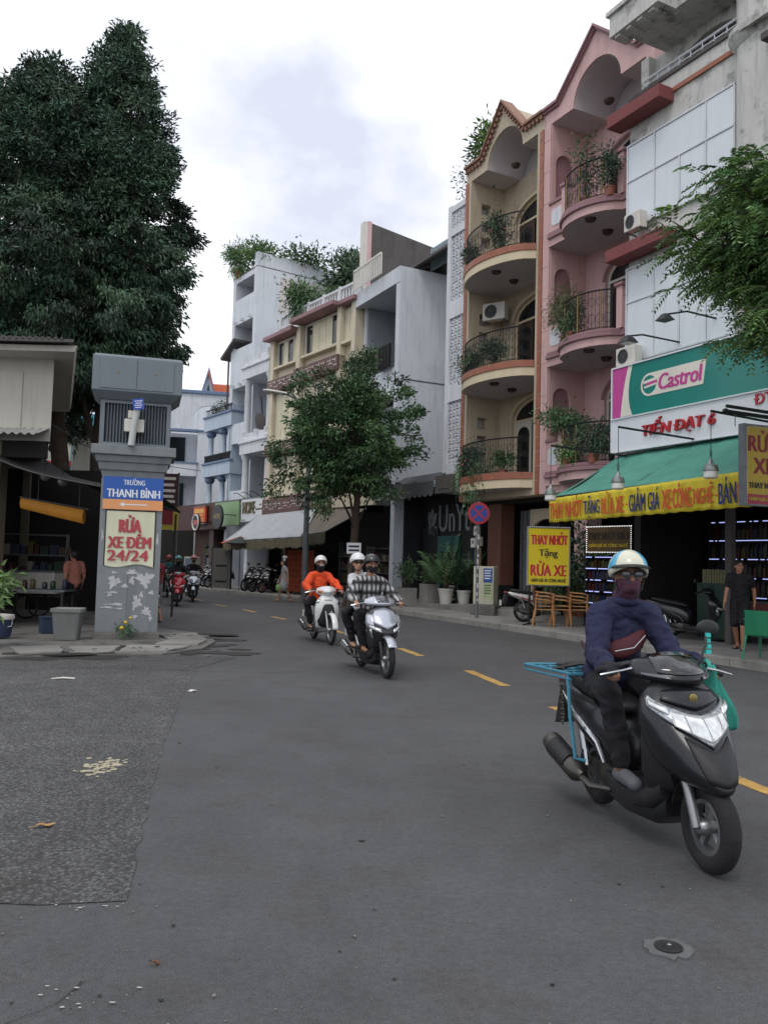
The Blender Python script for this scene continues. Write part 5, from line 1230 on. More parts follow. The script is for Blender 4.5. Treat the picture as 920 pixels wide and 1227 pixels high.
m = M(); m.loft([[(-.1, -.1, 4.5), (1.22, -.1, 4.5), (1.22, .8, 4.5), (-.1, .8, 4.5)], [(-.24, -.26, 4.64), (1.38, -.26, 4.64), (1.38, .95, 4.64), (-.24, .95, 4.64)], [(-.24, -.26, 5.28), (1.38, -.26, 5.28), (1.38, .95, 5.28), (-.24, .95, 5.28)], [(-.2, -.2, 5.33), (1.34, -.2, 5.33), (1.34, .9, 5.33), (-.2, .9, 5.33)]]); obj('cabinet', m, M_BOX, t, bevel=.01)
for a, b2 in ((-.1, .545), (.565, 1.22)):
    m = M(); m.box(a, b2, -.275, -.261, 4.68, 5.24); d_ = obj('cabinet_door', m, M_BOX, t, bevel=.004)
    m = M(); m.lathe([(.018, -.285), (.018, -.276)], 10, ((a + b2) / 2, 0, 5.0), 'y'); obj('lock', m, M_GOLD, d_)
t2 = house('meter_box', 'white meter box with a leaning plastic tube and blue tag on the pillar louvres', 'box', FP, .55, -.1, z=3.64)
m = M(); m.box(.36, .72, -.2, -.06, 3.9, 4.14); m.box(.42, .56, -.18, -.06, 4.16, 4.3); obj('casing', m, M_WPLAS, t2, bevel=.01)
m = M(); m.tube([(.5, -.22, 3.64), (.54, -.26, 4.05), (.6, -.27, 4.42)], .062, 12); obj('tube', m, mat('white plastic tube', 'bfc2bf', .4, .05), t2, smooth=True)
m = M(); m.cbox((.6, -.345, 4.4), (.2, .012, .2), Matrix.Rotation(-.15, 3, 'Y')); tg_ = obj('tag', m, mat('blue tag', '2b4fae', .4, .05), t2)
m = M()
for k in range(4): m.cbox((.6, -.353, 4.46 - k * .04), (.14 - .03 * (k % 2), .003, .015), Matrix.Rotation(-.15, 3, 'Y'))
obj('text_bar', m, M_SWHITE, tg_)
M_SBLUE = mat('royal blue sign', '1f55a6', .4, .04, 2); M_SORG = mat('apricot sign band', 'e09a63', .4, .04, 2)
t = house('school_sign', 'blue school sign with white lettering and an apricot arrow band on the grey pillar', 'sign', FP, .58, -.02, z=2.45)
m = M(); m.box(.04, 1.12, -.035, -.003, 2.64, 3.06); obj('sign_face', m, M_SBLUE, t)
m = M(); m.box(.04, 1.12, -.034, -.003, 2.45, 2.637); obj('arrow_band', m, M_SORG, t)
text('lettering', 'TRƯỜNG', .38, .13, M_SWHITE, t, (.4, -.036, 2.91), .003, .003)
text('lettering', 'THANH BÌNH', .95, .19, M_SWHITE, t, (.11, -.036, 2.68), .003, .008)
m = M(); m.prism([(.33, 2.545), (.42, 2.59), (.42, 2.555), (.84, 2.555), (.84, 2.535), (.42, 2.535), (.42, 2.5)], -.037, -.0345); obj('arrow', m, M_SWHITE, t)
M_POST = mat('pale green poster sheet', 'cfd0b4', .6, .05, 3, streak=.15, streak_col='8c8b70'); M_PRED = mat('faded red print', 'ac3e48', .6, .12, 5)
t = house('poster', 'pale green night wash poster in faded red letters on the grey pillar', 'poster', FP, .56, -.02, z=1.4)
m = M(); nu, nv = 14, 14; m.add([(.12 + .87 * i / nu, -.012 - .006 * sin(i * 1.1 + j * .8) * (1 - j / nv) - .012 * (1 - j / nv) ** 3 * (i / nu), 1.4 + 1.02 * j / nv - (.03 * sin(i * .5) if j == 0 else 0)) for j in range(nv + 1) for i in range(nu + 1)], [(j * (nu + 1) + i, j * (nu + 1) + i + 1, (j + 1) * (nu + 1) + i + 1, (j + 1) * (nu + 1) + i) for j in range(nv) for i in range(nu)])
obj('sheet', m, M_POST, t, smooth='all', recalc=False)
m = M()
for (a, b2, c, d) in ((.1, .12, 1.4, 2.43), (.99, 1.01, 1.4, 2.43), (.1, 1.01, 2.42, 2.44)): m.box(a, b2, -.016, -.003, c, d)
obj('poster_border', m, M_BLACK, t)
text('lettering', 'RỬA', .38, .33, M_PRED, t, (.36, -.026, 2.02), .003, .024)
text('lettering', 'XE ĐÊM', .76, .27, M_PRED, t, (.17, -.028, 1.73), .003, .02)
text('lettering', '24/24', .72, .2, M_PRED, t, (.17, -.034, 1.49), .003, .014)
# torn remains of old paper on the pillar
rs_ = np.random.RandomState(5)
M_PAPER = mat('torn white paper', 'b9babb', .9, .1, 6, spot=.6, spot_col='85888a', spot_scale=9)
paper = M()
for (cx, cz, w, h) in ((.3, 1.1, .3, .28), (.85, 1.15, .38, .35), (.72, .72, .2, .34), (.9, .55, .22, .22), (.35, .68, .42, .06), (.28, .9, .3, .05), (.62, 1.28, .3, .12), (1.05, 1.9, .06, .3), (.06, 1.95, .05, .3), (.5, 1.02, .16, .1), (.62, 1.12, .12, .2), (.24, .86, .12, .1), (.98, .9, .14, .1), (.8, .86, .1, .16), (.2, .62, .3, .05), (.42, .6, .2, .04), (.7, .45, .12, .1), (.98, .42, .1, .12), (.3, 1.27, .14, .06)):
    n = 54; P = []; w1 = rs_.uniform(0, 6)
    for k in range(n):
        a = 2 * pi * k / n; q = (.72 + .2 * sin(3 * a + w1) + .16 * sin(7 * a + 2 * w1)) * rs_.uniform(.75, 1.15); P.append((min(max(cx + w / 2 * q * cos(a), .01), 1.11), cz + h / 2 * q * sin(a)))
    paper.prism(P, -.004 - rs_.uniform(0, .003), -.001)
obj('paper_scrap', paper, M_PAPER, H_pil, kind='stuff')
t = thing('weed', 'small weed with yellow flowers at the foot of the grey pillar', 'plant', FP.w(.55, -.12, .06), 0)
shrub_leaves('foliage', (0, 0, .15), (.14, .1, .16), 90, .1, .03, np.random.RandomState(3), M_GRN2, t)
m = M(); m.ell((.02, -.08, .3), (.035, .03, .03)); m.ell((-.04, -.1, .2), (.04, .03, .03)); m.ell((.1, -.05, .38), (.03, .03, .025)); obj('flower', m, mat('yellow petals', 'd8b52c', .5, .1), t)

# ------------------------------------------------------------------ stall building on the left
M_OFFW = mat('off white render', 'bdb9ae', .8, .06, .8, streak=.3, streak_col='77736a')
t = thing('stall_building', 'off white upper storey with deep eaves over a dark open stall, at the left edge', 'building', (-9.5, 17, 0)); OFF[t.name] = (-9.5, 17, 0)
m = M(); m.prism([(-18, 17), (-6.93, 17), (-9.7, 23), (-18, 23)], 3.9, 5.62, 'xy'); obj('wall', m, M_OFFW, t)
m = M(); m.box(-12, -9.0, 16.96, 17, 4.15, 5.3); m.box(-8.6, -7.55, 16.97, 17, 4.15, 5.35); obj('wall_panel', m, M_OFFW, t, bevel=.01)
m = M(); m.loft([[(-18, 16.3, 5.62), (-6.25, 16.3, 5.62), (-9.0, 23.3, 5.62), (-18, 23.3, 5.62)], [(-18, 16.3, 5.74), (-6.2, 16.3, 5.74), (-8.95, 23.3, 5.74), (-18, 23.3, 5.74)]]); obj('eave_slab', m, M_OFFW, t)
m = M(); m.prism([(16.1, 5.76), (23.4, 6.6), (23.4, 6.66), (16.1, 5.82)], -18, -9.2, 'yz'); m.loft([[(-9.2, 16.1, 5.76), (-6.2, 16.1, 5.76), (-6.2, 16.1, 5.82), (-9.2, 16.1, 5.82)], [(-9.2, 23.4, 6.6), (-9.1, 23.4, 6.6), (-9.1, 23.4, 6.66), (-9.2, 23.4, 6.66)]])
for k in range(90): m.tube([(-18 + k * .13, 16.08, 5.83), (min(-18 + k * .13, -7.2), 18.5, 6.1)], .03, 5)
obj('tin_roof', m, M_GREYC, t)
m = M(); nn = 60
for side in (0, 1):
    pass
V = [(-9 + 2.05 * i / nn, 16.45 + .6 * j, 3.98 + .2 * j + .025 * sin(i * 1.3)) for j in range(2) for i in range(nn + 1)]
m.add(V, [(i, i + 1, nn + 2 + i, nn + 1 + i) for i in range(nn)]); o = obj('tin_awning', m, mat('pale tin', 'a9aaa5', .6, .1, 3, metal=.3), t, recalc=False); q = o.modifiers.new('thick', 'SOLIDIFY'); q.thickness = .01
for bx in ((-8.25, -7.9, 16.95, 17.3), (-9.9, -9.7, 22.6, 22.8)):
    m = M(); m.box(*bx, .05, 3.9); obj('post', m, mat('worn beige post', '6f6758', .85, .15, 2, streak=.4), t)
m = M(); m.box(-8.0, -7.0, 16.98, 17.1, 3.55, 3.9); obj('lintel', m, M_DARK, t)
m = M(); m.box(-18, -7.6, 22.7, 22.9, .05, 3.9); obj('inner_wall', m, M_DARK, t)
m = M(); m.box(-18, -8.3, 17.6, 17.8, .05, 3.9); obj('side_wall', m, M_DARK, t)
t = thing('tarpaulin', 'black sagging tarpaulin roof stretched from the stall to the grey pillar', 'tarpaulin', (-7.5, 17, 2.8)); OFF[t.name] = (-7.5, 17, 2.8)
m = M(); nu, nv = 16, 12; V = []
for j in range(nv + 1):
    for i in range(nu + 1):
        g, f = i / nu, j / nv; V.append((-9.6 + 4.3 * g, 16.1 + 5.5 * f, 4.75 - 1.88 * g ** .8 - .3 * sin(pi * g) + .25 * sin(pi * f) * g - .12 * f + .02 * sin(9 * g + 5 * f)))
m.add(V, [(j * (nu + 1) + i, j * (nu + 1) + i + 1, (j + 1) * (nu + 1) + i + 1, (j + 1) * (nu + 1) + i) for j in range(nv) for i in range(nu)])
o = obj('cloth', m, mat('black tarpaulin', '1a1b1d', .7, .2, 2), t, smooth='all', recalc=False); q = o.modifiers.new('thick', 'SOLIDIFY'); q.thickness = .01
m = M(); m.tube(V[:nu + 1], .018, 6); m.tube([(-5.32, 16.12, 2.86), (-5.32, 21.6, 2.75)], .02, 6); m.tube([(-5.4, 21.5, .05), (-5.4, 21.5, 2.7)], .03, 6); obj('edge_rope', m, M_BLACK, t, smooth=True)
t = thing('rolled_awning', 'rolled mustard yellow awning hanging under the black tarpaulin', 'awning', (-6.9, 17.3, 2.3)); OFF[t.name] = (-6.9, 17.3, 2.3)
m = M(); m.loft([[(-7.55, 17.2 + .05 * cos(a), 2.62 + .11 * sin(a)) for a in [k * pi / 5 for k in range(10)]], [(-6.9, 17.1 + .08 * cos(a), 2.5 + .13 * sin(a)) for a in [k * pi / 5 for k in range(10)]], [(-6.15, 17.0 + .1 * cos(a), 2.36 + .15 * sin(a)) for a in [k * pi / 5 for k in range(10)]]]); obj('roll', m, mat('mustard awning cloth', 'b57a1c', .7, .15, 3), t, smooth=True)
m = M(); m.tube([(-7.6, 17.25, 2.75), (-6.1, 17.1, 2.52)], .015, 5); m.tube([(-7.2, 17.2, 2.7), (-7.2, 17.2, 3.3)], .006, 4); m.tube([(-6.3, 17.1, 2.55), (-6.3, 17.1, 3.05)], .006, 4); obj('roll_pole', m, M_GALV, t)
# things in and before the stall
def bin_(loc, label):
    t = thing('bin', label, 'bin', loc, .15); m = M()
    def rr_(w, d, z, r=.04):
        P = []
        for cx, cy, a in ((w - r, d - r, 0), (-w + r, d - r, pi / 2), (-w + r, -d + r, pi), (w - r, -d + r, 1.5 * pi)):
            for k in range(4): P.append((cx + r * cos(a + k * pi / 6), cy + r * sin(a + k * pi / 6), z))
        return P
    m.loft([rr_(.2, .17, 0), rr_(.25, .21, .52)]); obj('body', m, mat('grey bin plastic', '6d6f6d', .6, .1, 4, streak=.3), t, smooth=True)
    m = M(); m.loft([rr_(.27, .23, .5), rr_(.275, .235, .56), rr_(.26, .22, .565), rr_(.24, .2, .53)]); obj('rim', m, mat('grey bin rim', '7b7d7a', .6, .1), t, smooth=True); return t
bin_((-5.7, 15.2, .04), 'square grey plastic bin in front of the dark stall, left of the pillar')
t = thing('cooler', 'blue bucket cooler with a white lid in front of the stall', 'cooler', (-6.85, 15.1, .06)); m = M(); m.lathe([(.14, 0), (.17, .1), (.18, .32)], 16); obj('body', m, mat('dark blue cooler', '28324f', .5, .1), t, smooth=True); m = M(); m.lathe([(.2, .32), (.21, .35), (.2, .4), (.02, .42)], 16); obj('lid', m, M_WPLAS, t, smooth=True); m = M(); m.tube([(-.19, 0, .34), (-.19, -.05, .2), (0, -.2, .16), (.19, -.05, .2), (.19, 0, .34)], .01, 5); obj('handle', m, M_WPLAS, t)
potted_plant((-6.55, 13.6, .06), 'leafy plant in a dark square tub at the left edge of the pavement', h=.9, r=.42, pot=(.3, .5), potmat=mat('dark tub', '3a3c3b', .7, .2), leafmat=M_GRN3, leaf=(.16, .045), n=260)
t = thing('stall_table', 'dark table of bowls and jars inside the left stall', 'table', (-7.5, 18.2, .05))
m = M(); m.box(-.7, .7, -.35, .35, .72, .76); obj('table_top', m, M_GALV, t)
for sx in (-1, 1):
    for sy in (-1, 1): m = M(); m.box(sx * .64 - .025, sx * .64 + .025, sy * .3 - .025, sy * .3 + .025, 0, .72); obj('leg', m, M_BLACK, t)
for k in range(6):
    m = M(); m.lathe([(.05, 0), (.06, .04), (.06, .12 + .03 * (k % 3)), (.03, .16 + .03 * (k % 3))], 10); o = obj('jar', m, BOTC[k], None, smooth=True, loc=(-8.05 + k * .22, 18.15 + .1 * (k % 2), .81)); tag(o, '', 'jar'); o['label'] = ('black', 'red', 'ochre', 'grey', 'green', 'blue')[k] + ' jar standing on the table in the left stall'; o['group'] = 'jars on the stall table'
t = thing('hand_cart', 'white framed drinks cart deep in the left stall', 'cart', (-8.2, 19.6, .05)); m = M(); m.box(-.6, .6, -.3, .3, .6, 1.1); obj('body', m, M_WPLAS, t, bevel=.02); m = M(); m.box(-.62, .62, -.32, .32, 1.1, 1.14); obj('counter', m, M_GALV, t); m = M(); m.torus((0, -.35, .3), .26, .02, 'y'); m.torus((0, .35, .3), .26, .02, 'y'); obj('wheel', m, M_BLACK, t)
# background left
t = thing('shop_house', 'turquoise striped building with red bands seen between the left tree trunks', 'building', (-13.3, 34, 0)); OFF[t.name] = (-13.3, 34, 0)
M_TURQ = mat('turquoise paint', '4f95a8', .7, .08)
m = M(); m.box(-15.5, -12.05, 34, 40, 0, 7.4); obj('wall', m, M_WPLAS, t)
for k in range(5):
    m = M(); m.box(-15.2 + k * .75, -14.75 + k * .75, 33.9, 34, 2.0, 7.4); obj('stripe', m, M_TURQ, t)
for z in (3.9, 5.2, 6.4):
    m = M(); m.box(-15.5, -12.05, 33.85, 33.9, z, z + .22); obj('red_band', m, mat('red band paint', 'a8333a', .6, .1), t)
t = thing('shed', 'white corrugated wall of a shed behind the grey pillar', 'shed', (-10.2, 30.5, 0)); OFF[t.name] = (-10.2, 30.5, 0)
m = M(); m.box(-11.6, -9.7, 30.5, 36, 0, 6.0)
for k in range(21): m.tube([(-11.55 + k * .09, 30.5, .1), (-11.55 + k * .09, 30.5, 6.0)], .02, 4)
obj('corrugated_wall', m, M_WPLAS, t); m = M(); m.box(-11.7, -9.6, 30.3, 36, 6.0, 6.1); obj('roof', m, M_GALV, t)
m = M(); m.box(-11.4, -9.8, 30.35, 30.45, .05, 2.6); obj('shop_opening', m, M_DARK, t)
t = thing('shop_sign', 'small yellow shop awning sign glimpsed through the stall', 'sign', (-9.2, 29.8, 2.35)); m = M(); m.box(-1.1, 1.1, -.1, .1, 0, .4); obj('sign_face', m, M_BANN, t); m = M(); m.box(-.8, .7, -.115, -.101, .12, .26); obj('text_bar', m, M_MAROON, t)

# ------------------------------------------------------------------ trees
def leafy_tree(name, label, base, trunk_pts, trunk_r, centre_fn, n_clump, per, L, W, seed, material, limb_n=12, clump_r=.5, droop=.5, shell=.55, group=None, lo=.5, hi=1.5):
    rs = np.random.RandomState(seed)
    t = thing(name, label, 'tree', base, 0, group)
    C, size = centre_fn(rs, n_clump)
    m = M(); m.tube(trunk_pts, trunk_r, 12)
    for k in range(7): a = k * .9; m.tube([(trunk_r[0] * .7 * cos(a), trunk_r[0] * .7 * sin(a), .5), (trunk_r[0] * 1.5 * cos(a), trunk_r[0] * 1.5 * sin(a), -.05)], [trunk_r[0] * .35, trunk_r[0] * .5], 6)
    obj('trunk', m, M_BARK, t, smooth=True)
    m = M(); tp = [Vector(p) for p in trunk_pts]
    for k in range(limb_n):
        c = Vector(C[rs.randint(len(C))]); i = rs.randint(max(1, len(tp) // 2 - 1), len(tp)); p = tp[i]; r = trunk_r[i] * .42
        mid = (p + c) / 2 + Vector(rs.normal(size=3) * .25) + Vector((0, 0, .2))
        m.tube([p, p * .6 + mid * .4, mid, c], [r, r * .8, r * .5, .012], 7)
        for q in range(3):
            d = Vector(rs.normal(size=3)); m.tube([mid, mid + d * .2 + Vector((0, 0, .06)), mid + d * .42], [r * .35, r * .2, .008], 5)
    obj('limb', m, M_BARK, t, smooth=True)
    n = n_clump * per; k = np.repeat(np.arange(n_clump), per)
    off = rs.normal(size=(n, 3)); off /= np.linalg.norm(off, axis=1, keepdims=True); off[:, 2] = np.where(rs.uniform(size=n) < .7, np.abs(off[:, 2]), off[:, 2]); off = off * (rs.uniform(.25, 1.5, (n, 1)) ** .8) * clump_r * size[k][:, None]; off[:, 2] *= .75
    P = C[k] + off
    ctr = C.mean(0); out = P - ctr; out /= np.linalg.norm(out, axis=1, keepdims=True) + 1e-6
    D = out * .8 + rs.normal(size=(n, 3)) * .6 + off / clump_r * .3; D[:, 2] -= droop
    ct = tints(n_clump, rs, lo, hi, .12); T = ct[k] * rs.uniform(.7, 1.3, (n, 1))
    leaf_mesh('crown', P, D, rand_dirs(n, rs) + np.array((0, 0, .6)) * rs.normal(size=(n, 1)), L * rs.uniform(.6, 1.25, n), W * rs.uniform(.7, 1.2, n), T, material, t, kind='stuff')
    return t
def cone_crown(z0, z1, R, cx, cy, shape, lean=(0, 0)):
    def fn(rs, n):
        C = np.zeros((n, 3)); S = np.ones(n)
        ph = rs.uniform(0, 6.28, 6)
        for i in range(n):
            while True:
                f = rs.uniform(0, 1) ** 1.15; r = shape(f); a = rs.uniform(0, 2 * pi)
                if rs.uniform() < r * 1.1 + .15: break
            lump = 1 + .13 * sin(3 * a + ph[0] + 11 * f) + .11 * sin(5 * a + ph[1] - 19 * f) + .1 * sin(2 * a + ph[2] + 31 * f)
            q = (rs.uniform(.82, 1.04) if rs.uniform() < .72 else rs.uniform(.2, .8)) * R * r * lump
            C[i] = (cx + lean[0] * f + q * cos(a), cy + lean[1] * f + q * sin(a), z0 + (z1 - z0) * f - q * .12); S[i] = rs.uniform(.7, 1.35)
        return C, S
    return fn
leafy_tree('tall_tree', 'tall dark cone shaped tree rising behind the grey pillar', (-8.55, 24.6, 0), [(0, 0, 0), (.05, 0, 2), (-.05, .1, 4.5), (.1, 0, 7), (.3, 0, 10), (.45, 0, 14), (.5, 0, 16.8)], [.32, .27, .24, .2, .16, .09, .02],
           cone_crown(6.9, 17.7, 2.12, .0, 0, lambda f: (.7 + 1.2 * f) if f < .25 else max(.14, (1 - ((f - .25) / .78) ** 1.45) ** .82), (.25, 0)), 760, 110, .19, .068, 21, M_GRN1, 22, .3, .9, lo=.3, hi=1.7)
leafy_tree('tall_tree', 'second tall dark tree with the lower top, at the left edge above the stall', (-9.25, 23.9, 0), [(0, 0, 0), (0, 0, 3), (-.4, 0, 6), (-.8, 0, 9), (-1.0, 0, 12), (-1.1, 0, 15)], [.3, .27, .22, .17, .1, .03],
           cone_crown(6.3, 16.2, 3.2, -.75, .2, lambda f: (.7 + 1.2 * f) if f < .25 else max(.12, 1.0 * (1 - ((f - .25) / .77) ** 2.0) ** .8), (-.5, 0)), 900, 110, .19, .068, 22, M_GRN1, 22, .32, .9, lo=.3, hi=1.7)
leafy_tree('tall_tree', 'third dark tree at the far left whose top barely shows', (-12.3, 25.5, 0), [(0, 0, 0), (0, 0, 5), (.2, 0, 9), (.2, 0, 14)], [.3, .25, .16, .04],
           cone_crown(5.5, 16.2, 3.3, 0, 0, lambda f: (.7 + 1.2 * f) if f < .25 else max(.12, 1.0 * (1 - ((f - .25) / .77) ** 2.0) ** .8)), 330, 130, .21, .075, 23, M_GRN1, 12, .45, .7, lo=.5, hi=1.6)
def ball_crown(cx, cy, cz, rx, ry, rz, holes=()):
    def fn(rs, n):
        C = []; S = []
        while len(C) < n:
            d = rand_dirs(1, rs)[0]; a = atan2(d[1], d[0]); lump = 1 + .2 * sin(3 * a + d[2] * 4 + .5) + .13 * sin(5 * a - d[2] * 6)
            q = rs.uniform(.12, 1) ** .5 * lump
            p = np.array((cx + d[0] * rx * q, cy + d[1] * ry * q, cz + d[2] * rz * q + .12 * rz * sin(2.3 * d[0] + 1)))
            if any(np.linalg.norm((p - np.array(h[:3]))[[0, 2]]) < h[3] for h in holes): continue
            C.append(p); S.append(rs.uniform(.6, 1.3))
        return np.array(C), np.array(S)
    return fn
leafy_tree('street_tree', 'street tree with a thin leaning trunk in front of the ochre house', (-1.05, 27.9, .14), [(0, 0, 0), (.02, 0, 1.2), (.1, 0, 2.6), (.14, 0, 3.8), (.05, 0, 5.2), (-.1, 0, 6.6), (-.1, .1, 7.8)], [.17, .14, .13, .1, .07, .04, .02],
           ball_crown(-.3, 0, 5.45, 2.3, 2.2, 2.35, [(-1.2, 0, 7.2, .45), (.9, 0, 7.6, .4), (-1.9, 0, 4.7, .4)]), 400, 80, .17, .07, 31, M_GRN2, 16, .3, .35, lo=.45, hi=1.7)
t = thing('small_sign', 'small white notice tied to the thin street tree trunk', 'sign', (-.97, 27.68, 2.05), -.12)
m = M(); m.box(-.24, .24, -.015, .015, -.18, .18); obj('sign_face', m, M_SWHITE, t); 
for a in (.03, -.1):
    m = M(); m.box(-.18, .18, -.022, -.0155, a, a + .06); obj('text_bar', m, M_BLACK, t)
# right tree of pinnate leaves
def pinnate_tree():
    rs = np.random.RandomState(41)
    t = thing('street_tree', 'leafy green tree with drooping pinnate leaves overhanging the teal sign at the right', 'tree', (7.3, 12.2, .14))
    m = M(); m.tube([(0, 0, 0), (-.1, 0, 2), (-.3, 0, 4), (-.7, .1, 5.2)], [.24, .2, .17, .13], 12); obj('trunk', m, M_BARK, t, smooth=True)
    tips = []; m = M()
    ctr = np.array((-1.3, -.5, 6.1)); R = np.array((1.8, 1.8, 1.75))
    for k in range(105):
        d = rand_dirs(1, rs)[0]; q = rs.uniform(.3, 1) ** .5; e = ctr + d * R * q
        if e[2] < 5.5: e[0] = max(e[0], -2.0 + (5.5 - e[2]) * .7)
        p0 = Vector((-.7, .1, 5.2)) if k % 3 else Vector((-.4, 0, 4.4)); p3 = Vector(e); mid = (p0 + p3) / 2 + Vector((rs.normal() * .15, rs.normal() * .15, .3))
        m.tube([p0, p0 * .55 + mid * .45, mid, p3], [.05, .038, .022, .006], 6)
        for s in np.linspace(.35, 1, 15):
            b0 = (p0 * (1 - s) ** 2 + mid * 2 * s * (1 - s) + p3 * s * s); tips.append((np.array(b0) + rs.normal(size=3) * .05, np.array((p3 - p0).normalized())))
        for q2 in range(3):
            d2 = Vector(rs.normal(size=3)); d2.z = abs(d2.z) * .3; e2 = p3 + d2 * .32; m.tube([mid * .4 + p3 * .6, e2], [.012, .004], 5)
            for s in (.5, .75, 1): tips.append((np.array((mid * .4 + p3 * .6) * (1 - s) + e2 * s), np.array(d2.normalized())))
    obj('limb', m, M_BARK, t, smooth=True)
    P, D, S, L, W, T = [], [], [], [], [], []; m = M()
    for (p, dr) in tips:
        for c in range(2):
            ax = dr * .5 + rs.normal(size=3) * .75 + (p - ctr) / R * .5; ax[2] *= .6; ax /= np.linalg.norm(ax); ln = rs.uniform(.3, .48); nl = 8; col = tints(1, rs, .55, 1.7, .18)[0]
            side = np.cross(ax, (0, 0, 1)); side /= np.linalg.norm(side) + 1e-6
            for j in range(nl):
                f = (j + .6) / nl; q = p + ax * ln * f + np.array((0, 0, -.5 * ln * f * f))
                for sg in (-1, 1):
                    P.append(q); D.append(side * sg + ax * .55 + np.array((0, 0, -.45)) + rs.normal(size=3) * .12); S.append(ax + rs.normal(size=3) * .2); L.append(.115 * (1 - .35 * abs(f - .5))); W.append(.036); T.append(col * rs.uniform(.85, 1.15))
    leaf_mesh('crown', P, D, S, np.array(L), np.array(W), np.array(T), M_GRN3, t, kind='stuff')
pinnate_tree()

# clutter inside the left stall
t = thing('shelf', 'dark shelf crowded with tins and boxes at the back of the left stall', 'shelf', (-8.9, 20.4, .03), .2)
m = M(); 
for z in (.5, 1.0, 1.5, 2.0): m.box(-1.1, 1.1, -.18, .18, z, z + .03)
for x in (-1.1, 1.08): m.box(x, x + .02, -.18, .18, 0, 2.05)
obj('rack', m, M_GALV, t)
m = M(); CM = [mat('box ' + n, c, .6, .1) for n, c in (('tan', '54412d'), ('white', '85837c'), ('red', '4e2320'), ('blue', '27374c'), ('yellow', '5f5228'), ('green', '28402f'))]
for z in (.53, 1.03, 1.53):
    x = -1.02
    while x < .95: w = RND.uniform(.1, .26); m.cur = RND.randrange(6); m.box(x, x + w, -.14, .12, z, z + RND.uniform(.15, .36)); x += w + .03
obj('goods', m, CM, t, kind='stuff')
for k, (x, y, z, lab) in enumerate(((-7.1, 17.25, 3.2, 'left grey globe lamp'), (-6.75, 17.3, 3.1, 'right grey globe lamp'))):
    t = thing('globe_lamp', lab + ' hanging under the black tarpaulin', 'lamp', (x, y, z), 0, 'globe lamps under the tarpaulin'); m = M(); m.ell((0, 0, 0), (.1, .1, .1), 14, 8); obj('globe', m, M_LAMPG, t, smooth=True); m = M(); m.tube([(0, 0, .09), (0, 0, .5)], .006, 4); obj('cord', m, M_BLACK, t)
for k, (x, y, c, lab) in enumerate(((-7.35, 15.6, 0, 'cardboard box beside the cooler'), (-7.75, 15.9, 1, 'white foam box left of the cardboard box'), (-6.45, 16.4, 3, 'blue crate behind the grey bin'))):
    t = thing('box', lab + ' in front of the left stall', 'box', (x, y, .03), .3 * k); m = M(); m.box(-.22, .22, -.16, .16, 0, .3); obj('body', m, CM[c], t, bevel=.012); m = M(); m.box(-.235, .235, -.175, .175, .3, .33); obj('lid', m, CM[c], t, bevel=.006)
# ------------------------------------------------------------------ motor scooters
M_TYRE = mat('tyre rubber', '1c1c1d', .85, .15, 8, bump=.3, bscale=60)
M_ALU = mat('cast alloy', '8d8f90', .35, .1, 6, metal=.8)
M_CHROME = mat('bright metal', 'b5b8ba', .2, .05, 6, metal=.9)
M_BLKPL = mat('black plastic trim', '1a1a1c', .55, .15, 5)
M_SEAT = mat('black vinyl seat', '17171a', .5, .15, 5, bump=.1)
M_LENS = mat('clear lamp lens', 'd6d9d8', .14, .28, 14, metal=.4, coat=1.0)
M_LENSD = mat('smoked lamp lens', '4b4e52', .1, .1, 9, metal=.3, coat=1.0)
M_AMBER = mat('amber lens', 'c2661c', .2, .05, coat=.6)
M_MUFF = mat('dull exhaust metal', '55534f', .4, .2, 6, metal=.8, spot=.3)
M_FACET = mat('faceted lamp reflector', '94989b', .16, .55, 34, metal=.7, coat=1.0, spot=.8, spot_col='2c2f33', spot_scale=22)
def wheel(parent, x, R, tw, spokes=5, name='wheel'):
    m = M(); m.torus((x, 0, R), R - tw * .5, tw * .5, 'y', 36, 12, 1.0)
    ty = obj(name, m, M_TYRE, parent, smooth='all')
    rr_ = R - tw * .92; m = M()
    m.loft([[(x + r * cos(a), y, R + r * sin(a)) for a in [k * 2 * pi / 32 for k in range(32)]] for r, y in ((rr_ + .012, -tw * .3), (rr_ - .018, -tw * .32), (rr_ - .03, 0), (rr_ - .018, tw * .32), (rr_ + .012, tw * .3), (rr_ + .015, 0), (rr_ + .012, -tw * .3))], True, False)
    m.lathe([(.03, -.07), (.045, -.05), (.045, .05), (.03, .07)], 14, (x, 0, R), 'y')
    for k in range(spokes):
        a = 2 * pi * k / spokes + .4; c = (x + rr_ * .52 * cos(a), 0, R + rr_ * .52 * sin(a)); m.cbox(c, (rr_ * .92, .03, .032), Matrix.Rotation(-a, 3, 'Y'))
    obj('rim', m, M_ALU, ty, smooth=True)
    if name == 'front_wheel':
        m = M(); m.lathe([(rr_ * .45, .058), (rr_ * .8, .058), (rr_ * .8, .063), (rr_ * .45, .063)], 28, (x, 0, R), 'y'); obj('brake_disc', m, M_CHROME, ty, smooth=True)
        m = M(); m.cbox((x - .1, .06, R + .07), (.06, .035, .08)); obj('brake_caliper', m, M_BLKPL, ty, bevel=.006)
def interp(tab, z):
    for a, b2 in zip(tab, tab[1:]):
        if (a[0] - z) * (b2[0] - z) <= 0:
            f = (z - a[0]) / (b2[0] - a[0] + 1e-9); return [p + (q - p) * f for p, q in zip(a[1:], b2[1:])]
    return list((tab[0] if abs(tab[0][0] - z) < abs(tab[-1][0] - z) else tab[-1])[1:])
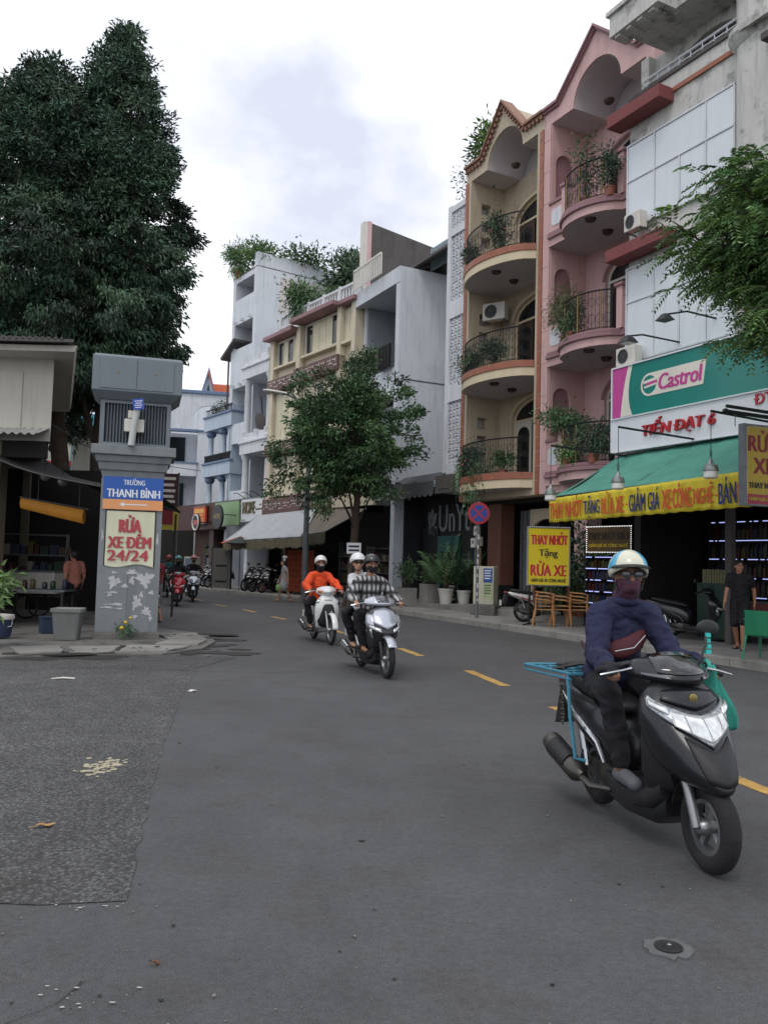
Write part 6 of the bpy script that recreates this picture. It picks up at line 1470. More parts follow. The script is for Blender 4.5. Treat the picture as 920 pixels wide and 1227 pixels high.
def nose_pt(tab, z, th, off=0.0, pw=.8):
    xf, hw, xe = interp(tab, z); c = max(cos(th), 0)
    x = xe + (xf - xe) * c ** pw; y = hw * (abs(sin(th)) ** .9) * (1 if th >= 0 else -1)
    n = Vector((c + .15, .9 * sin(th), .25)).normalized()
    return (x + n.x * off, y + n.y * off, z + n.z * off)
def nose_patch(parent, name, tab, t0, t1, zlo, zhi, material, off=.006, nt=16, nz=6, thick=.006):
    m = M(); V = []
    for i in range(nt + 1):
        th = t0 + (t1 - t0) * i / nt
        for j in range(nz + 1):
            f = j / nz; z = zlo(th) * (1 - f) + zhi(th) * f
            bul = off + .012 * sin(pi * f) * sin(pi * i / nt)
            V.append(nose_pt(tab, z, th, bul))
    m.add(V, [(i * (nz + 1) + j, (i + 1) * (nz + 1) + j, (i + 1) * (nz + 1) + j + 1, i * (nz + 1) + j + 1) for i in range(nt) for j in range(nz)])
    o = obj(name, m, material, parent, smooth='all', recalc=False); q = o.modifiers.new('thick', 'SOLIDIFY'); q.thickness = thick; q.offset = 0
    return o
def ring_yz(x, zc, hw, hz, n=18, p=.75):
    R = []
    for k in range(n):
        a = 2 * pi * k / n; c, s_ = cos(a), sin(a)
        R.append((x, hw * abs(c) ** p * (1 if c > 0 else -1), zc + hz * abs(s_) ** p * (1 if s_ > 0 else -1)))
    return R
MAXI = [(.985, .98, .10, .93), (.93, 1.03, .19, .93), (.86, 1.09, .245, .94), (.76, 1.19, .255, .95), (.64, 1.31, .235, .97), (.53, 1.40, .19, 1.02), (.46, 1.435, .13, 1.1), (.42, 1.43, .06, 1.22)]
SPORT = [(.99, .99, .08, .90), (.93, 1.04, .16, .91), (.84, 1.12, .235, .92), (.74, 1.2, .25, .93), (.62, 1.27, .215, .95), (.5, 1.22, .17, .98), (.38, 1.06, .16, .93)]
CUB = [(.98, .98, .07, .90), (.9, 1.0, .14, .90), (.8, 1.04, .22, .9), (.66, 1.04, .245, .9), (.5, 1.0, .235, .88), (.36, .94, .2, .86), (.28, .88, .16, .82)]
def scooter(label, loc, rz, kind='maxi', body=None, accent=None, rack=False, mirrors=(1, -1), group=None, name='motor_scooter', R=None, lit=False):
    t = thing(name, label, 'scooter', loc, rz, group)
    tab = {'maxi': MAXI, 'sport': SPORT, 'cub': CUB}[kind]
    R = R or {'maxi': .235, 'sport': .27, 'cub': .285}[kind]; tw = {'maxi': .105, 'sport': .085, 'cub': .068}[kind]
    accent = accent or body
    wheel(t, 1.27, R, tw, name='front_wheel', spokes=5 if kind != 'cub' else 6); wheel(t, 0, R, tw * 1.1, name='rear_wheel')
    # fork and fender
    for s_ in (-1, 1):
        m = M(); m.tube([(1.275, s_ * (tw * .5 + .03), R), (1.2, s_ * (tw * .5 + .032), R + .18), (1.05, s_ * (tw * .5 + .025), .62)], [.026, .028, .02], 10); obj('fork_leg', m, M_ALU if kind != 'sport' else M_BLKPL, t, smooth=True)
    m = M(); V = []; n = 18
    for i in range(n + 1):
        a = radians((72 if kind == 'maxi' else 35) + (98 if kind == 'maxi' else 125) * i / n) if kind != 'cub' else radians(5 + 150 * i / n)
        for j in range(9):
            b2 = -1.3 + 2.6 * j / 8; rr_ = R + .035 - .03 * (1 - cos(b2)); V.append((1.27 + rr_ * cos(a), (tw * .62 + .012) * sin(b2), R + rr_ * sin(a)))
    m.add(V, [(i * 9 + j, (i + 1) * 9 + j, (i + 1) * 9 + j + 1, i * 9 + j + 1) for i in range(n) for j in range(8)])
    o = obj('front_fender', m, {'maxi': M_BLKPL, 'sport': accent, 'cub': body}[kind], t, smooth='all', recalc=False); q = o.modifiers.new('thick', 'SOLIDIFY'); q.thickness = .006
    # front apron
    m = M(); N = 20; rings = []
    zs = [tab[0][0] + (tab[-1][0] - tab[0][0]) * k / 16 for k in range(17)]
    for z in zs:
        ring = [nose_pt(tab, z, -pi / 2 + pi * i / N) for i in range(N + 1)]
        xf, hw, xe = interp(tab, z); ring += [(xe - .035, hw * .8, z), (xe - .045, 0, z), (xe - .035, -hw * .8, z)]; rings.append(ring)
    m.loft(rings[::-1]); apron = obj('front_apron', m, body, t, smooth='all', subdiv=1)
    m = M(); m.loft([ring_yz(x, zc, hw, hz, 16, .6) for x, zc, hw, hz in ((.9, .62, .2, .3), (.93, .6, .2, .3), (.98, .58, .16, .26), (1.05, .55, .1, .2))]); obj('leg_shield', m, M_BLKPL, t, smooth=True)
    if kind == 'maxi':
        hl = nose_patch(apron, 'headlight', tab, -1.22, 1.22, lambda a: .645 + .185 * (abs(a) / 1.22) ** .9, lambda a: .80 + .085 * (abs(a) / 1.22) ** 1.1, M_FACET, .008, 24)
        nose_patch(hl, 'reflector', tab, -.6, .6, lambda a: .668 + .12 * abs(a), lambda a: .79 + .03 * abs(a), M_LENS, .02, 16, 6, .006)
        m = M()
        for k in (-2, 0, 2): m.tube([nose_pt(tab, .675 + .12 * abs(k * .16), k * .16, .036), nose_pt(tab, .785 + .02 * abs(k * .16), k * .16, .034)], .0022, 4)
        obj('lens_rib', m, M_ALU, hl, kind='stuff')
        for s_ in (-1, 1):
            a0, a1 = sorted((s_ * .62, s_ * 1.1)); nose_patch(hl, 'turn_signal', tab, a0, a1, lambda a: .735 + .085 * abs(a), lambda a: .79 + .06 * abs(a), M_LENS, .02, 8, 3, .005)
        nose_patch(apron, 'nose_panel', tab, -.5, .5, lambda a: .47 + .03 * abs(a), lambda a: .63 + .13 * abs(a), M_BLKPL, .004, 14, 6, .005)
        nose_patch(apron, 'badge_panel', tab, -.75, .75, lambda a: .82 + .06 * abs(a), lambda a: .93 - .03 * abs(a), body, .01, 14, 4, .006)
        p = nose_pt(tab, .872, 0, .03); m = M(); m.ell(p, (.008, .026, .026), 14, 6); obj('badge', m, M_GOLD, apron, smooth=True)
    elif kind == 'sport':
        nose_patch(apron, 'chest_panel', tab, -.75, .75, lambda a: .66 + .12 * abs(a), lambda a: .95 - .05 * abs(a), accent, .014, 16, 6)
        for s_ in (-1, 1):
            a0, a1 = sorted((s_ * .7, s_ * 1.35)); nose_patch(apron, 'side_panel', tab, a0, a1, lambda a: .70 - .05 * (abs(a) - .7), lambda a: .84 + .02 * abs(a), accent, .012, 10, 5)
            a0, a1 = sorted((s_ * .35, s_ * 1.15)); nose_patch(apron, 'headlight', tab, a0, a1, lambda a: .60 + .06 * abs(a), lambda a: .635 + .085 * abs(a), M_LENS, .012, 10, 3)
            a0, a1 = sorted((s_ * 1.0, s_ * 1.25)); nose_patch(apron, 'light_strip', tab, a0, a1, lambda a: .52, lambda a: .66, M_CHROME, .01, 4, 4)
    else:
        nose_patch(apron, 'badge_panel', tab, -.35, .35, lambda a: .83, lambda a: .9 - .06 * abs(a), M_LENSD if kind == 'x' else body, .008, 8, 3)
        for s_ in (-1, 1):
            a0, a1 = sorted((s_ * .9, s_ * 1.4)); nose_patch(apron, 'turn_signal', tab, a0, a1, lambda a: .78, lambda a: .85, M_LENS, .008, 6, 3)
    # handlebar fairing, screen, bars
    prof = {'maxi': [(1.09, .955), (1.05, 1.0), (.97, 1.065), (.88, 1.105), (.82, 1.085), (.77, 1.0), (.84, .945), (1.0, .925)], 'sport': [(1.06, .99), (1.0, 1.06), (.92, 1.115), (.85, 1.12), (.8, 1.09), (.76, 1.02), (.84, .965), (.98, .95)],
            'cub': [(1.04, .93), (1.06, 1.0), (1.0, 1.075), (.9, 1.115), (.82, 1.09), (.78, 1.0), (.84, .92), (.96, .885)]}[kind]
    m = M(); rings = []; W = {'maxi': .25, 'sport': .24, 'cub': .21}[kind]
    for k in range(13):
        y = -W + 2 * W * k / 12; q = abs(y) / W; s2 = 1 - .62 * q ** 2.2; dx = -.07 * q * q; cx, cz = .86, 1.0
        rings.append([(cx + (p[0] - cx) * s2 + dx, y, cz + (p[1] - cz) * s2) for p in prof])
    m.loft(rings); fa = obj('handlebar_fairing', m, accent if kind != 'maxi' else body, t, smooth='all', subdiv=1)
    def fair_patch(nm, y0, y1, i0, i1, material, lift):
        m = M(); V = []; K = 12
        for k in range(K + 1):
            y = y0 + (y1 - y0) * k / K; q = abs(y) / W; s2 = 1 - .62 * q ** 2.2; dx = -.07 * q * q
            for j in range(5):
                f = i0 + (i1 - i0) * j / 4; a = int(f); b2 = min(a + 1, 7); g = f - a; p = (prof[a][0] * (1 - g) + prof[b2][0] * g, prof[a][1] * (1 - g) + prof[b2][1] * g)
                V.append((.86 + (p[0] - .86) * s2 + dx + lift * .8, y, 1.0 + (p[1] - 1.0) * s2 + lift))
        m.add(V, [(k * 5 + j, (k + 1) * 5 + j, (k + 1) * 5 + j + 1, k * 5 + j + 1) for k in range(K) for j in range(4)])
        o = obj(nm, m, material, fa, smooth='all', recalc=False); qq = o.modifiers.new('thick', 'SOLIDIFY'); qq.thickness = .005
    if kind == 'maxi': fair_patch('wind_screen', -.15, .15, .9, 3.0, mat('black gloss screen', '0d0d10', .12, .05, coat=1.0), .004); fair_patch('turn_signal', -.22, -.1, .25, .7, M_LENSD, .004); fair_patch('turn_signal', .1, .22, .25, .7, M_LENSD, .004)
    elif kind == 'cub': fair_patch('headlight', -.11, .11, .2, 1.3, M_LENS, .006); fair_patch('turn_signal', -.19, -.125, .2, 1.2, M_AMBER, .004); fair_patch('turn_signal', .125, .19, .2, 1.2, M_AMBER, .004)
    else: fair_patch('screen', -.09, .09, .5, 2.2, M_LENSD, .004)
    for s_ in (-1, 1):
        m = M(); m.tube([(.85, s_ * .12, 1.03), (.82, s_ * .24, 1.035), (.77, s_ * .33, 1.0)], .016, 8); b_ = obj('handlebar', m, M_BLKPL, t, smooth=True)
        m = M(); m.tube([(.80, s_ * .265, 1.022), (.745, s_ * .385, .985)], .021, 10); m.ell((.742, s_ * .392, .983), (.018, .014, .022), 8, 5); obj('grip', m, M_TYRE, b_, smooth=True)
        m = M(); m.tube([(.86, s_ * .24, 1.01), (.875, s_ * .3, 1.0), (.835, s_ * .42, .97)], [.009, .008, .007], 6); obj('brake_lever', m, M_CHROME, b_, smooth=True)
    for s_ in mirrors:
        m = M(); m.tube([(.82, s_ * .22, 1.04), (.8, s_ * .27, 1.14), (.74, s_ * .31, 1.21)], .008, 6); st = obj('mirror_stem', m, M_BLKPL, t, smooth=True)
        m = M(); m.ell((.72, s_ * .335, 1.235), (.022, .078, .052), 16, 8); obj('mirror', m, M_BLKPL, st, smooth=True)
        m = M(); m.ell((.703, s_ * .335, 1.236), (.008, .066, .043), 16, 6); obj('mirror_glass', m, M_LENS, st, smooth=True)
    # floor, side body, seat, tail
    if kind != 'cub':
        m = M(); m.loft([ring_yz(x, zc, hw, hz, 16, .45) for x, zc, hw, hz in ((.36, .27, .15, .05), (.5, .25, .18, .05), (.75, .25, .18, .055), (.9, .29, .17, .07), (.99, .38, .13, .09))]); obj('floorboard', m, M_BLKPL, t, smooth=True)
        m = M(); m.loft([ring_yz(x, zc, hw, hz, 16, .5) for x, zc, hw, hz in ((.3, .2, .12, .05), (.6, .17, .14, .05), (.9, .2, .13, .06), (1.0, .27, .1, .06))]); obj('belly_pan', m, body if kind == 'maxi' else M_BLKPL, t, smooth=True)
        secs = ((.5, .42, .09, .1), (.4, .5, .15, .18), (.2, .55, .18, .19), (-.02, .60, .185, .16), (-.22, .66, .16, .115), (-.4, .72, .11, .075), (-.52, .77, .05, .035))
    else:
        m = M(); m.loft([ring_yz(x, zc, hw, hz, 14, .7) for x, zc, hw, hz in ((.95, .66, .05, .07), (.8, .5, .055, .07), (.6, .42, .06, .08), (.4, .5, .07, .1))]); obj('frame_tunnel', m, body, t, smooth=True)
        m = M(); m.cbox((.58, 0, .3), (.34, .2, .2)); m.lathe([(.09, -.13), (.1, -.08), (.1, .1), (.09, .13)], 16, (.5, 0, .28), 'y'); obj('engine', m, M_ALU, t, bevel=.02)
        m = M(); m.tube([(.45, -.22, .26), (.45, .22, .26)], .014, 8); m.tube([(.45, -.2, .26), (.45, -.28, .26)], .024, 8); m.tube([(.45, .2, .26), (.45, .28, .26)], .024, 8); obj('foot_peg', m, M_BLKPL, t)
        secs = ((.5, .55, .06, .09), (.38, .6, .11, .12), (.15, .63, .13, .11), (-.1, .66, .12, .09), (-.3, .71, .09, .06), (-.45, .75, .05, .035))
    m = M(); m.loft([ring_yz(*s_, 18, .72) for s_ in secs]); bd = obj('rear_body', m, body, t, smooth='all', subdiv=1)
    for s_ in (-1, 1):
        m = M(); P = [(.38, .36), (.3, .47), (.0, .6), (-.3, .70)] if kind != 'cub' else [(.35, .52), (.1, .58), (-.3, .69)]
        V = []
        for (x, z) in P:
            y = interp([(a[0],) + a[1:] for a in secs], x)[1] * .97 + .012; V.append((x, y * s_, z))
        m.tube(V, [.012] + [.017] * (len(V) - 2) + [.006], 8); obj('side_strip', m, M_CHROME if kind == 'maxi' else accent, bd, smooth=True)
    m = M(); m.loft([ring_yz(x, zc, hw, hz, 16, .6) for x, zc, hw, hz in ((.44, .69, .07, .03), (.36, .725, .115, .045), (.15, .755, .145, .05), (-.05, .775, .145, .05), (-.28, .81, .12, .045), (-.4, .825, .07, .025))]); obj('seat', m, M_SEAT, t, smooth='all', subdiv=1)
    m = M(); m.ell((-.5, 0, .76), (.04, .09, .035), 12, 6); obj('tail_light', m, mat('red tail lens', '8a1a1c', .2, .05, coat=.6), t, smooth=True)
    m = M(); m.prism([(-.42, .72), (-.52, .72), (-.62, .42), (-.5, .45)], -.07, .07); obj('rear_fender', m, M_BLKPL, t, bevel=.01)
    if not rack: m = M(); m.box(-.64, -.63, -.1, .1, .42, .56); obj('number_plate', m, M_WPLAS, t)
    m = M(); m.loft([ring_yz(x, zc, hw, hz, 12, .6) for x, zc, hw, hz in ((.48, .26, .1, .07), (.3, .27, .14, .1), (.1, .26, .1, .08), (-.06, .25, .07, .06))]); m.tube([(0, .11, R), (.15, .13, .3), (.35, .12, .28)], [.05, .055, .05], 10); obj('engine_case' if kind != 'cub' else 'swing_arm', m, M_MUFF, t, smooth=True)
    for s_ in (-1, 1):
        m = M(); m.tube([(0, s_ * .1, R + .02), (-.1, s_ * .11, .66)], .022, 8); m.tube([(-.02, s_ * .1, R + .12), (-.09, s_ * .11, .6)], .034, 10); obj('shock_absorber', m, M_CHROME, t, smooth=True)
    m = M(); m.tube([(.4, -.12, .2), (.28, -.2, .19), (.14, -.21, .22)], .022, 8); k_ = 1.0 if kind == 'maxi' else .78
    m.tube([(.16, -.2, .22), (.1, -.21, .235), (-.22, -.225, .33), (-.3, -.225, .355), (-.31, -.225, .358)], [.03 * k_, .068 * k_, .075 * k_, .068 * k_, .04 * k_], 16); mu = obj('exhaust', m, M_MUFF, t, smooth=True)
    m = M(); m.tube([(.02, -.222, .275), (-.2, -.24, .34)], [.066 * k_, .07 * k_], 14); obj('heat_shield', m, M_BLKPL if kind == 'maxi' else M_CHROME, mu, smooth=True)
    m = M(); m.tube([(.1, .0, .3), (.02, .12, .12), (-.08, .14, .13)], .012, 6); obj('stand', m, M_BLKPL, t)
    if rack:
        M_RACK = mat('turquoise rack paint', '3a7f95', .5, .12, 6, spot=.3, spot_col='5a6b6b', spot_scale=9)
        m = M(); x0, x1, z0, z1 = -.72, .1, .84, .875
        m.tube([(x0, -.27, z0), (x1, -.27, z1), (x1, .27, z1), (x0, .27, z0), (x0, -.27, z0)], .011, 8)
        for k in range(6): m.tube([(x0, -.2 + k * .08, z0), (x1, -.2 + k * .08, z1)], .007, 6)
        for k in range(4): x = x0 + .1 + k * .2; m.tube([(x, -.27, z0 + .012 + k * .009), (x, .27, z0 + .012 + k * .009)], .008, 6)
        for s_ in (-1, 1): m.tube([(x0, s_ * .27, z0 - .035), (x1, s_ * .27, z1 - .035)], .009, 6); m.tube([(x0, s_ * .27, z0), (x0, s_ * .27, z0 - .035)], .009, 6)
        rk = obj('rack', m, M_RACK, t, smooth=True)
        for s_ in (-1, 1):
            m = M(); m.tube([(.06, s_ * .27, z1 - .01), (.1, s_ * .27, .6), (.17, s_ * .26, .34), (.2, s_ * .2, .33)], .013, 8); obj('rack_leg', m, M_RACK, rk, smooth=True)
        m = M(); m.tube([(-.2, -.27, .87), (-.1, -.1, .92), (.02, .05, .9), (.0, .2, .9), (-.15, .1, .93), (-.25, -.15, .9), (-.05, -.26, .88)], .014, 6); m.tube([(-.3, -.2, .89), (-.15, 0, .91), (.05, -.15, .92), (.08, .1, .9)], .012, 6); obj('bungee_cord', m, M_BLACK, rk, smooth=True)
        m = M()
        for k in range(16): f = k / 15; m.torus((-.12 + .16 * f - .1 * f * f, -.25, .83 - .3 * f - .05 * sin(pi * f)), .014, .004, 'y' if k % 2 else 'z', 10, 5)
        obj('chain', m, M_MUFF, rk)
        m = M(); m.ell((.1, 0, .83), (.12, .13, .03), 14, 6); obj('seat_pad', m, mat('ochre pad', 'b0873a', .8, .2), t, smooth=True)
    return t

# ------------------------------------------------------------------ people
M_SKIN = mat('tan skin', 'a5765c', .55, .08, 6)
M_SKINL = mat('light skin', 'b98c72', .55, .08, 6)
M_HAIR = mat('black hair', '14110f', .5, .2, 20)
M_EYE = mat('dark eye', '0f0d0c', .2, .05)
M_BLKCL = mat('black cloth', '15151a', .85, .25, 5, bump=.35, bscale=14)
def ik(a, b2, l1, l2, pole):
    a, b2 = Vector(a), Vector(b2); d = b2 - a; L_ = min(d.length, (l1 + l2) * .999); dn = d.normalized()
    x = (l1 * l1 - l2 * l2 + L_ * L_) / (2 * L_); h = sqrt(max(l1 * l1 - x * x, 0)); p = Vector(pole); p = (p - dn * p.dot(dn)).normalized()
    return a + dn * x + p * h
def hand(m, w, d, n, s_, curl, k=1.0):
    w, d, n, s_ = Vector(w), Vector(d).normalized(), Vector(n).normalized(), Vector(s_).normalized()
    pc = w + d * .05 * k
    for q in (-1.5, -.5, .5, 1.5): m.cap(w + s_ * q * .014 * k + d * .008, w + d * .088 * k + s_ * q * .019 * k, .016 * k, .0125 * k, 8)
    for i, (q, ln) in enumerate(((1.5, .92), (.5, 1.05), (-.5, 1.0), (-1.5, .8))):
        p = w + d * .09 * k + s_ * q * .02 * k; a = 0
        for seg, (l, c) in enumerate(((.042, .45), (.027, .95), (.021, .8))):
            a += c * curl + .06 * i * curl; dd = d * cos(a) + n * sin(a); e = p + dd * l * ln * k; m.cap(p, e, (.0098 - .001 * seg) * k, (.009 - .001 * seg) * k, 7); p = e
    p = w + s_ * .024 * k + d * .02 * k; e = p + (s_ * .75 + d * .55 + n * .25 * (1 + curl)).normalized() * .042 * k; m.cap(p, e, .013 * k, .0105 * k, 7); f = e + (s_ * .1 + d * .7 + n * .6 * curl).normalized() * .032 * k; m.cap(e, f, .0105 * k, .0085 * k, 7)
def person(label, loc, rz, J, top, bottom, skin=M_SKIN, voxel=.012, group=None, sleeves='long', legs='long', shoes=None, hair=None, helmet=None, mask=None, glasses=None, vis=True, dress=False, puff=1.0, face=(0, 0), hands=None, topname='jacket', cv=None):
    """J: joints in local space (x forward, y left): pelvis, chest, neck, head, sh/el/wr/hip/kn/an/toe for L and R"""
    t = thing('person', label, 'person', loc, rz, group); cv = cv or voxel
    J = {k: Vector(v) for k, v in J.items()}
    hd, nk = J['head'], J['neck']; R = Matrix.Rotation(face[0], 3, 'Z') @ Matrix.Rotation(face[1], 3, 'Y')
    def H(x, y, z): return tuple(hd + R @ Vector((x, y, z)))
    m = M()
    m.ell(H(-.012, 0, .03), (.095, .076, .09), R=R); m.ell(H(.02, 0, -.03), (.07, .062, .085), R=R); m.ell(H(.05, 0, -.075), (.038, .042, .034), R=R); m.cap(H(.082, 0, .005), H(.103, 0, -.025), .011, .015)
    m.ell(H(.088, 0, -.055), (.014, .024, .011), R=R); m.ell(H(-.0, .079, -.01), (.018, .012, .03), R=R); m.ell(H(-.0, -.079, -.01), (.018, .012, .03), R=R)
    m.cap(nk - Vector((0, 0, .04)), H(-.01, 0, -.06), .058, .052)
    m.cap(J['pelvis'], J['chest'], .12, .12); m.ell(tuple(J['chest']), (.1, .15, .16)); m.ell(tuple(J['pelvis']), (.11, .15, .12))
    for s_ in 'LR':
        m.cap(J['neck'] - Vector((0, 0, .03)), J['sh' + s_], .05, .055); m.cap(J['sh' + s_], J['el' + s_], .05, .04); m.cap(J['el' + s_], J['wr' + s_], .04, .027)
        m.cap(J['hip' + s_], J['kn' + s_], .085, .055); m.cap(J['kn' + s_], J['an' + s_], .055, .036); d = J['toe' + s_] - J['an' + s_]; hl = J['an' + s_] - d * .25
        hl.z = min(J['toe' + s_].z, J['an' + s_].z - .05); m.cap(J['an' + s_], hl, .036, .032); m.cap(hl, J['toe' + s_], .034, .026)
        h = (hands or {}).get(s_)
        if h: hand(m, J['wr' + s_], *h)
        else:
            d = (J['wr' + s_] - J['el' + s_]).normalized(); fr = Vector((1, 0, 0)); hand(m, J['wr' + s_], d, Vector((0, 1 if s_ == 'R' else -1, 0)) * .8 + fr * -.2, fr, .45)
    body = blob('body', m, skin, t, voxel, 3)
    m = M()
    for s_ in (-1, 1): m.ell(H(.078, s_ * .031, .012), (.01, .014, .008), 8, 5)
    obj('eye', m, M_EYE, body, smooth=True)
    m = M()
    for s_ in (-1, 1): m.cap(H(.085, s_ * .02, .032), H(.076, s_ * .048, .034), .006, .004, 6)
    m.cap(H(.092, -.018, -.055), H(.092, .018, -.055), .005, .005, 6); obj('brow_and_lip', m, mat('brow and lip', '5a352c', .6, .1), body, smooth=True)
    # top
    m = M(); p = puff
    ch, pv = J['chest'], J['pelvis']
    m.ell(tuple(ch), (.125 * p, .175 * p, .185)); m.cap(ch, pv, .135 * p, .135 * p); m.ell(tuple(ch * .5 + pv * .5), (.125 * p, .165 * p, .17)); m.ell(tuple(pv + Vector((0, 0, .03))), (.13 * p, .165 * p, .1))
    m.cap(nk - Vector((0, 0, .02)), nk + Vector((.005, 0, .025)), .066, .058)
    for s_ in 'LR':
        sh, el, wr = J['sh' + s_], J['el' + s_], J['wr' + s_]; m.cap(nk - Vector((0, 0, .045)), sh, .07, .073 * p)
        if sleeves == 'long':
            m.cap(sh, el, .072 * p, .06 * p); e2 = el + (wr - el) * .93; m.cap(el, e2, .06 * p, .044 * p)
            rs = np.random.RandomState(hash(label) % 1000 if False else len(label))
            for k in range(5):
                f = .2 + .16 * k; q = sh + (el - sh) * f; dv = Vector(rs.normal(size=3)) * .013; m.cap(q + dv, q - dv + (el - sh) * .08, .058 * p, .058 * p, 8); q = el + (wr - el) * f * .85; m.cap(q + dv * .8, q - dv * .6, .049 * p, .049 * p, 8)
        elif sleeves == 'short':
            m.cap(sh, sh + (el - sh) * .62, .074 * p, .066 * p)
        else: pass
    if dress:
        kn = (J['knL'] + J['knR']) / 2; m.cap(pv, kn + Vector((0, 0, .1)), .15, .19)
    blob(topname, m, top, t, cv, 4, fold=.009 if cv < .02 else 0)
    # trousers
    if bottom is not None:
        m = M(); m.ell(tuple(pv - Vector((0, 0, .02))), (.125, .155, .11)); p2 = 1.0
        for s_ in 'LR':
            hp, kn, an = J['hip' + s_], J['kn' + s_], J['an' + s_]; m.cap(pv - Vector((0, 0, .03)), hp, .11, .1); 
            if legs == 'long': m.cap(hp, kn, .1, .075); m.cap(kn, an + (kn - an) * .06, .073, .056); q = kn + (an - kn) * .45; m.cap(q + Vector((.012, .01, 0)), q + (an - kn) * .2, .062, .06, 8)
            elif legs == 'short': m.cap(hp, hp + (kn - hp) * .93, .102, .09)
        blob('trousers' if legs == 'long' else 'shorts', m, bottom, t, cv, 4, fold=.007 if cv < .02 else 0)
    for s_ in 'LR':
        d = J['toe' + s_] - J['an' + s_]; hl = J['an' + s_] - d * .25; hl.z = min(J['toe' + s_].z, J['an' + s_].z - .05)
        m = M()
        if shoes: m.cap(hl + Vector((0, 0, .0)), J['toe' + s_], .044, .04); m.cap(hl + (J['toe' + s_] - hl) * .4 + Vector((0, 0, .01)), J['toe' + s_], .045, .044); blob('shoe', m, shoes, t, max(.009, voxel), 3)
        else:
            dv = (J['toe' + s_] - hl).normalized(); m.cbox(tuple((hl + J['toe' + s_]) / 2 - Vector((0, 0, .033))), ((J['toe' + s_] - hl).length + .07, .085, .014), Matrix.Rotation(atan2(dv.y, dv.x), 3, 'Z') @ Matrix.Rotation(-math.asin(max(-1, min(1, dv.z))), 3, 'Y')); obj('sandal', m, M_TYRE, t, bevel=.005)
    if hair:
        m = M()
        m.ell(H(-.022, 0, .045), (.1, .086, .088), R=R)
        if hair == 'long': m.cap(H(-.07, 0, .03), H(-.095, 0, -.22), .07, .055); m.cap(H(-.04, .055, .0), H(-.06, .06, -.15), .035, .03); m.cap(H(-.04, -.055, .0), H(-.06, -.06, -.15), .035, .03)
        else: m.ell(H(-.05, 0, .0), (.07, .082, .075), R=R)
        m.ell(H(.055, 0, .085), (.03, .06, .025), R=R)
        blob('hair', m, M_HAIR, t, max(.01, voxel), 2)
    if helmet:
        mats = helmet['mats']; m = M(); na, nt_ = 40, 12; V = []; k = helmet.get('k', 1.0)
        for i in range(na):
            a = 2 * pi * i / na; f = cos(a); tm = radians(helmet.get('front', 84) + (helmet.get('side', 112) - helmet.get('front', 84)) * min(1, (1 - f)) ** .8)
            for j in range(nt_ + 1):
                th = tm * j / nt_; V.append(H(-.008 + .128 * k * sin(th) * cos(a), .112 * k * sin(th) * sin(a), .04 + .118 * k * cos(th)))
        for i in range(na):
            for j in range(nt_):
                m.cur = helmet['sector'](2 * pi * (i + .5) / na, j / nt_) if 'sector' in helmet else (1 if (j >= nt_ - 1 and len(mats) > 1) else 0)
                m.add([V[i * (nt_ + 1) + j], V[((i + 1) % na) * (nt_ + 1) + j], V[((i + 1) % na) * (nt_ + 1) + j + 1], V[i * (nt_ + 1) + j + 1]], [(0, 1, 2, 3)])
        import bmesh
        me = m.mesh('helmet'); bm = bmesh.new(); bm.from_mesh(me); bmesh.ops.remove_doubles(bm, verts=bm.verts, dist=.0005); bmesh.ops.recalc_face_normals(bm, faces=bm.faces); bm.to_mesh(me); bm.free()
        o = obj('helmet', me, mats, t, smooth='all'); q = o.modifiers.new('thick', 'SOLIDIFY'); q.thickness = .012; q.offset = 0
        hz = helmet.get('front', 84); zb = .04 + .118 * k * cos(radians(hz)); xb = .128 * k * sin(radians(hz))
        if helmet.get('peak'):
            m = M(); V = []
            for i in range(13):
                a = -1.15 + 2.3 * i / 12
                for (r, dz) in ((1.0, .004), (1.0 + helmet['peak'] * cos(a) ** .7, -.012)): V.append(H(-.008 + .130 * k * r * cos(a) * sin(radians(hz)), .114 * k * r * sin(a), zb + .012 + dz - .02 * (1 - cos(a))))
            m.add(V, [(2 * i, 2 * i + 1, 2 * i + 3, 2 * i + 2) for i in range(12)]); o2 = obj('helmet_peak', m, helmet.get('peakmat', M_BLKPL), o, smooth='all', recalc=False); q = o2.modifiers.new('thick', 'SOLIDIFY'); q.thickness = .006
        m = M(); m.tube([H(.0, .098, -.02), H(.03, .075, -.085), H(.055, 0, -.118), H(.03, -.075, -.085), H(.0, -.098, -.02)], .006, 5); obj('chin_strap', m, M_BLKPL, o)
    if mask:
        m = M(); m.ell(H(.03, 0, -.045), (.078, .071, .05), R=R); m.ell(H(.055, 0, -.07), (.05, .055, .045), R=R); m.ell(H(.075, 0, -.04), (.035, .035, .03), R=R)
        if mask[1]: m.ell(H(-.01, 0, -.06), (.088, .083, .085), R=R); m.cap(nk + Vector((0, 0, .02)), H(0, 0, -.08), .078, .078)
        blob('face_mask', m, mask[0], t, max(.008, voxel * .8), 3)
    if glasses:
        m = M()
        for s_ in (-1, 1): m.ell(H(.094, s_ * .034, .012), (.008, .031, .023), 14, 6, R=R)
        m.tube([H(.04, .08, .015), H(.085, .06, .018), H(.1, .01, .016), H(.1, -.01, .016), H(.085, -.06, .018), H(.04, -.08, .015)], .005, 6); obj('glasses', m, glasses, t, smooth=True)
    return t
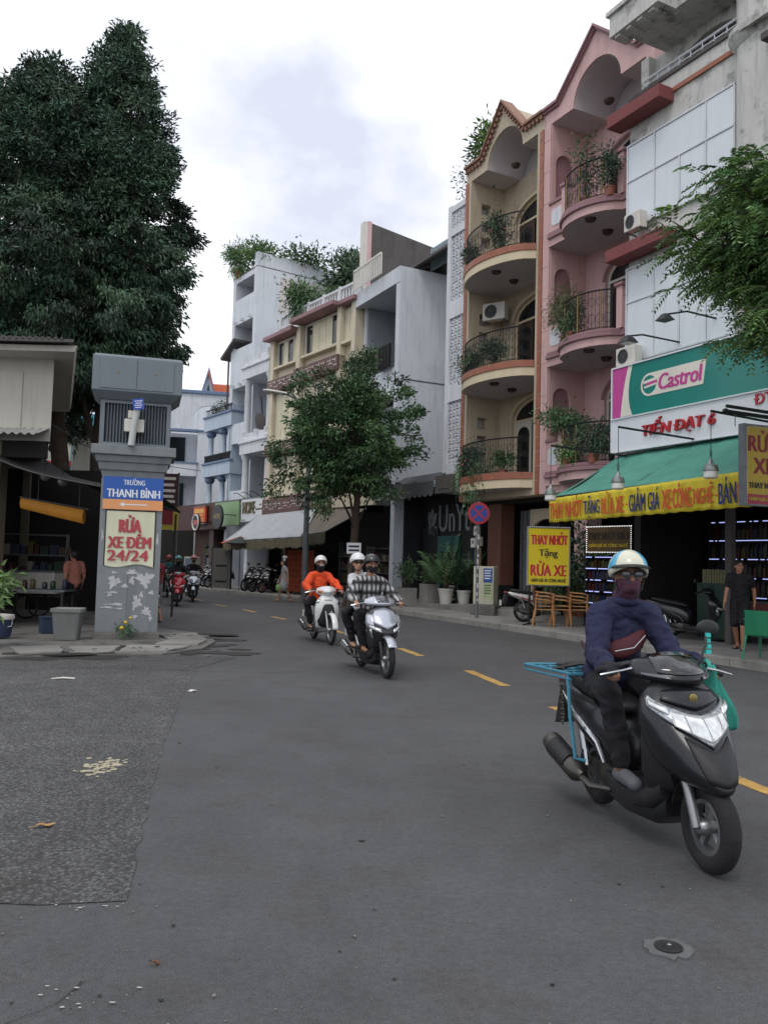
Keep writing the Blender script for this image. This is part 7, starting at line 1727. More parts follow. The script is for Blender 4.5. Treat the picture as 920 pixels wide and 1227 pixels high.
def rider_pose(px=.1, pz=.83, lean=.2, headx=None, grip=(.73, .315, 1.0), foot=(.62, .15, .30), knee=.0, el_out=.9, hz=None, back=0.0, torso=.5):
    J = {}; J['pelvis'] = (px, 0, pz); nx = px + lean * torso / .5; nz_ = pz + torso; J['neck'] = (nx, 0, nz_); J['chest'] = (px + lean * .62, 0, pz + torso * .62); J['head'] = (nx + .055 + back, 0, nz_ + .165)
    for s_, k in (('L', 1), ('R', -1)):
        J['sh' + s_] = (nx + .005, k * .17, nz_ - .085); w = (grip[0], k * grip[1], grip[2] + .03); J['wr' + s_] = w
        J['el' + s_] = ik(J['sh' + s_], w, .3, .265, (-.35, k * el_out, -.75)); J['hip' + s_] = (px + .03, k * .09, pz - .03); an = (foot[0] - .06, k * foot[1], foot[2] + .07); J['an' + s_] = an
        J['kn' + s_] = ik(J['hip' + s_], an, .43, .42, (.8, k * (.25 + knee), .55)); J['toe' + s_] = (foot[0] + .13, k * (foot[1] + .02), foot[2])
    return J
GRIP = {'L': ((.8, .1, -.12), (0, 0, -1), (.1, -1, 0), 1.15), 'R': ((.8, -.1, -.12), (0, 0, -1), (.1, 1, 0), 1.15)}
def walk_pose(h=1.65, stride=.3, phase=1, arm=.25, hunch=.0):
    k = h / 1.68; J = {'pelvis': (0, 0, .93 * k), 'chest': (.02 + hunch * .5, 0, 1.24 * k), 'neck': (.03 + hunch, 0, 1.42 * k), 'head': (.07 + hunch * 1.3, 0, 1.57 * k)}
    for s_, q in (('L', 1), ('R', -1)):
        f = q * phase; J['sh' + s_] = (.02 + hunch, q * .17 * k, 1.37 * k); w = (.04 + hunch - f * arm, q * .24 * k, (.87 + .06 * abs(arm)) * k); J['wr' + s_] = w; J['el' + s_] = ik(J['sh' + s_], w, .28 * k, .25 * k, (-1, q * .4, 0))
        J['hip' + s_] = (0, q * .085 * k, .9 * k); an = (f * stride, q * .08 * k, (.09 if f > 0 else .14) * k); J['an' + s_] = an; J['kn' + s_] = ik(J['hip' + s_], an, .43 * k, .41 * k, (1, 0, .1)); J['toe' + s_] = (an[0] + .15 * k, q * .1 * k, (.04 if f > 0 else .04) * k)
    return J
# ------------------------------------------------------------------ riders in the street
def ang(dx, dy): return atan2(dy, dx)
B_GREY = mat('dark pearl grey bike paint', (.013, .0135, .016), .32, .15, 4, metal=.1, coat=.3, spec=.35)
B_SILV = mat('silver bike paint', 'b9bcc4', .25, .05, 4, metal=.55, coat=.5)
B_BLK = mat('black bike paint', '1c1c20', .3, .1, 4, coat=.5)
B_WHT = mat('white bike paint', 'd5d6d4', .25, .03, 4, coat=.6)
B_RED = mat('red bike paint', 'a8202c', .25, .06, 4, coat=.6)
a0 = ang(.25, -1.24)
scooter('dark grey scooter with a turquoise rear rack, nearest in the street', (1.51, 5.70, 0), a0, 'maxi', B_GREY, rack=True, mirrors=(1,))
M_HOOD = mat('navy hooded sweatshirt', '1b1f3e', .85, .14, 5, bump=.4, bscale=16)
HW = mat('cream helmet shell', 'cfcdb8', .3, .04, 3, coat=.5); HB = mat('sky blue helmet stripe', '46a2c2', .3, .04, 3, coat=.5)
M_PMASK = mat('patterned red blue mask', '4a2736', .8, .5, 26, spot=.9, spot_col='2c3556', spot_scale=16)
J = rider_pose(.1, .85, .2, foot=(.66, .155, .335), grip=(.71, .315, .975), knee=.1, el_out=.12, torso=.52)
P1 = person('rider in a navy hoodie with a cream and sky blue helmet on the nearest scooter', (1.51, 5.70, 0), a0, J, M_HOOD, M_BLKCL, skin=mat('deep tan skin', '7f5a46', .55, .08, 6), voxel=.0085, shoes=mat('grey clog shoes', '55565a', .7, .1), hands=GRIP, topname='hoodie', puff=1.16, cv=.0095,
       helmet={'mats': [HW, HB], 'sector': lambda a, f: 1 if (abs(((a + .1) % 2.09) - 1.0) < .3 and f < .8) else 0, 'k': 1.06, 'peak': .32, 'front': 80, 'side': 112}, mask=(M_PMASK, True), glasses=mat('dark glasses lens', '3a4046', .1, .05, coat=.8), face=(-.22, .0))
m = M(); J3 = {k: Vector(v) for k, v in J.items()}
m.torus(tuple(J3['neck'] + Vector((-.01, 0, .0))), .085, .03, 'z', 20, 8); m.ell(tuple(J3['neck'] + Vector((-.1, 0, -.05))), (.07, .11, .07)); blob('hood', m, M_HOOD, P1, .011, 3)
for s_, q in (('L', 1), ('R', -1)):
    m = M(); w = J3['wr' + s_]; d = Vector((.8, q * .1, -.12)).normalized(); sd = Vector((0, -q, 0))
    m.cap(w - d * .05, w + d * .06, .034, .038); m.cap(w + d * .08 + sd * .03, w + d * .08 - sd * .03, .024, .024)
    for k in (-1.5, -.5, .5, 1.5): p = w + d * .09 + sd * k * .02; m.cap(p, p + d * .03 + Vector((0, 0, -.02)), .0135, .0125, 8)
    blob('glove', m, M_BLKCL, P1, .0075, 2)
t = thing('sling_bag', 'maroon sling bag worn across the navy hoodie', 'bag', (1.51, 5.70, 0), a0)
m = M(); m.loft([[(x, y - .05, z) for x, y, z in r] for r in ([(.38, -.10, 1.02), (.36, -.06, 1.0), (.33, -.1, 1.12), (.35, -.13, 1.1)], [(.43, .02, 1.0), (.34, .02, .98), (.33, .02, 1.14), (.40, .02, 1.14)], [(.42, .12, 1.06), (.34, .12, 1.04), (.33, .13, 1.2), (.38, .13, 1.21)], [(.36, .2, 1.14), (.33, .2, 1.13), (.33, .21, 1.2), (.35, .21, 1.2)])]); obj('pouch', m, mat('maroon bag cloth', '4e1d26', .75, .15, 8, bump=.3), t, smooth='all', subdiv=2)
m = M(); m.tube([(.36, .13, 1.16), (.38, .16, 1.24), (.3, .15, 1.36), (.2, .14, 1.37), (.1, .05, 1.25)], .014, 6); m.tube([(.35, -.13, 1.06), (.22, -.21, 1.04), (.05, -.17, 1.08)], .014, 6); obj('strap', m, mat('maroon strap', '3a1a22', .8, .1), t, smooth=True)
m = M(); m.tube([(.425, -.12, 1.06), (.445, .0, 1.085), (.42, .09, 1.16)], .004, 5); obj('zip', m, M_CHROME, t)
t = thing('towel', 'teal cloth hanging from the left handlebar of the nearest scooter', 'towel', (1.51, 5.70, 0), a0)
m = M(); nu, nv = 14, 18; V = []
for j in range(nv + 1):
    f = j / nv
    for i in range(nu + 1):
        g = i / nu; w = .05 + .11 * f ** .7; V.append((.83 - .06 * f + (g - .5) * w * .6 + .018 * sin(g * 11 + 3 * f), .265 + .075 * f + (g - .5) * w * 1.6 + .03 * sin(g * 10 + 6 * f) * f, 1.03 - .44 * f * (1 - .22 * abs(g - .35))))
m.add(V, [(j * (nu + 1) + i, j * (nu + 1) + i + 1, (j + 1) * (nu + 1) + i + 1, (j + 1) * (nu + 1) + i) for j in range(nv) for i in range(nu)])
M_TCL = mat('teal towel cloth', '3fa493', .85, .12, 6, bump=.3, bscale=80)
o = obj('cloth', m, M_TCL, t, smooth='all', recalc=False); q = o.modifiers.new('thick', 'SOLIDIFY'); q.thickness = .005
m = M(); m.torus((.82, .265, 1.02), .03, .012, 'y', 14, 6); obj('knot', m, M_TCL, t, smooth=True)
t = thing('charm', 'small turquoise charm tied to the mirror stem of the nearest scooter', 'charm', (1.51, 5.70, 0), a0)
m = M()
for k in range(4): m.cbox((.79 - .012 * k, .29 + .008 * k, 1.1 + .032 * k), (.03, .035, .024), Matrix.Rotation(.4 * k, 3, 'Z'))
obj('bead', m, mat('turquoise plastic', '38b8b2', .4, .1), t, kind='stuff')

# silver scooter with two people
a1 = ang(.30, -.955); L1 = (.1 - 1.27 * .30, 11.46 + 1.27 * .955, 0)
scooter('silver and black scooter carrying two people, second nearest', L1, a1, 'sport', B_BLK, B_SILV, mirrors=())
M_PLAID = bpy.data.materials.new('grey plaid shirt'); M_PLAID.use_nodes = True
N, L_ = M_PLAID.node_tree.nodes, M_PLAID.node_tree.links; tcx = N.new('ShaderNodeTexCoord'); acc = None
for dirn, sc in (('X', 5.2), ('Z', 4.6)):
    wv = N.new('ShaderNodeTexWave'); wv.bands_direction = 'Y' if dirn == 'X' else 'Z'; wv.inputs['Scale'].default_value = 4.6 if dirn == 'X' else 2.2; wv.inputs['Distortion'].default_value = 1.2; wv.inputs['Detail'].default_value = 2
    L_.new(tcx.outputs['Object'], wv.inputs['Vector'])
    if acc is None: acc = wv.outputs['Fac']
    else:
        mm = N.new('ShaderNodeMath'); mm.operation = 'MULTIPLY'; L_.new(acc, mm.inputs[0]); L_.new(wv.outputs['Fac'], mm.inputs[1]); acc = mm.outputs[0]
rr2 = N.new('ShaderNodeValToRGB'); rr2.color_ramp.elements[0].color = (.018, .018, .02, 1); rr2.color_ramp.elements[1].color = (.42, .42, .42, 1); rr2.color_ramp.elements[1].position = .8
L_.new(acc, rr2.inputs['Fac']); L_.new(rr2.outputs['Color'], N['Principled BSDF'].inputs['Base Color']); N['Principled BSDF'].inputs['Roughness'].default_value = .85
J = rider_pose(.22, .85, .12, foot=(.68, .15, .335), grip=(.73, .32, .99), knee=.25, torso=.53)
person('rider in a grey plaid shirt, black cap helmet and black mask on the silver scooter', L1, a1, J, M_PLAID, M_BLKCL, voxel=.0125, hands=GRIP, topname='shirt', puff=1.15, helmet={'mats': [mat('black helmet shell', '222326', .3, .05, coat=.5)], 'peak': .4, 'front': 78, 'side': 104, 'k': 1.03}, mask=(M_BLKCL, False), face=(.0, 0), hair='short')
J = rider_pose(-.12, .92, .06, foot=(.25, .2, .36), grip=(.4, .2, .86), knee=.5, torso=.5); J['head'] = (J['head'][0] + .0, -.10, J['head'][2] - .02); J['neck'] = (J['neck'][0], -.06, J['neck'][2])
person('passenger with a white helmet and dark glasses sitting behind the plaid shirt', L1, a1, J, mat('white blouse', 'c2c3c6', .85, .06, 5, bump=.3, bscale=14), M_BLKCL, skin=M_SKINL, voxel=.0125, topname='blouse', helmet={'mats': [B_WHT], 'front': 80, 'side': 112, 'k': 1.03, 'peak': .15, 'peakmat': B_WHT}, glasses=M_BLACK, hair='long', face=(-.05, 0))
# orange rider
a2 = ang(.33, -.945); L2 = (-.94 - 1.27 * .33, 15.81 + 1.27 * .945, 0)
scooter('white step-through motorbike ridden by the person in orange', L2, a2, 'cub', B_WHT, B_WHT, mirrors=())
J = rider_pose(.16, .84, .14, foot=(.5, .2, .29), grip=(.73, .31, .99), knee=.25, torso=.53)
P3 = person('rider in an orange jacket with a white helmet and black face cover', L2, a2, J, mat('bright orange jacket', 'd9491c', .75, .12, 5, bump=.35, bscale=14), M_BLKCL, voxel=.0135, hands=GRIP, puff=1.12, helmet={'mats': [B_WHT], 'front': 74, 'side': 112, 'k': 1.06, 'peak': .1, 'peakmat': B_WHT}, mask=(M_BLKCL, True), face=(-.08, 0))
m = M(); m.box(.275, .29, -.1, .06, 1.12, 1.36); m.tube([(.28, .0, 1.12), (.3, .1, 1.3), (.26, .12, 1.38)], .02, 6); obj('black_strap', m, M_BLKCL, P3)
m = M(); jh = Vector(J['head']); m.ell((jh.x + .085, 0, jh.z - .035), (.028, .05, .028), 14, 7); obj('filter_mask', m, mat('grey dust mask', '8e8f92', .8, .1), P3, smooth=True)
# red scooter far off and the two riders behind it
a3 = ang(.24, -.97); L3 = (-6.57 - 1.27 * .24, 26.77 + 1.27 * .97, 0)
scooter('red scooter coming up the street beside the grey pillar', L3, a3, 'sport', B_RED, B_RED, mirrors=(1, -1))
J = rider_pose(.15, .83, .16, foot=(.66, .15, .335), grip=(.73, .32, .99), knee=.3, torso=.5)
person('rider in black with a teal helmet on the red scooter', L3, a3, J, M_BLKCL, M_BLKCL, voxel=.02, hands=GRIP, puff=1.25, helmet={'mats': [mat('teal helmet', '3d8f8e', .3, .05, coat=.5)], 'peak': .3}, mask=(M_BLKCL, True))
L4 = (-7.05, 31.0, 0)
s4 = scooter('dark scooter just behind the red one, down the street', L4, a3, 'sport', B_BLK, B_SILV, mirrors=())
J = rider_pose(.15, .83, .14, foot=(.66, .15, .335), grip=(.73, .32, .99), knee=.2, torso=.53)
person('rider in black with a pink helmet behind the red scooter', L4, a3, J, M_BLKCL, M_BLKCL, voxel=.024, hands=GRIP, helmet={'mats': [mat('pink helmet', 'c4788a', .3, .05, coat=.5)], 'peak': .3}, mask=(M_BLKCL, False))
L5 = (-8.75, 34.0, 0)
scooter('scooter of the teal jacketed rider, farthest of those coming', L5, a3, 'cub', B_BLK, B_SILV, mirrors=())
person('far rider in a teal jacket and red helmet, beside the grey pillar', L5, a3, J, mat('teal jacket', '1f6f73', .8, .1), M_BLKCL, voxel=.024, hands=GRIP, helmet={'mats': [mat('red helmet', 'a83434', .3, .05, coat=.5)]}, mask=(M_BLKCL, False))
# parked bikes
scooter('white and red motorbike parked behind the stacked brown chairs', (3.72, 21.75, .145), .12, 'cub', B_WHT, B_RED, mirrors=(1, -1))
pk = scooter('dark parked scooter facing the street, right end of the row under the grey white awning', FB.w(-4.2, -.9, .145), FB.a - pi / 2 + .3, 'sport', B_BLK, B_BLK, mirrors=(1, -1), group='scooters parked under the awning')
for (u, v, r, lab) in ((-5.1, -.85, .25, 'dark parked scooter in the middle of the row under the grey white awning'), (-6.0, -.9, .35, 'dark parked scooter at the left end of the row under the grey white awning'), (-10.3, -.9, .4, 'dark parked scooter right of the brown columns, before the green sign'), (-11.4, -.8, .5, 'dark parked scooter left of its neighbour before the green sign')):
    copy_thing(pk, FB.w(u, v, .145), FB.a - pi / 2 + r, lab)
copy_thing(pk, FA.w(5.35, -.75, .145), FA.a + .35, 'dark scooter parked inside the lubricant shop behind the nearest rider')['group'] = ''
c_ = copy_thing(pk, (-5.7, 18.9, .05), -.9, 'dark motorbike standing in the left stall behind the grey pillar')
for o in bpy.data.objects:
    if o.get('group') == '': del o['group']
if 'group' in c_: del c_['group']
# people on foot
J = walk_pose(1.6, .27, 1, .16, .02)
t = person('woman in a pale grey dress walking past the awning with a bag', (-3.75, 32.2, 0.0), 3.3, J, mat('pale grey dress', 'a5a3a4', .85, .15, 14), None, skin=M_SKINL, voxel=.018, sleeves='short', topname='dress', dress=True, hair='long', shoes=None)
m = M(); m.ell((.04, 0, 1.7), (.1, .1, .06)); m.ell((.06, .07, 1.6), (.05, .03, .07)); obj('white_scarf', m, mat('white scarf', 'c8c9cc', .85, .05), t, smooth=True)
t = thing('carrier_bag', 'green and white carrier bag in the hand of the walking woman', 'bag', (-3.98, 31.95, .38), 3.3); m = M(); m.loft([[(-.1, -.05, 0), (.1, -.05, 0), (.1, .05, 0), (-.1, .05, 0)], [(-.13, -.07, .15), (.13, -.07, .15), (.13, .07, .15), (-.13, .07, .15)], [(-.06, -.02, .3), (.06, -.02, .3), (.06, .02, .3), (-.06, .02, .3)]]); obj('bag_body', m, mat('yellow green bag', '8fae6a', .6, .1), t, smooth='all', subdiv=1); m = M(); m.tube([(-.05, 0, .29), (0, 0, .46), (.05, 0, .29)], .008, 5); obj('handle', m, M_WPLAS, t)
mx_, my_ = FA.w(7.62, -1.3)[:2]
person('man in a black shirt and shorts walking out of the lubricant shop', (mx_, my_, .145), ang(-.55, -.83), walk_pose(1.66, .16, 1, .14), M_BLKCL, M_BLKCL, voxel=.0125, sleeves='short', legs='short', topname='shirt', hair='short', face=(.5, 0))
person('man in a dull red shirt and grey shorts stepping behind the grey pillar', (-5.52, 20.3, .0), 2.2, walk_pose(1.65, .2, 1, .2), mat('dull red shirt', '7a2b34', .85, .1), mat('grey shorts', '77777a', .85, .1), voxel=.018, sleeves='short', legs='short', topname='shirt', hair='short')
person('person in a faded orange pink shirt standing inside the left stall', (-6.85, 18.5, .05), 2.4, walk_pose(1.62, .05, 1, .05), mat('faded orange pink shirt', 'a3695a', .85, .2, 8), M_BLKCL, voxel=.018, sleeves='short', topname='shirt', hair='short')

# ------------------------------------------------------------------ street furniture on the right
def sheet_sign_ring(t, z): pass
t = thing('no_stopping_sign', 'round blue and red no stopping sign on a spotted grey post', 'sign', FA.w(-.62, -1.7, .145), FA.a + radians(62))
m = M(); m.tube([(0, 0, 0), (0, 0, 3.2)], .042, 12); obj('post', m, M_GALV, t, smooth=True)
sz = 2.87; m = M(); m.lathe([(.3, -.06), (.305, -.056), (.305, -.05), (.28, -.046)], 32, (0, 0, sz), 'y'); d_ = obj('disc', m, mat('sign red', 'a01e30', .45, .06), t)
m = M(); m.lathe([(.23, -.064), (.23, -.0605)], 32, (0, 0, sz), 'y'); obj('blue_field', m, mat('sign blue', '1d3f8f', .45, .06), d_)
m = M(); m.cbox((0, -.066, sz), (.47, .003, .05), Matrix.Rotation(pi / 4, 3, 'Y')); m.cbox((0, -.0665, sz), (.47, .003, .05), Matrix.Rotation(-pi / 4, 3, 'Y')); obj('cross_bar', m, mat('sign red', 'a01e30', .45, .06), d_)
m = M()
for k in range(9): m.cbox((.005 * (-1) ** k, -.044, .5 + k * .21 + .05 * sin(k * 5)), (.05, .004, .07 + .03 * (k % 3)))
obj('sticker_patch', m, M_PAPER, t, kind='stuff')
t = thing('service_kiosk', 'pale service cabinet with blue and green notices on a stone plinth', 'cabinet', FA.w(-1.9, -.55, .145), FA.a + radians(38))
m = M(); m.box(-.38, .38, -.3, .3, 0, .3); obj('plinth', m, M_BROKEN, t, bevel=.02)
m = M(); m.box(-.31, .31, -.22, .22, .302, 1.42); obj('casing', m, mat('pale cabinet paint', 'bdb9a6', .6, .06, 2, streak=.3), t, bevel=.025)
for (a, b2, z0, z1, c, nm) in ((.0, .27, .95, 1.36, mat('blue notice', '2f4f92', .5, .1), 'blue_notice'), (.0, .28, .5, .93, mat('pale green notice', 'a7b78a', .5, .1), 'green_notice'), (-.27, -.1, .9, 1.36, M_WPLAS, 'white_notice')):
    m = M(); m.box(a, b2, -.226, -.2205, z0, z1); n_ = obj(nm, m, c, t); m = M()
    for k in range(4): m.box(a + .03, b2 - .04 - .02 * (k % 2), -.2285, -.2265, z1 - .08 - k * .075, z1 - .05 - k * .075)
    obj('text_bar', m, M_SWHITE if 'blue' in nm else M_GREYC, n_)
t = thing('board_sign', 'yellow board sign for free bike wash on a pole by the brown chairs', 'sign', (3.66, 20.75, .145), 0.0)
M_SY2 = mat('bright yellow sign', 'd3bd16', .45, .05, 2)
m = M(); m.box(-.03, .99, -.03, .03, 1.0, 2.42); obj('sign_face', m, M_SY2, t)
m = M(); m.box(-.07, -.03, -.045, .045, .97, 2.46); m.box(-.03, .99, -.045, .045, 2.42, 2.46); m.box(-.03, .99, -.045, .045, .97, 1.0); m.box(.99, 1.02, -.045, .045, .97, 2.46); obj('sign_frame', m, M_GALV, t)
m = M()
for k in range(28): m.ell((-.05, -.05, 1.0 + k * .052), (.014, .01, .014), 6, 3)
for k in range(20): m.ell((k * .052, -.05, 2.44), (.014, .01, .014), 6, 3)
obj('bulb_strip', m, M_LEDW, t, kind='stuff')
m = M(); m.tube([(.02, 0, 0), (.02, 0, 1.0)], .028, 8); obj('pole', m, M_BLACK, t); m = M(); m.tube([(-.15, -.15, .01), (.02, 0, .03), (.2, .15, .01)], .02, 6); obj('pole_foot', m, M_BLACK, t)
M_RP = mat('bold red print', 'b3202e', .5, .1, 8)
for s_, x, w, z, h, mm, b_ in (('THAY NHỚT', .04, .9, 2.0, .33, M_RP, .02), ('Tặng', .24, .46, 1.66, .24, mat('black print', '17171b', .5, .1), .012), ('RỬA XE', .04, .88, 1.22, .38, M_RP, .02), ('GIẢM GIÁ XE CÔNG NGHỆ', .05, .86, 1.05, .13, mat('olive print', '4c4a10', .5, .1), .01)):
    text('lettering', s_, w, h, mm, t, (x, -.032, z), .003, b_)
# stacked chairs
M_TAN = mat('tan plastic', 'a87849', .5, .08, 4); M_MAR = mat('maroon plastic', '4f1f1c', .5, .08, 4)
def arm_chair(label, loc, rz, base, back, group=None):
    t = thing('plastic_chair', label, 'chair', loc, rz, group)
    m = M(); m.box(-.21, .21, -.2, .22, .40, .425); m.loft([[(-.21, -.2, .39), (.21, -.2, .39), (.21, -.17, .36), (-.21, -.17, .36)], [(-.21, -.2, .4), (.21, -.2, .4), (.21, -.17, .4), (-.21, -.17, .4)]]); obj('seat', m, base, t, bevel=.015)
    m = M(); m.loft([[(x, .2 + .1 * (z - .42) + .03 * (1 - (x / .22) ** 2), z) for x in [-.22 + .44 * k / 8 for k in range(9)]] + [(x, .225 + .1 * (z - .42) + .03 * (1 - (x / .22) ** 2), z) for x in [.22 - .44 * k / 8 for k in range(9)]] for z in (.42, .6, .75, .82)]); obj('backrest', m, back, t, smooth=True)
    for s_ in (-1, 1):
        m = M(); m.loft([[(s_ * .235 - .03, y, z), (s_ * .235 + .03, y, z), (s_ * .235 + .03, y, z + .02), (s_ * .235 - .03, y, z + .02)] for y, z in ((-.22, .6), (-.1, .63), (.1, .64), (.24, .66))]); obj('arm_rest', m, base, t, bevel=.006)
        for y, x2, y2 in ((-.2, .26, -.24), (.2, .25, .28)):
            m = M(); m.tube([(s_ * .235, y, .61 if y < 0 else .64), (s_ * .23, y, .4), (s_ * x2, y2, 0)], [.02, .024, .018], 6); obj('leg', m, base, t)
    return t
ch_r = 1.25
spots = ((3.98, 20.35, 'leftmost'), (4.42, 20.5, 'middle'), (4.86, 20.62, 'rightmost')); first = None
for (x, y, w_) in spots:
    for k in range(3 if w_ != 'middle' else 2):
        lab = f'{("lowest", "second", "topmost")[k]} tan and maroon plastic armchair of the {w_} stack under the yellow board sign'
        if first is None: first = arm_chair(lab, (x, y, .145), ch_r + .1, M_TAN, M_MAR, 'stacked chairs by the kerb')
        else: copy_thing(first, (x + .012 * k, y + .02 * k, .145 + .085 * k), ch_r + .1 + .07 * (x - 4), lab)
GRC = mat('green plastic chair', '1f7a56', .45, .08, 4)
arm_chair('green plastic armchair at the right edge of the pavement', (6.35, 13.75, .145), ch_r + .9, GRC, GRC)
# cafe plants
def pl(x, y, label, **k): return potted_plant((x, y, k.pop('z', .145)), label, group='potted plants before the dark cafe', **k)
def box_planter(u, v, w, label, z=.145):
    t = thing('planter', label, 'planter', FA.w(u, v, z), FA.a, 'potted plants before the dark cafe'); rs = np.random.RandomState(int(abs(u) * 100))
    m = M(); m.box(-w / 2, w / 2, -.25, .25, 0, .62); obj('box', m, M_CONCPOT, t, bevel=.012); m = M(); m.box(-w / 2 + .04, w / 2 - .04, -.21, .21, .62, .635); obj('soil', m, M_SOIL, t)
    m = M()
    for k in range(8): a = rs.uniform(-.3, .3, 2); m.tube([(a[0] * .5, a[1] * .3, .62), (a[0], a[1] * .6, 1.2 + rs.uniform(-.2, .4))], .008, 5)
    obj('stem', m, M_BARK, t); shrub_leaves('foliage', (0, 0, 1.15), (w * .65, .4, .5), 520, .13, .05, rs, M_GRN2, t, clumps=12); return t
pc = FA.w(-6.5, -.15); box_planter(-6.35, -.75, .62, 'grey box planter with a leafy shrub, left of the cafe door'); box_planter(-5.75, -.2, .5, 'second grey box planter, right of the first by the cafe door', .3)
potted_plant(FA.w(-4.85, -.1, .3), 'tall palm in a white pot before the dark cafe', h=1.9, r=.6, pot=(.26, .5), potmat=M_POT, style='palm', leafmat=M_GRN2, group='potted plants before the dark cafe')
potted_plant(FA.w(-4.45, .35, .3), 'leafy palm in the second white pot behind the no stopping sign', h=1.6, r=.5, pot=(.24, .46), potmat=M_POT, style='palm', leafmat=M_GRN1, group='potted plants before the dark cafe')
t = thing('menu_board', 'tall narrow black and white menu board by the cafe door', 'sign', FA.w(-5.35, .45, .3), FA.a + .5); m = M(); m.box(-.16, .16, -.02, .02, 0, 1.25); obj('board', m, M_BLACK, t); m = M()
for k in range(8): m.box(-.12, .12 - .03 * (k % 3), -.024, -.0205, .1 + k * .14, .18 + k * .14)
obj('text_bar', m, M_WPLAS, t, kind='stuff')
t = thing('meter_boxes', 'cluster of pale electric meters on poles beside the brown column', 'meter', FA.w(-3.55, .25, .145), FA.a + .3)
for k, (x, z) in enumerate(((-.13, 2.0), (.08, 2.05), (-.02, 2.38))):
    m = M(); m.box(x - .09, x + .09, -.1, .05, z, z + .3); mb = obj('meter', m, M_WPLAS, t, bevel=.015); m = M(); m.lathe([(.05, -.108), (.055, -.1005)], 14, (x, 0, z + .18), 'y'); obj('dial', m, M_LENSD, mb)
m = M(); m.tube([(-.1, 0, 0), (-.1, 0, 3.4)], .03, 8); obj('pole', m, M_GALV, t); m = M(); m.tube([(.1, 0, 0), (.1, 0, 2.0)], .035, 8); obj('wooden_pole', m, mat('pale wood pole', '8a7448', .8, .2), t)
potted_plant((4.95, 21.6, .145), 'broad leafy shrub behind the brown chairs and yellow board', h=1.0, r=.6, pot=(.25, .35), n=600, leaf=(.16, .05), leafmat=M_GRN2)
potted_plant(FA.w(1.75, .0, .145), 'tall thin dark shrub right of the yellow board sign', h=2.2, r=.5, pot=(.22, .35), n=700, leaf=(.12, .05), leafmat=M_GRN1)
# pole with street lamp
t = thing('street_lamp', 'tall grey lamp post on the kerb left of the street tree', 'lamp post', (-2.98, 31.9, .14), 0)
m = M(); m.tube([(0, 0, 0), (.0, 0, 4), (.05, 0, 7.4)], [.115, .1, .075], 14); m.box(-.2, .2, -.2, .2, 0, .04); obj('post', m, M_GALV, t, smooth=True)
m = M(); m.tube([(.05, 0, 7.3), (-.3, -.1, 7.62), (-.9, -.25, 7.85)], [.05, .045, .04], 8); obj('arm', m, M_GALV, t, smooth=True)
m = M(); m.loft([[(-.85 - f * .95 + 0, -.25 - f * .12 + w * cos(a), 7.86 + f * .1 + h * sin(a)) for a in [k * pi / 5 for k in range(10)]] for f, w, h in ((0, .05, .05), (.2, .12, .07), (.7, .14, .08), (.95, .09, .05), (1.0, .02, .02))]); obj('lamp_head', m, M_WPLAS, t, smooth=True)
# beneath the far awnings
t = thing('parasol', 'orange and dark green cafe parasol under the grey white awning', 'parasol', FB.w(-6.6, -1.9, .145), 0)
m = M(); m.tube([(0, 0, 0), (0, 0, 2.45)], .025, 8); obj('pole', m, M_GALV, t)
m = M()
for k in range(8):
    m.cur = 0 if k in (3, 4, 7) else 1; a, b2 = k * pi / 4, (k + 1) * pi / 4; m.add([(0, 0, 2.5), (.95 * cos(a), .95 * sin(a), 2.15), (.93 * cos((a + b2) / 2), .93 * sin((a + b2) / 2), 2.17), (.95 * cos(b2), .95 * sin(b2), 2.15)], [(0, 1, 2), (0, 2, 3)])
o = obj('canopy', m, [mat('orange parasol cloth', 'c4542a', .7, .1), mat('dark green parasol cloth', '24332c', .7, .1)], t, recalc=False); q = o.modifiers.new('thick', 'SOLIDIFY'); q.thickness = .008
t = thing('board_sign', 'grey free standing board by the parked scooters under the awning', 'sign', FB.w(-8.6, -1.9, .145), FB.a + .5); m = M(); m.box(-.55, .55, -.03, .03, .05, 1.95); obj('board', m, mat('grey board', '5b5a58', .7, .1), t)

for a in (1.05, .3):
    m = M(); m.box(-.33, .33, -.036, -.0305, a, a + .09); obj('text_bar', m, M_BLACK, t)
m = M(); m.box(-.58, -.55, -.05, .05, 0, 2.0); m.box(.55, .58, -.05, .05, 0, 2.0); obj('board_frame', m, M_BLACK, t)
t = thing('display_rack', 'orange red rack with a lattice front under the brown awning', 'rack', FB.w(-2.6, -.9, .145), FB.a + .2); m = M(); m.box(-.95, .95, -.05, .05, .1, 1.9); obj('back_sheet', m, mat('orange red sheet', '9c4327', .7, .15, 3), t)
m = M()
for k in range(8): m.box(-.95, .95, -.07, -.051, .15 + k * .24, .18 + k * .24)
for k in range(10): m.box(-.95 + k * .205, -.93 + k * .205, -.085, -.0705, .1, 1.9)
obj('lattice_bar', m, mat('pale orange bars', 'b5694a', .6, .1), t, kind='stuff')
m = M(); m.box(-.97, -.95, -.1, .3, 0, 1.95); m.box(.95, .97, -.1, .3, 0, 1.95); obj('rack_frame', m, M_BLACK, t)
t = thing('information_post', 'pale green and grey cabinet on the pavement before the brown shop', 'cabinet', FB.w(-13.6, -1.4, .145), FB.a + .4); m = M(); m.box(-.4, .4, -.2, .2, .1, 1.5); obj('casing', m, mat('pale grey cabinet', '8f958c', .6, .1), t, bevel=.03); m = M(); m.box(-.3, .3, -.21, -.2005, .95, 1.4); obj('notice', m, mat('slate notice', '4b5868', .5, .1), t); m = M(); m.box(-.44, .44, -.24, .24, 0, .1); obj('plinth', m, M_BROKEN, t)
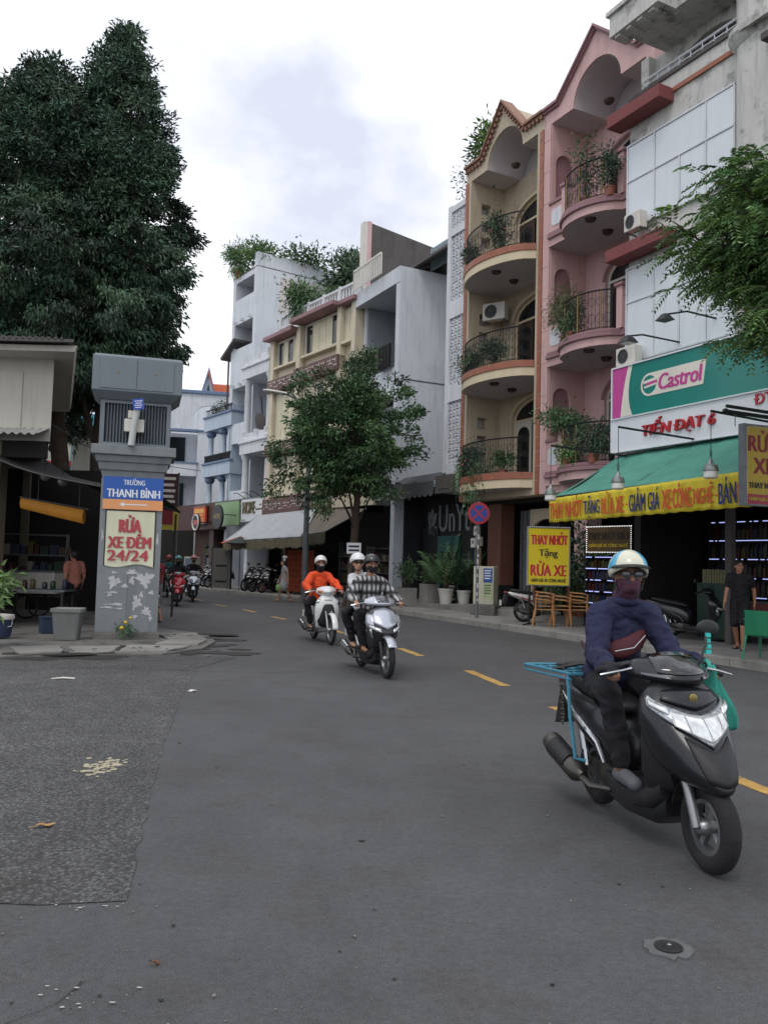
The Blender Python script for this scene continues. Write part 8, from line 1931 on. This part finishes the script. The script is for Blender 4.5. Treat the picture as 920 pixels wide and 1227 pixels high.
# ------------------------------------------------------------------ small things on the road
t = thing('manhole_cover', 'small round iron survey cover in a ring of pale mortar, right foreground', 'cover', (1.235, 3.56, .004), 0)
m = M(); P = [(cos(k * 2 * pi / 26) * .1 * (1 + .12 * sin(k * 2.1) + .08 * sin(k * 4.7)), sin(k * 2 * pi / 26) * .095 * (1 + .12 * sin(k * 2.1) + .1 * cos(k * 3.3))) for k in range(26)]; m.prism(P, -.004, .003, 'xy'); obj('mortar_ring', m, mat('grey mortar', '5c5d5e', .95, .15, 20, bump=.3), t)
m = M(); m.lathe([(.058, .002), (.058, .009), (.049, .01), (.046, .005), (.021, .006), (.019, .014), (.007, .015)], 24); obj('iron_cover', m, mat('worn iron', '3b3b3b', .55, .2, 20, metal=.6), t, smooth=True)
m = M(); m.ell((.003, 0, .016), (.009, .009, .004), 10, 4); obj('bolt', m, M_CHROME, t)
def leaf_thing(loc, l, w, rz, material, label, grp):
    t = thing('fallen_leaf', label, 'leaf', loc, rz, grp); m = M(); n = 8
    m.add([(l * (i / n - .5), s_ * w * .5 * sin(pi * i / n) ** .8, .006 + .012 * abs(s_) * sin(pi * i / n) + .008 * sin(i)) for s_ in (-1, 0, 1) for i in range(n + 1)], [(r * (n + 1) + i, r * (n + 1) + i + 1, (r + 1) * (n + 1) + i + 1, (r + 1) * (n + 1) + i) for r in range(2) for i in range(n)])
    obj('blade', m, material, t, smooth='all', recalc=False); m = M(); m.tube([(-l * .5, 0, .008), (-l * .75, .01, .006)], .002, 4); obj('stalk', m, material, t)
M_DRY = mat('dry tan leaf', 'a8834e', .8, .15, 30); M_DRY2 = mat('dry brown leaf', '7d5236', .8, .2, 30)
leaf_thing((-1.9, 4.88, .006), .12, .045, .5, M_DRY, 'single dry tan leaf on the rough asphalt, left foreground', None)
leaf_thing((-.83, 3.3, .002), .035, .02, .3, M_DRY2, 'tiny reddish brown leaf near the bottom left of the road', None)
rs = np.random.RandomState(9)
spl = M()
for k in range(120):
    x, y = -2.05 + rs.normal() * .075, 6.32 + rs.normal() * .12; r = abs(rs.normal()) * .013 + .004; n = 7
    spl.add([(x + r * cos(2 * pi * i / n) * rs.uniform(.7, 1.2), y + r * 1.1 * sin(2 * pi * i / n) * rs.uniform(.7, 1.2), .0052 + .0008 * rs.uniform()) for i in range(n)], [tuple(range(n))])
tag(obj('paint_splash', spl, mat('dried cream paint', 'a79f86', .9, .15, 30), recalc=False), 'splash of dried cream paint on the rough asphalt at the left', 'splash', kind='stuff')
grit = M()
for k in range(320):
    y = 2.6 + 12 * rs.uniform() ** 1.6; x = (rs.uniform(-.46, .46)) * y; r = abs(rs.normal()) * .0028 + .0015
    grit.ell((x, y, .004 + r * .3), (r, r * rs.uniform(.6, 1.2), r * .6), 5, 3)
tag(obj('road_grit', grit, mat('pale grit', '77746e', .9, .3, 60), recalc=False), 'loose pale grit scattered over the road', 'grit', kind='stuff')
blk = M()
for k in range(110):
    y = 2.8 + 9 * rs.uniform() ** 1.5; x = rs.uniform(-.44, .46) * y; r = abs(rs.normal()) * .006 + .003; n = 8; e = rs.uniform(.4, 1)
    blk.add([(x + r * cos(2 * pi * i / n) * rs.uniform(.6, 1.3), y + r * e * sin(2 * pi * i / n) * rs.uniform(.6, 1.3), .0054 + .0002 * k / 60) for i in range(n)], [tuple(range(n))])
tag(obj('tar_spots', blk, mat('black tar', '161617', .6, .2), recalc=False), 'small black tar spots on the asphalt', 'tar spots', kind='stuff')
wht = M()
for k in range(26):
    f = rs.uniform(); x, y = (-1.45 + .35 * f + rs.normal() * .05, 3.83 + rs.normal() * .035) if k < 14 else (-1.0 + rs.normal() * .12, 3.05 + rs.normal() * .05); r = rs.uniform(.004, .012); n = 7
    wht.add([(x + r * cos(2 * pi * i / n) * rs.uniform(.6, 1.4), y + r * .6 * sin(2 * pi * i / n) * rs.uniform(.6, 1.3), .0064 + .0002 * k / 26) for i in range(n)], [tuple(range(n))])
tag(obj('mortar_flecks', wht, mat('white mortar fleck', 'a5a49f', .9, .2), recalc=False), 'white mortar flecks along the asphalt seam, lower left', 'flecks', kind='stuff')
litter = M()
for k in range(40):
    x, y = rs.uniform(-5.4, -2.6), rs.uniform(13.0, 16.5); r = rs.uniform(.015, .05); litter.cbox((x, y, .075 if x < -3.4 else .02), (r * 2, r, .012), Matrix.Rotation(rs.uniform(0, 3), 3, 'Z'))
tag(obj('rubble', litter, M_BROKEN, recalc=False), 'bits of broken concrete around the foot of the pillar', 'rubble', kind='stuff')
for (x, y, l, w, rz_, lab) in ((-4.0, 10.6, .28, .08, .2, 'scrap of white paper on the rough asphalt'), (-2.2, 9.9, .1, .06, .9, 'tiny paper scrap at the seam of the rough asphalt')):
    t = thing('paper_scrap', lab, 'paper', (x, y, .006), rz_); m = M(); m.add([(-l / 2, -w / 2, .003), (0, -w / 2, .012), (l / 2, -w / 2, .004), (l / 2, w / 2, .01), (0, w / 2, .02), (-l / 2, w / 2, .004)], [(0, 1, 4, 5), (1, 2, 3, 4)]); obj('sheet', m, M_WPLAS, t, recalc=False)

# ------------------------------------------------------------------ wires
t = thing('overhead_wire', 'thin slack wire hanging by the stall roof', 'wire', (0, 0, 0)); m = M(); m.tube([(-7.0, 17.2, 4.3), (-6.4, 17.6, 3.9), (-5.6, 19, 3.75), (-4.9, 22, 3.9)], .008, 5); obj('cable', m, M_BLACK, t)

# goods and fittings in the dark shop fronts
def goods_rack(fr, u, v, w, h, label, rows=4, rz=0.0, z=.145):
    t = thing('goods_rack', label, 'rack', fr.w(u, v, z), fr.a + rz, 'racks of goods in the dim shop fronts'); m = M()
    for k in range(rows + 1): m.box(-w / 2, w / 2, -.2, .2, k * h / rows, k * h / rows + .03)
    for x in (-w / 2 - .03, w / 2): m.box(x, x + .03, -.2, .2, 0, h + .1)
    obj('rack', m, M_GALV, t); m = M()
    for k in range(rows):
        x = -w / 2 + .04
        while x < w / 2 - .2: q = RND.uniform(.1, .24); m.cur = RND.randrange(6); m.box(x, x + q, -.16, .14, k * h / rows + .03, k * h / rows + .03 + RND.uniform(.4, .8) * h / rows); x += q + RND.uniform(.01, .06)
    obj('goods', m, CM, t, kind='stuff')
goods_rack(FB, -5.6, .6, 2.4, 2.1, 'rack of mixed goods under the grey white awning, behind the parked scooters')
goods_rack(FB, -1.2, .9, 1.8, 2.2, 'rack of mixed goods right of the orange rack, under the brown awning')
goods_rack(FA, -11.2, .8, 2.2, 2.0, 'rack of goods in the dark shop behind the silver scooter riders')
goods_rack(FA, 5.6, 2.6, 1.9, 2.3, 'rack of spare parts deep in the lubricant shop', 5)
goods_rack(FB, -16.5, 1.2, 2.2, 2.2, 'rack of goods in the brown fronted shop at the far bend')
t = thing('tool_cart', 'grey tool cart in the lubricant shop doorway', 'cart', FA.w(6.95, .3, .145), FA.a); m = M(); m.box(-.35, .35, -.22, .22, .12, .85); obj('body', m, M_GALV, t, bevel=.015)
for k in range(4): m = M(); m.box(-.32, .32, -.236, -.221, .16 + k * .17, .31 + k * .17); obj('drawer', m, M_RED, t, bevel=.006)
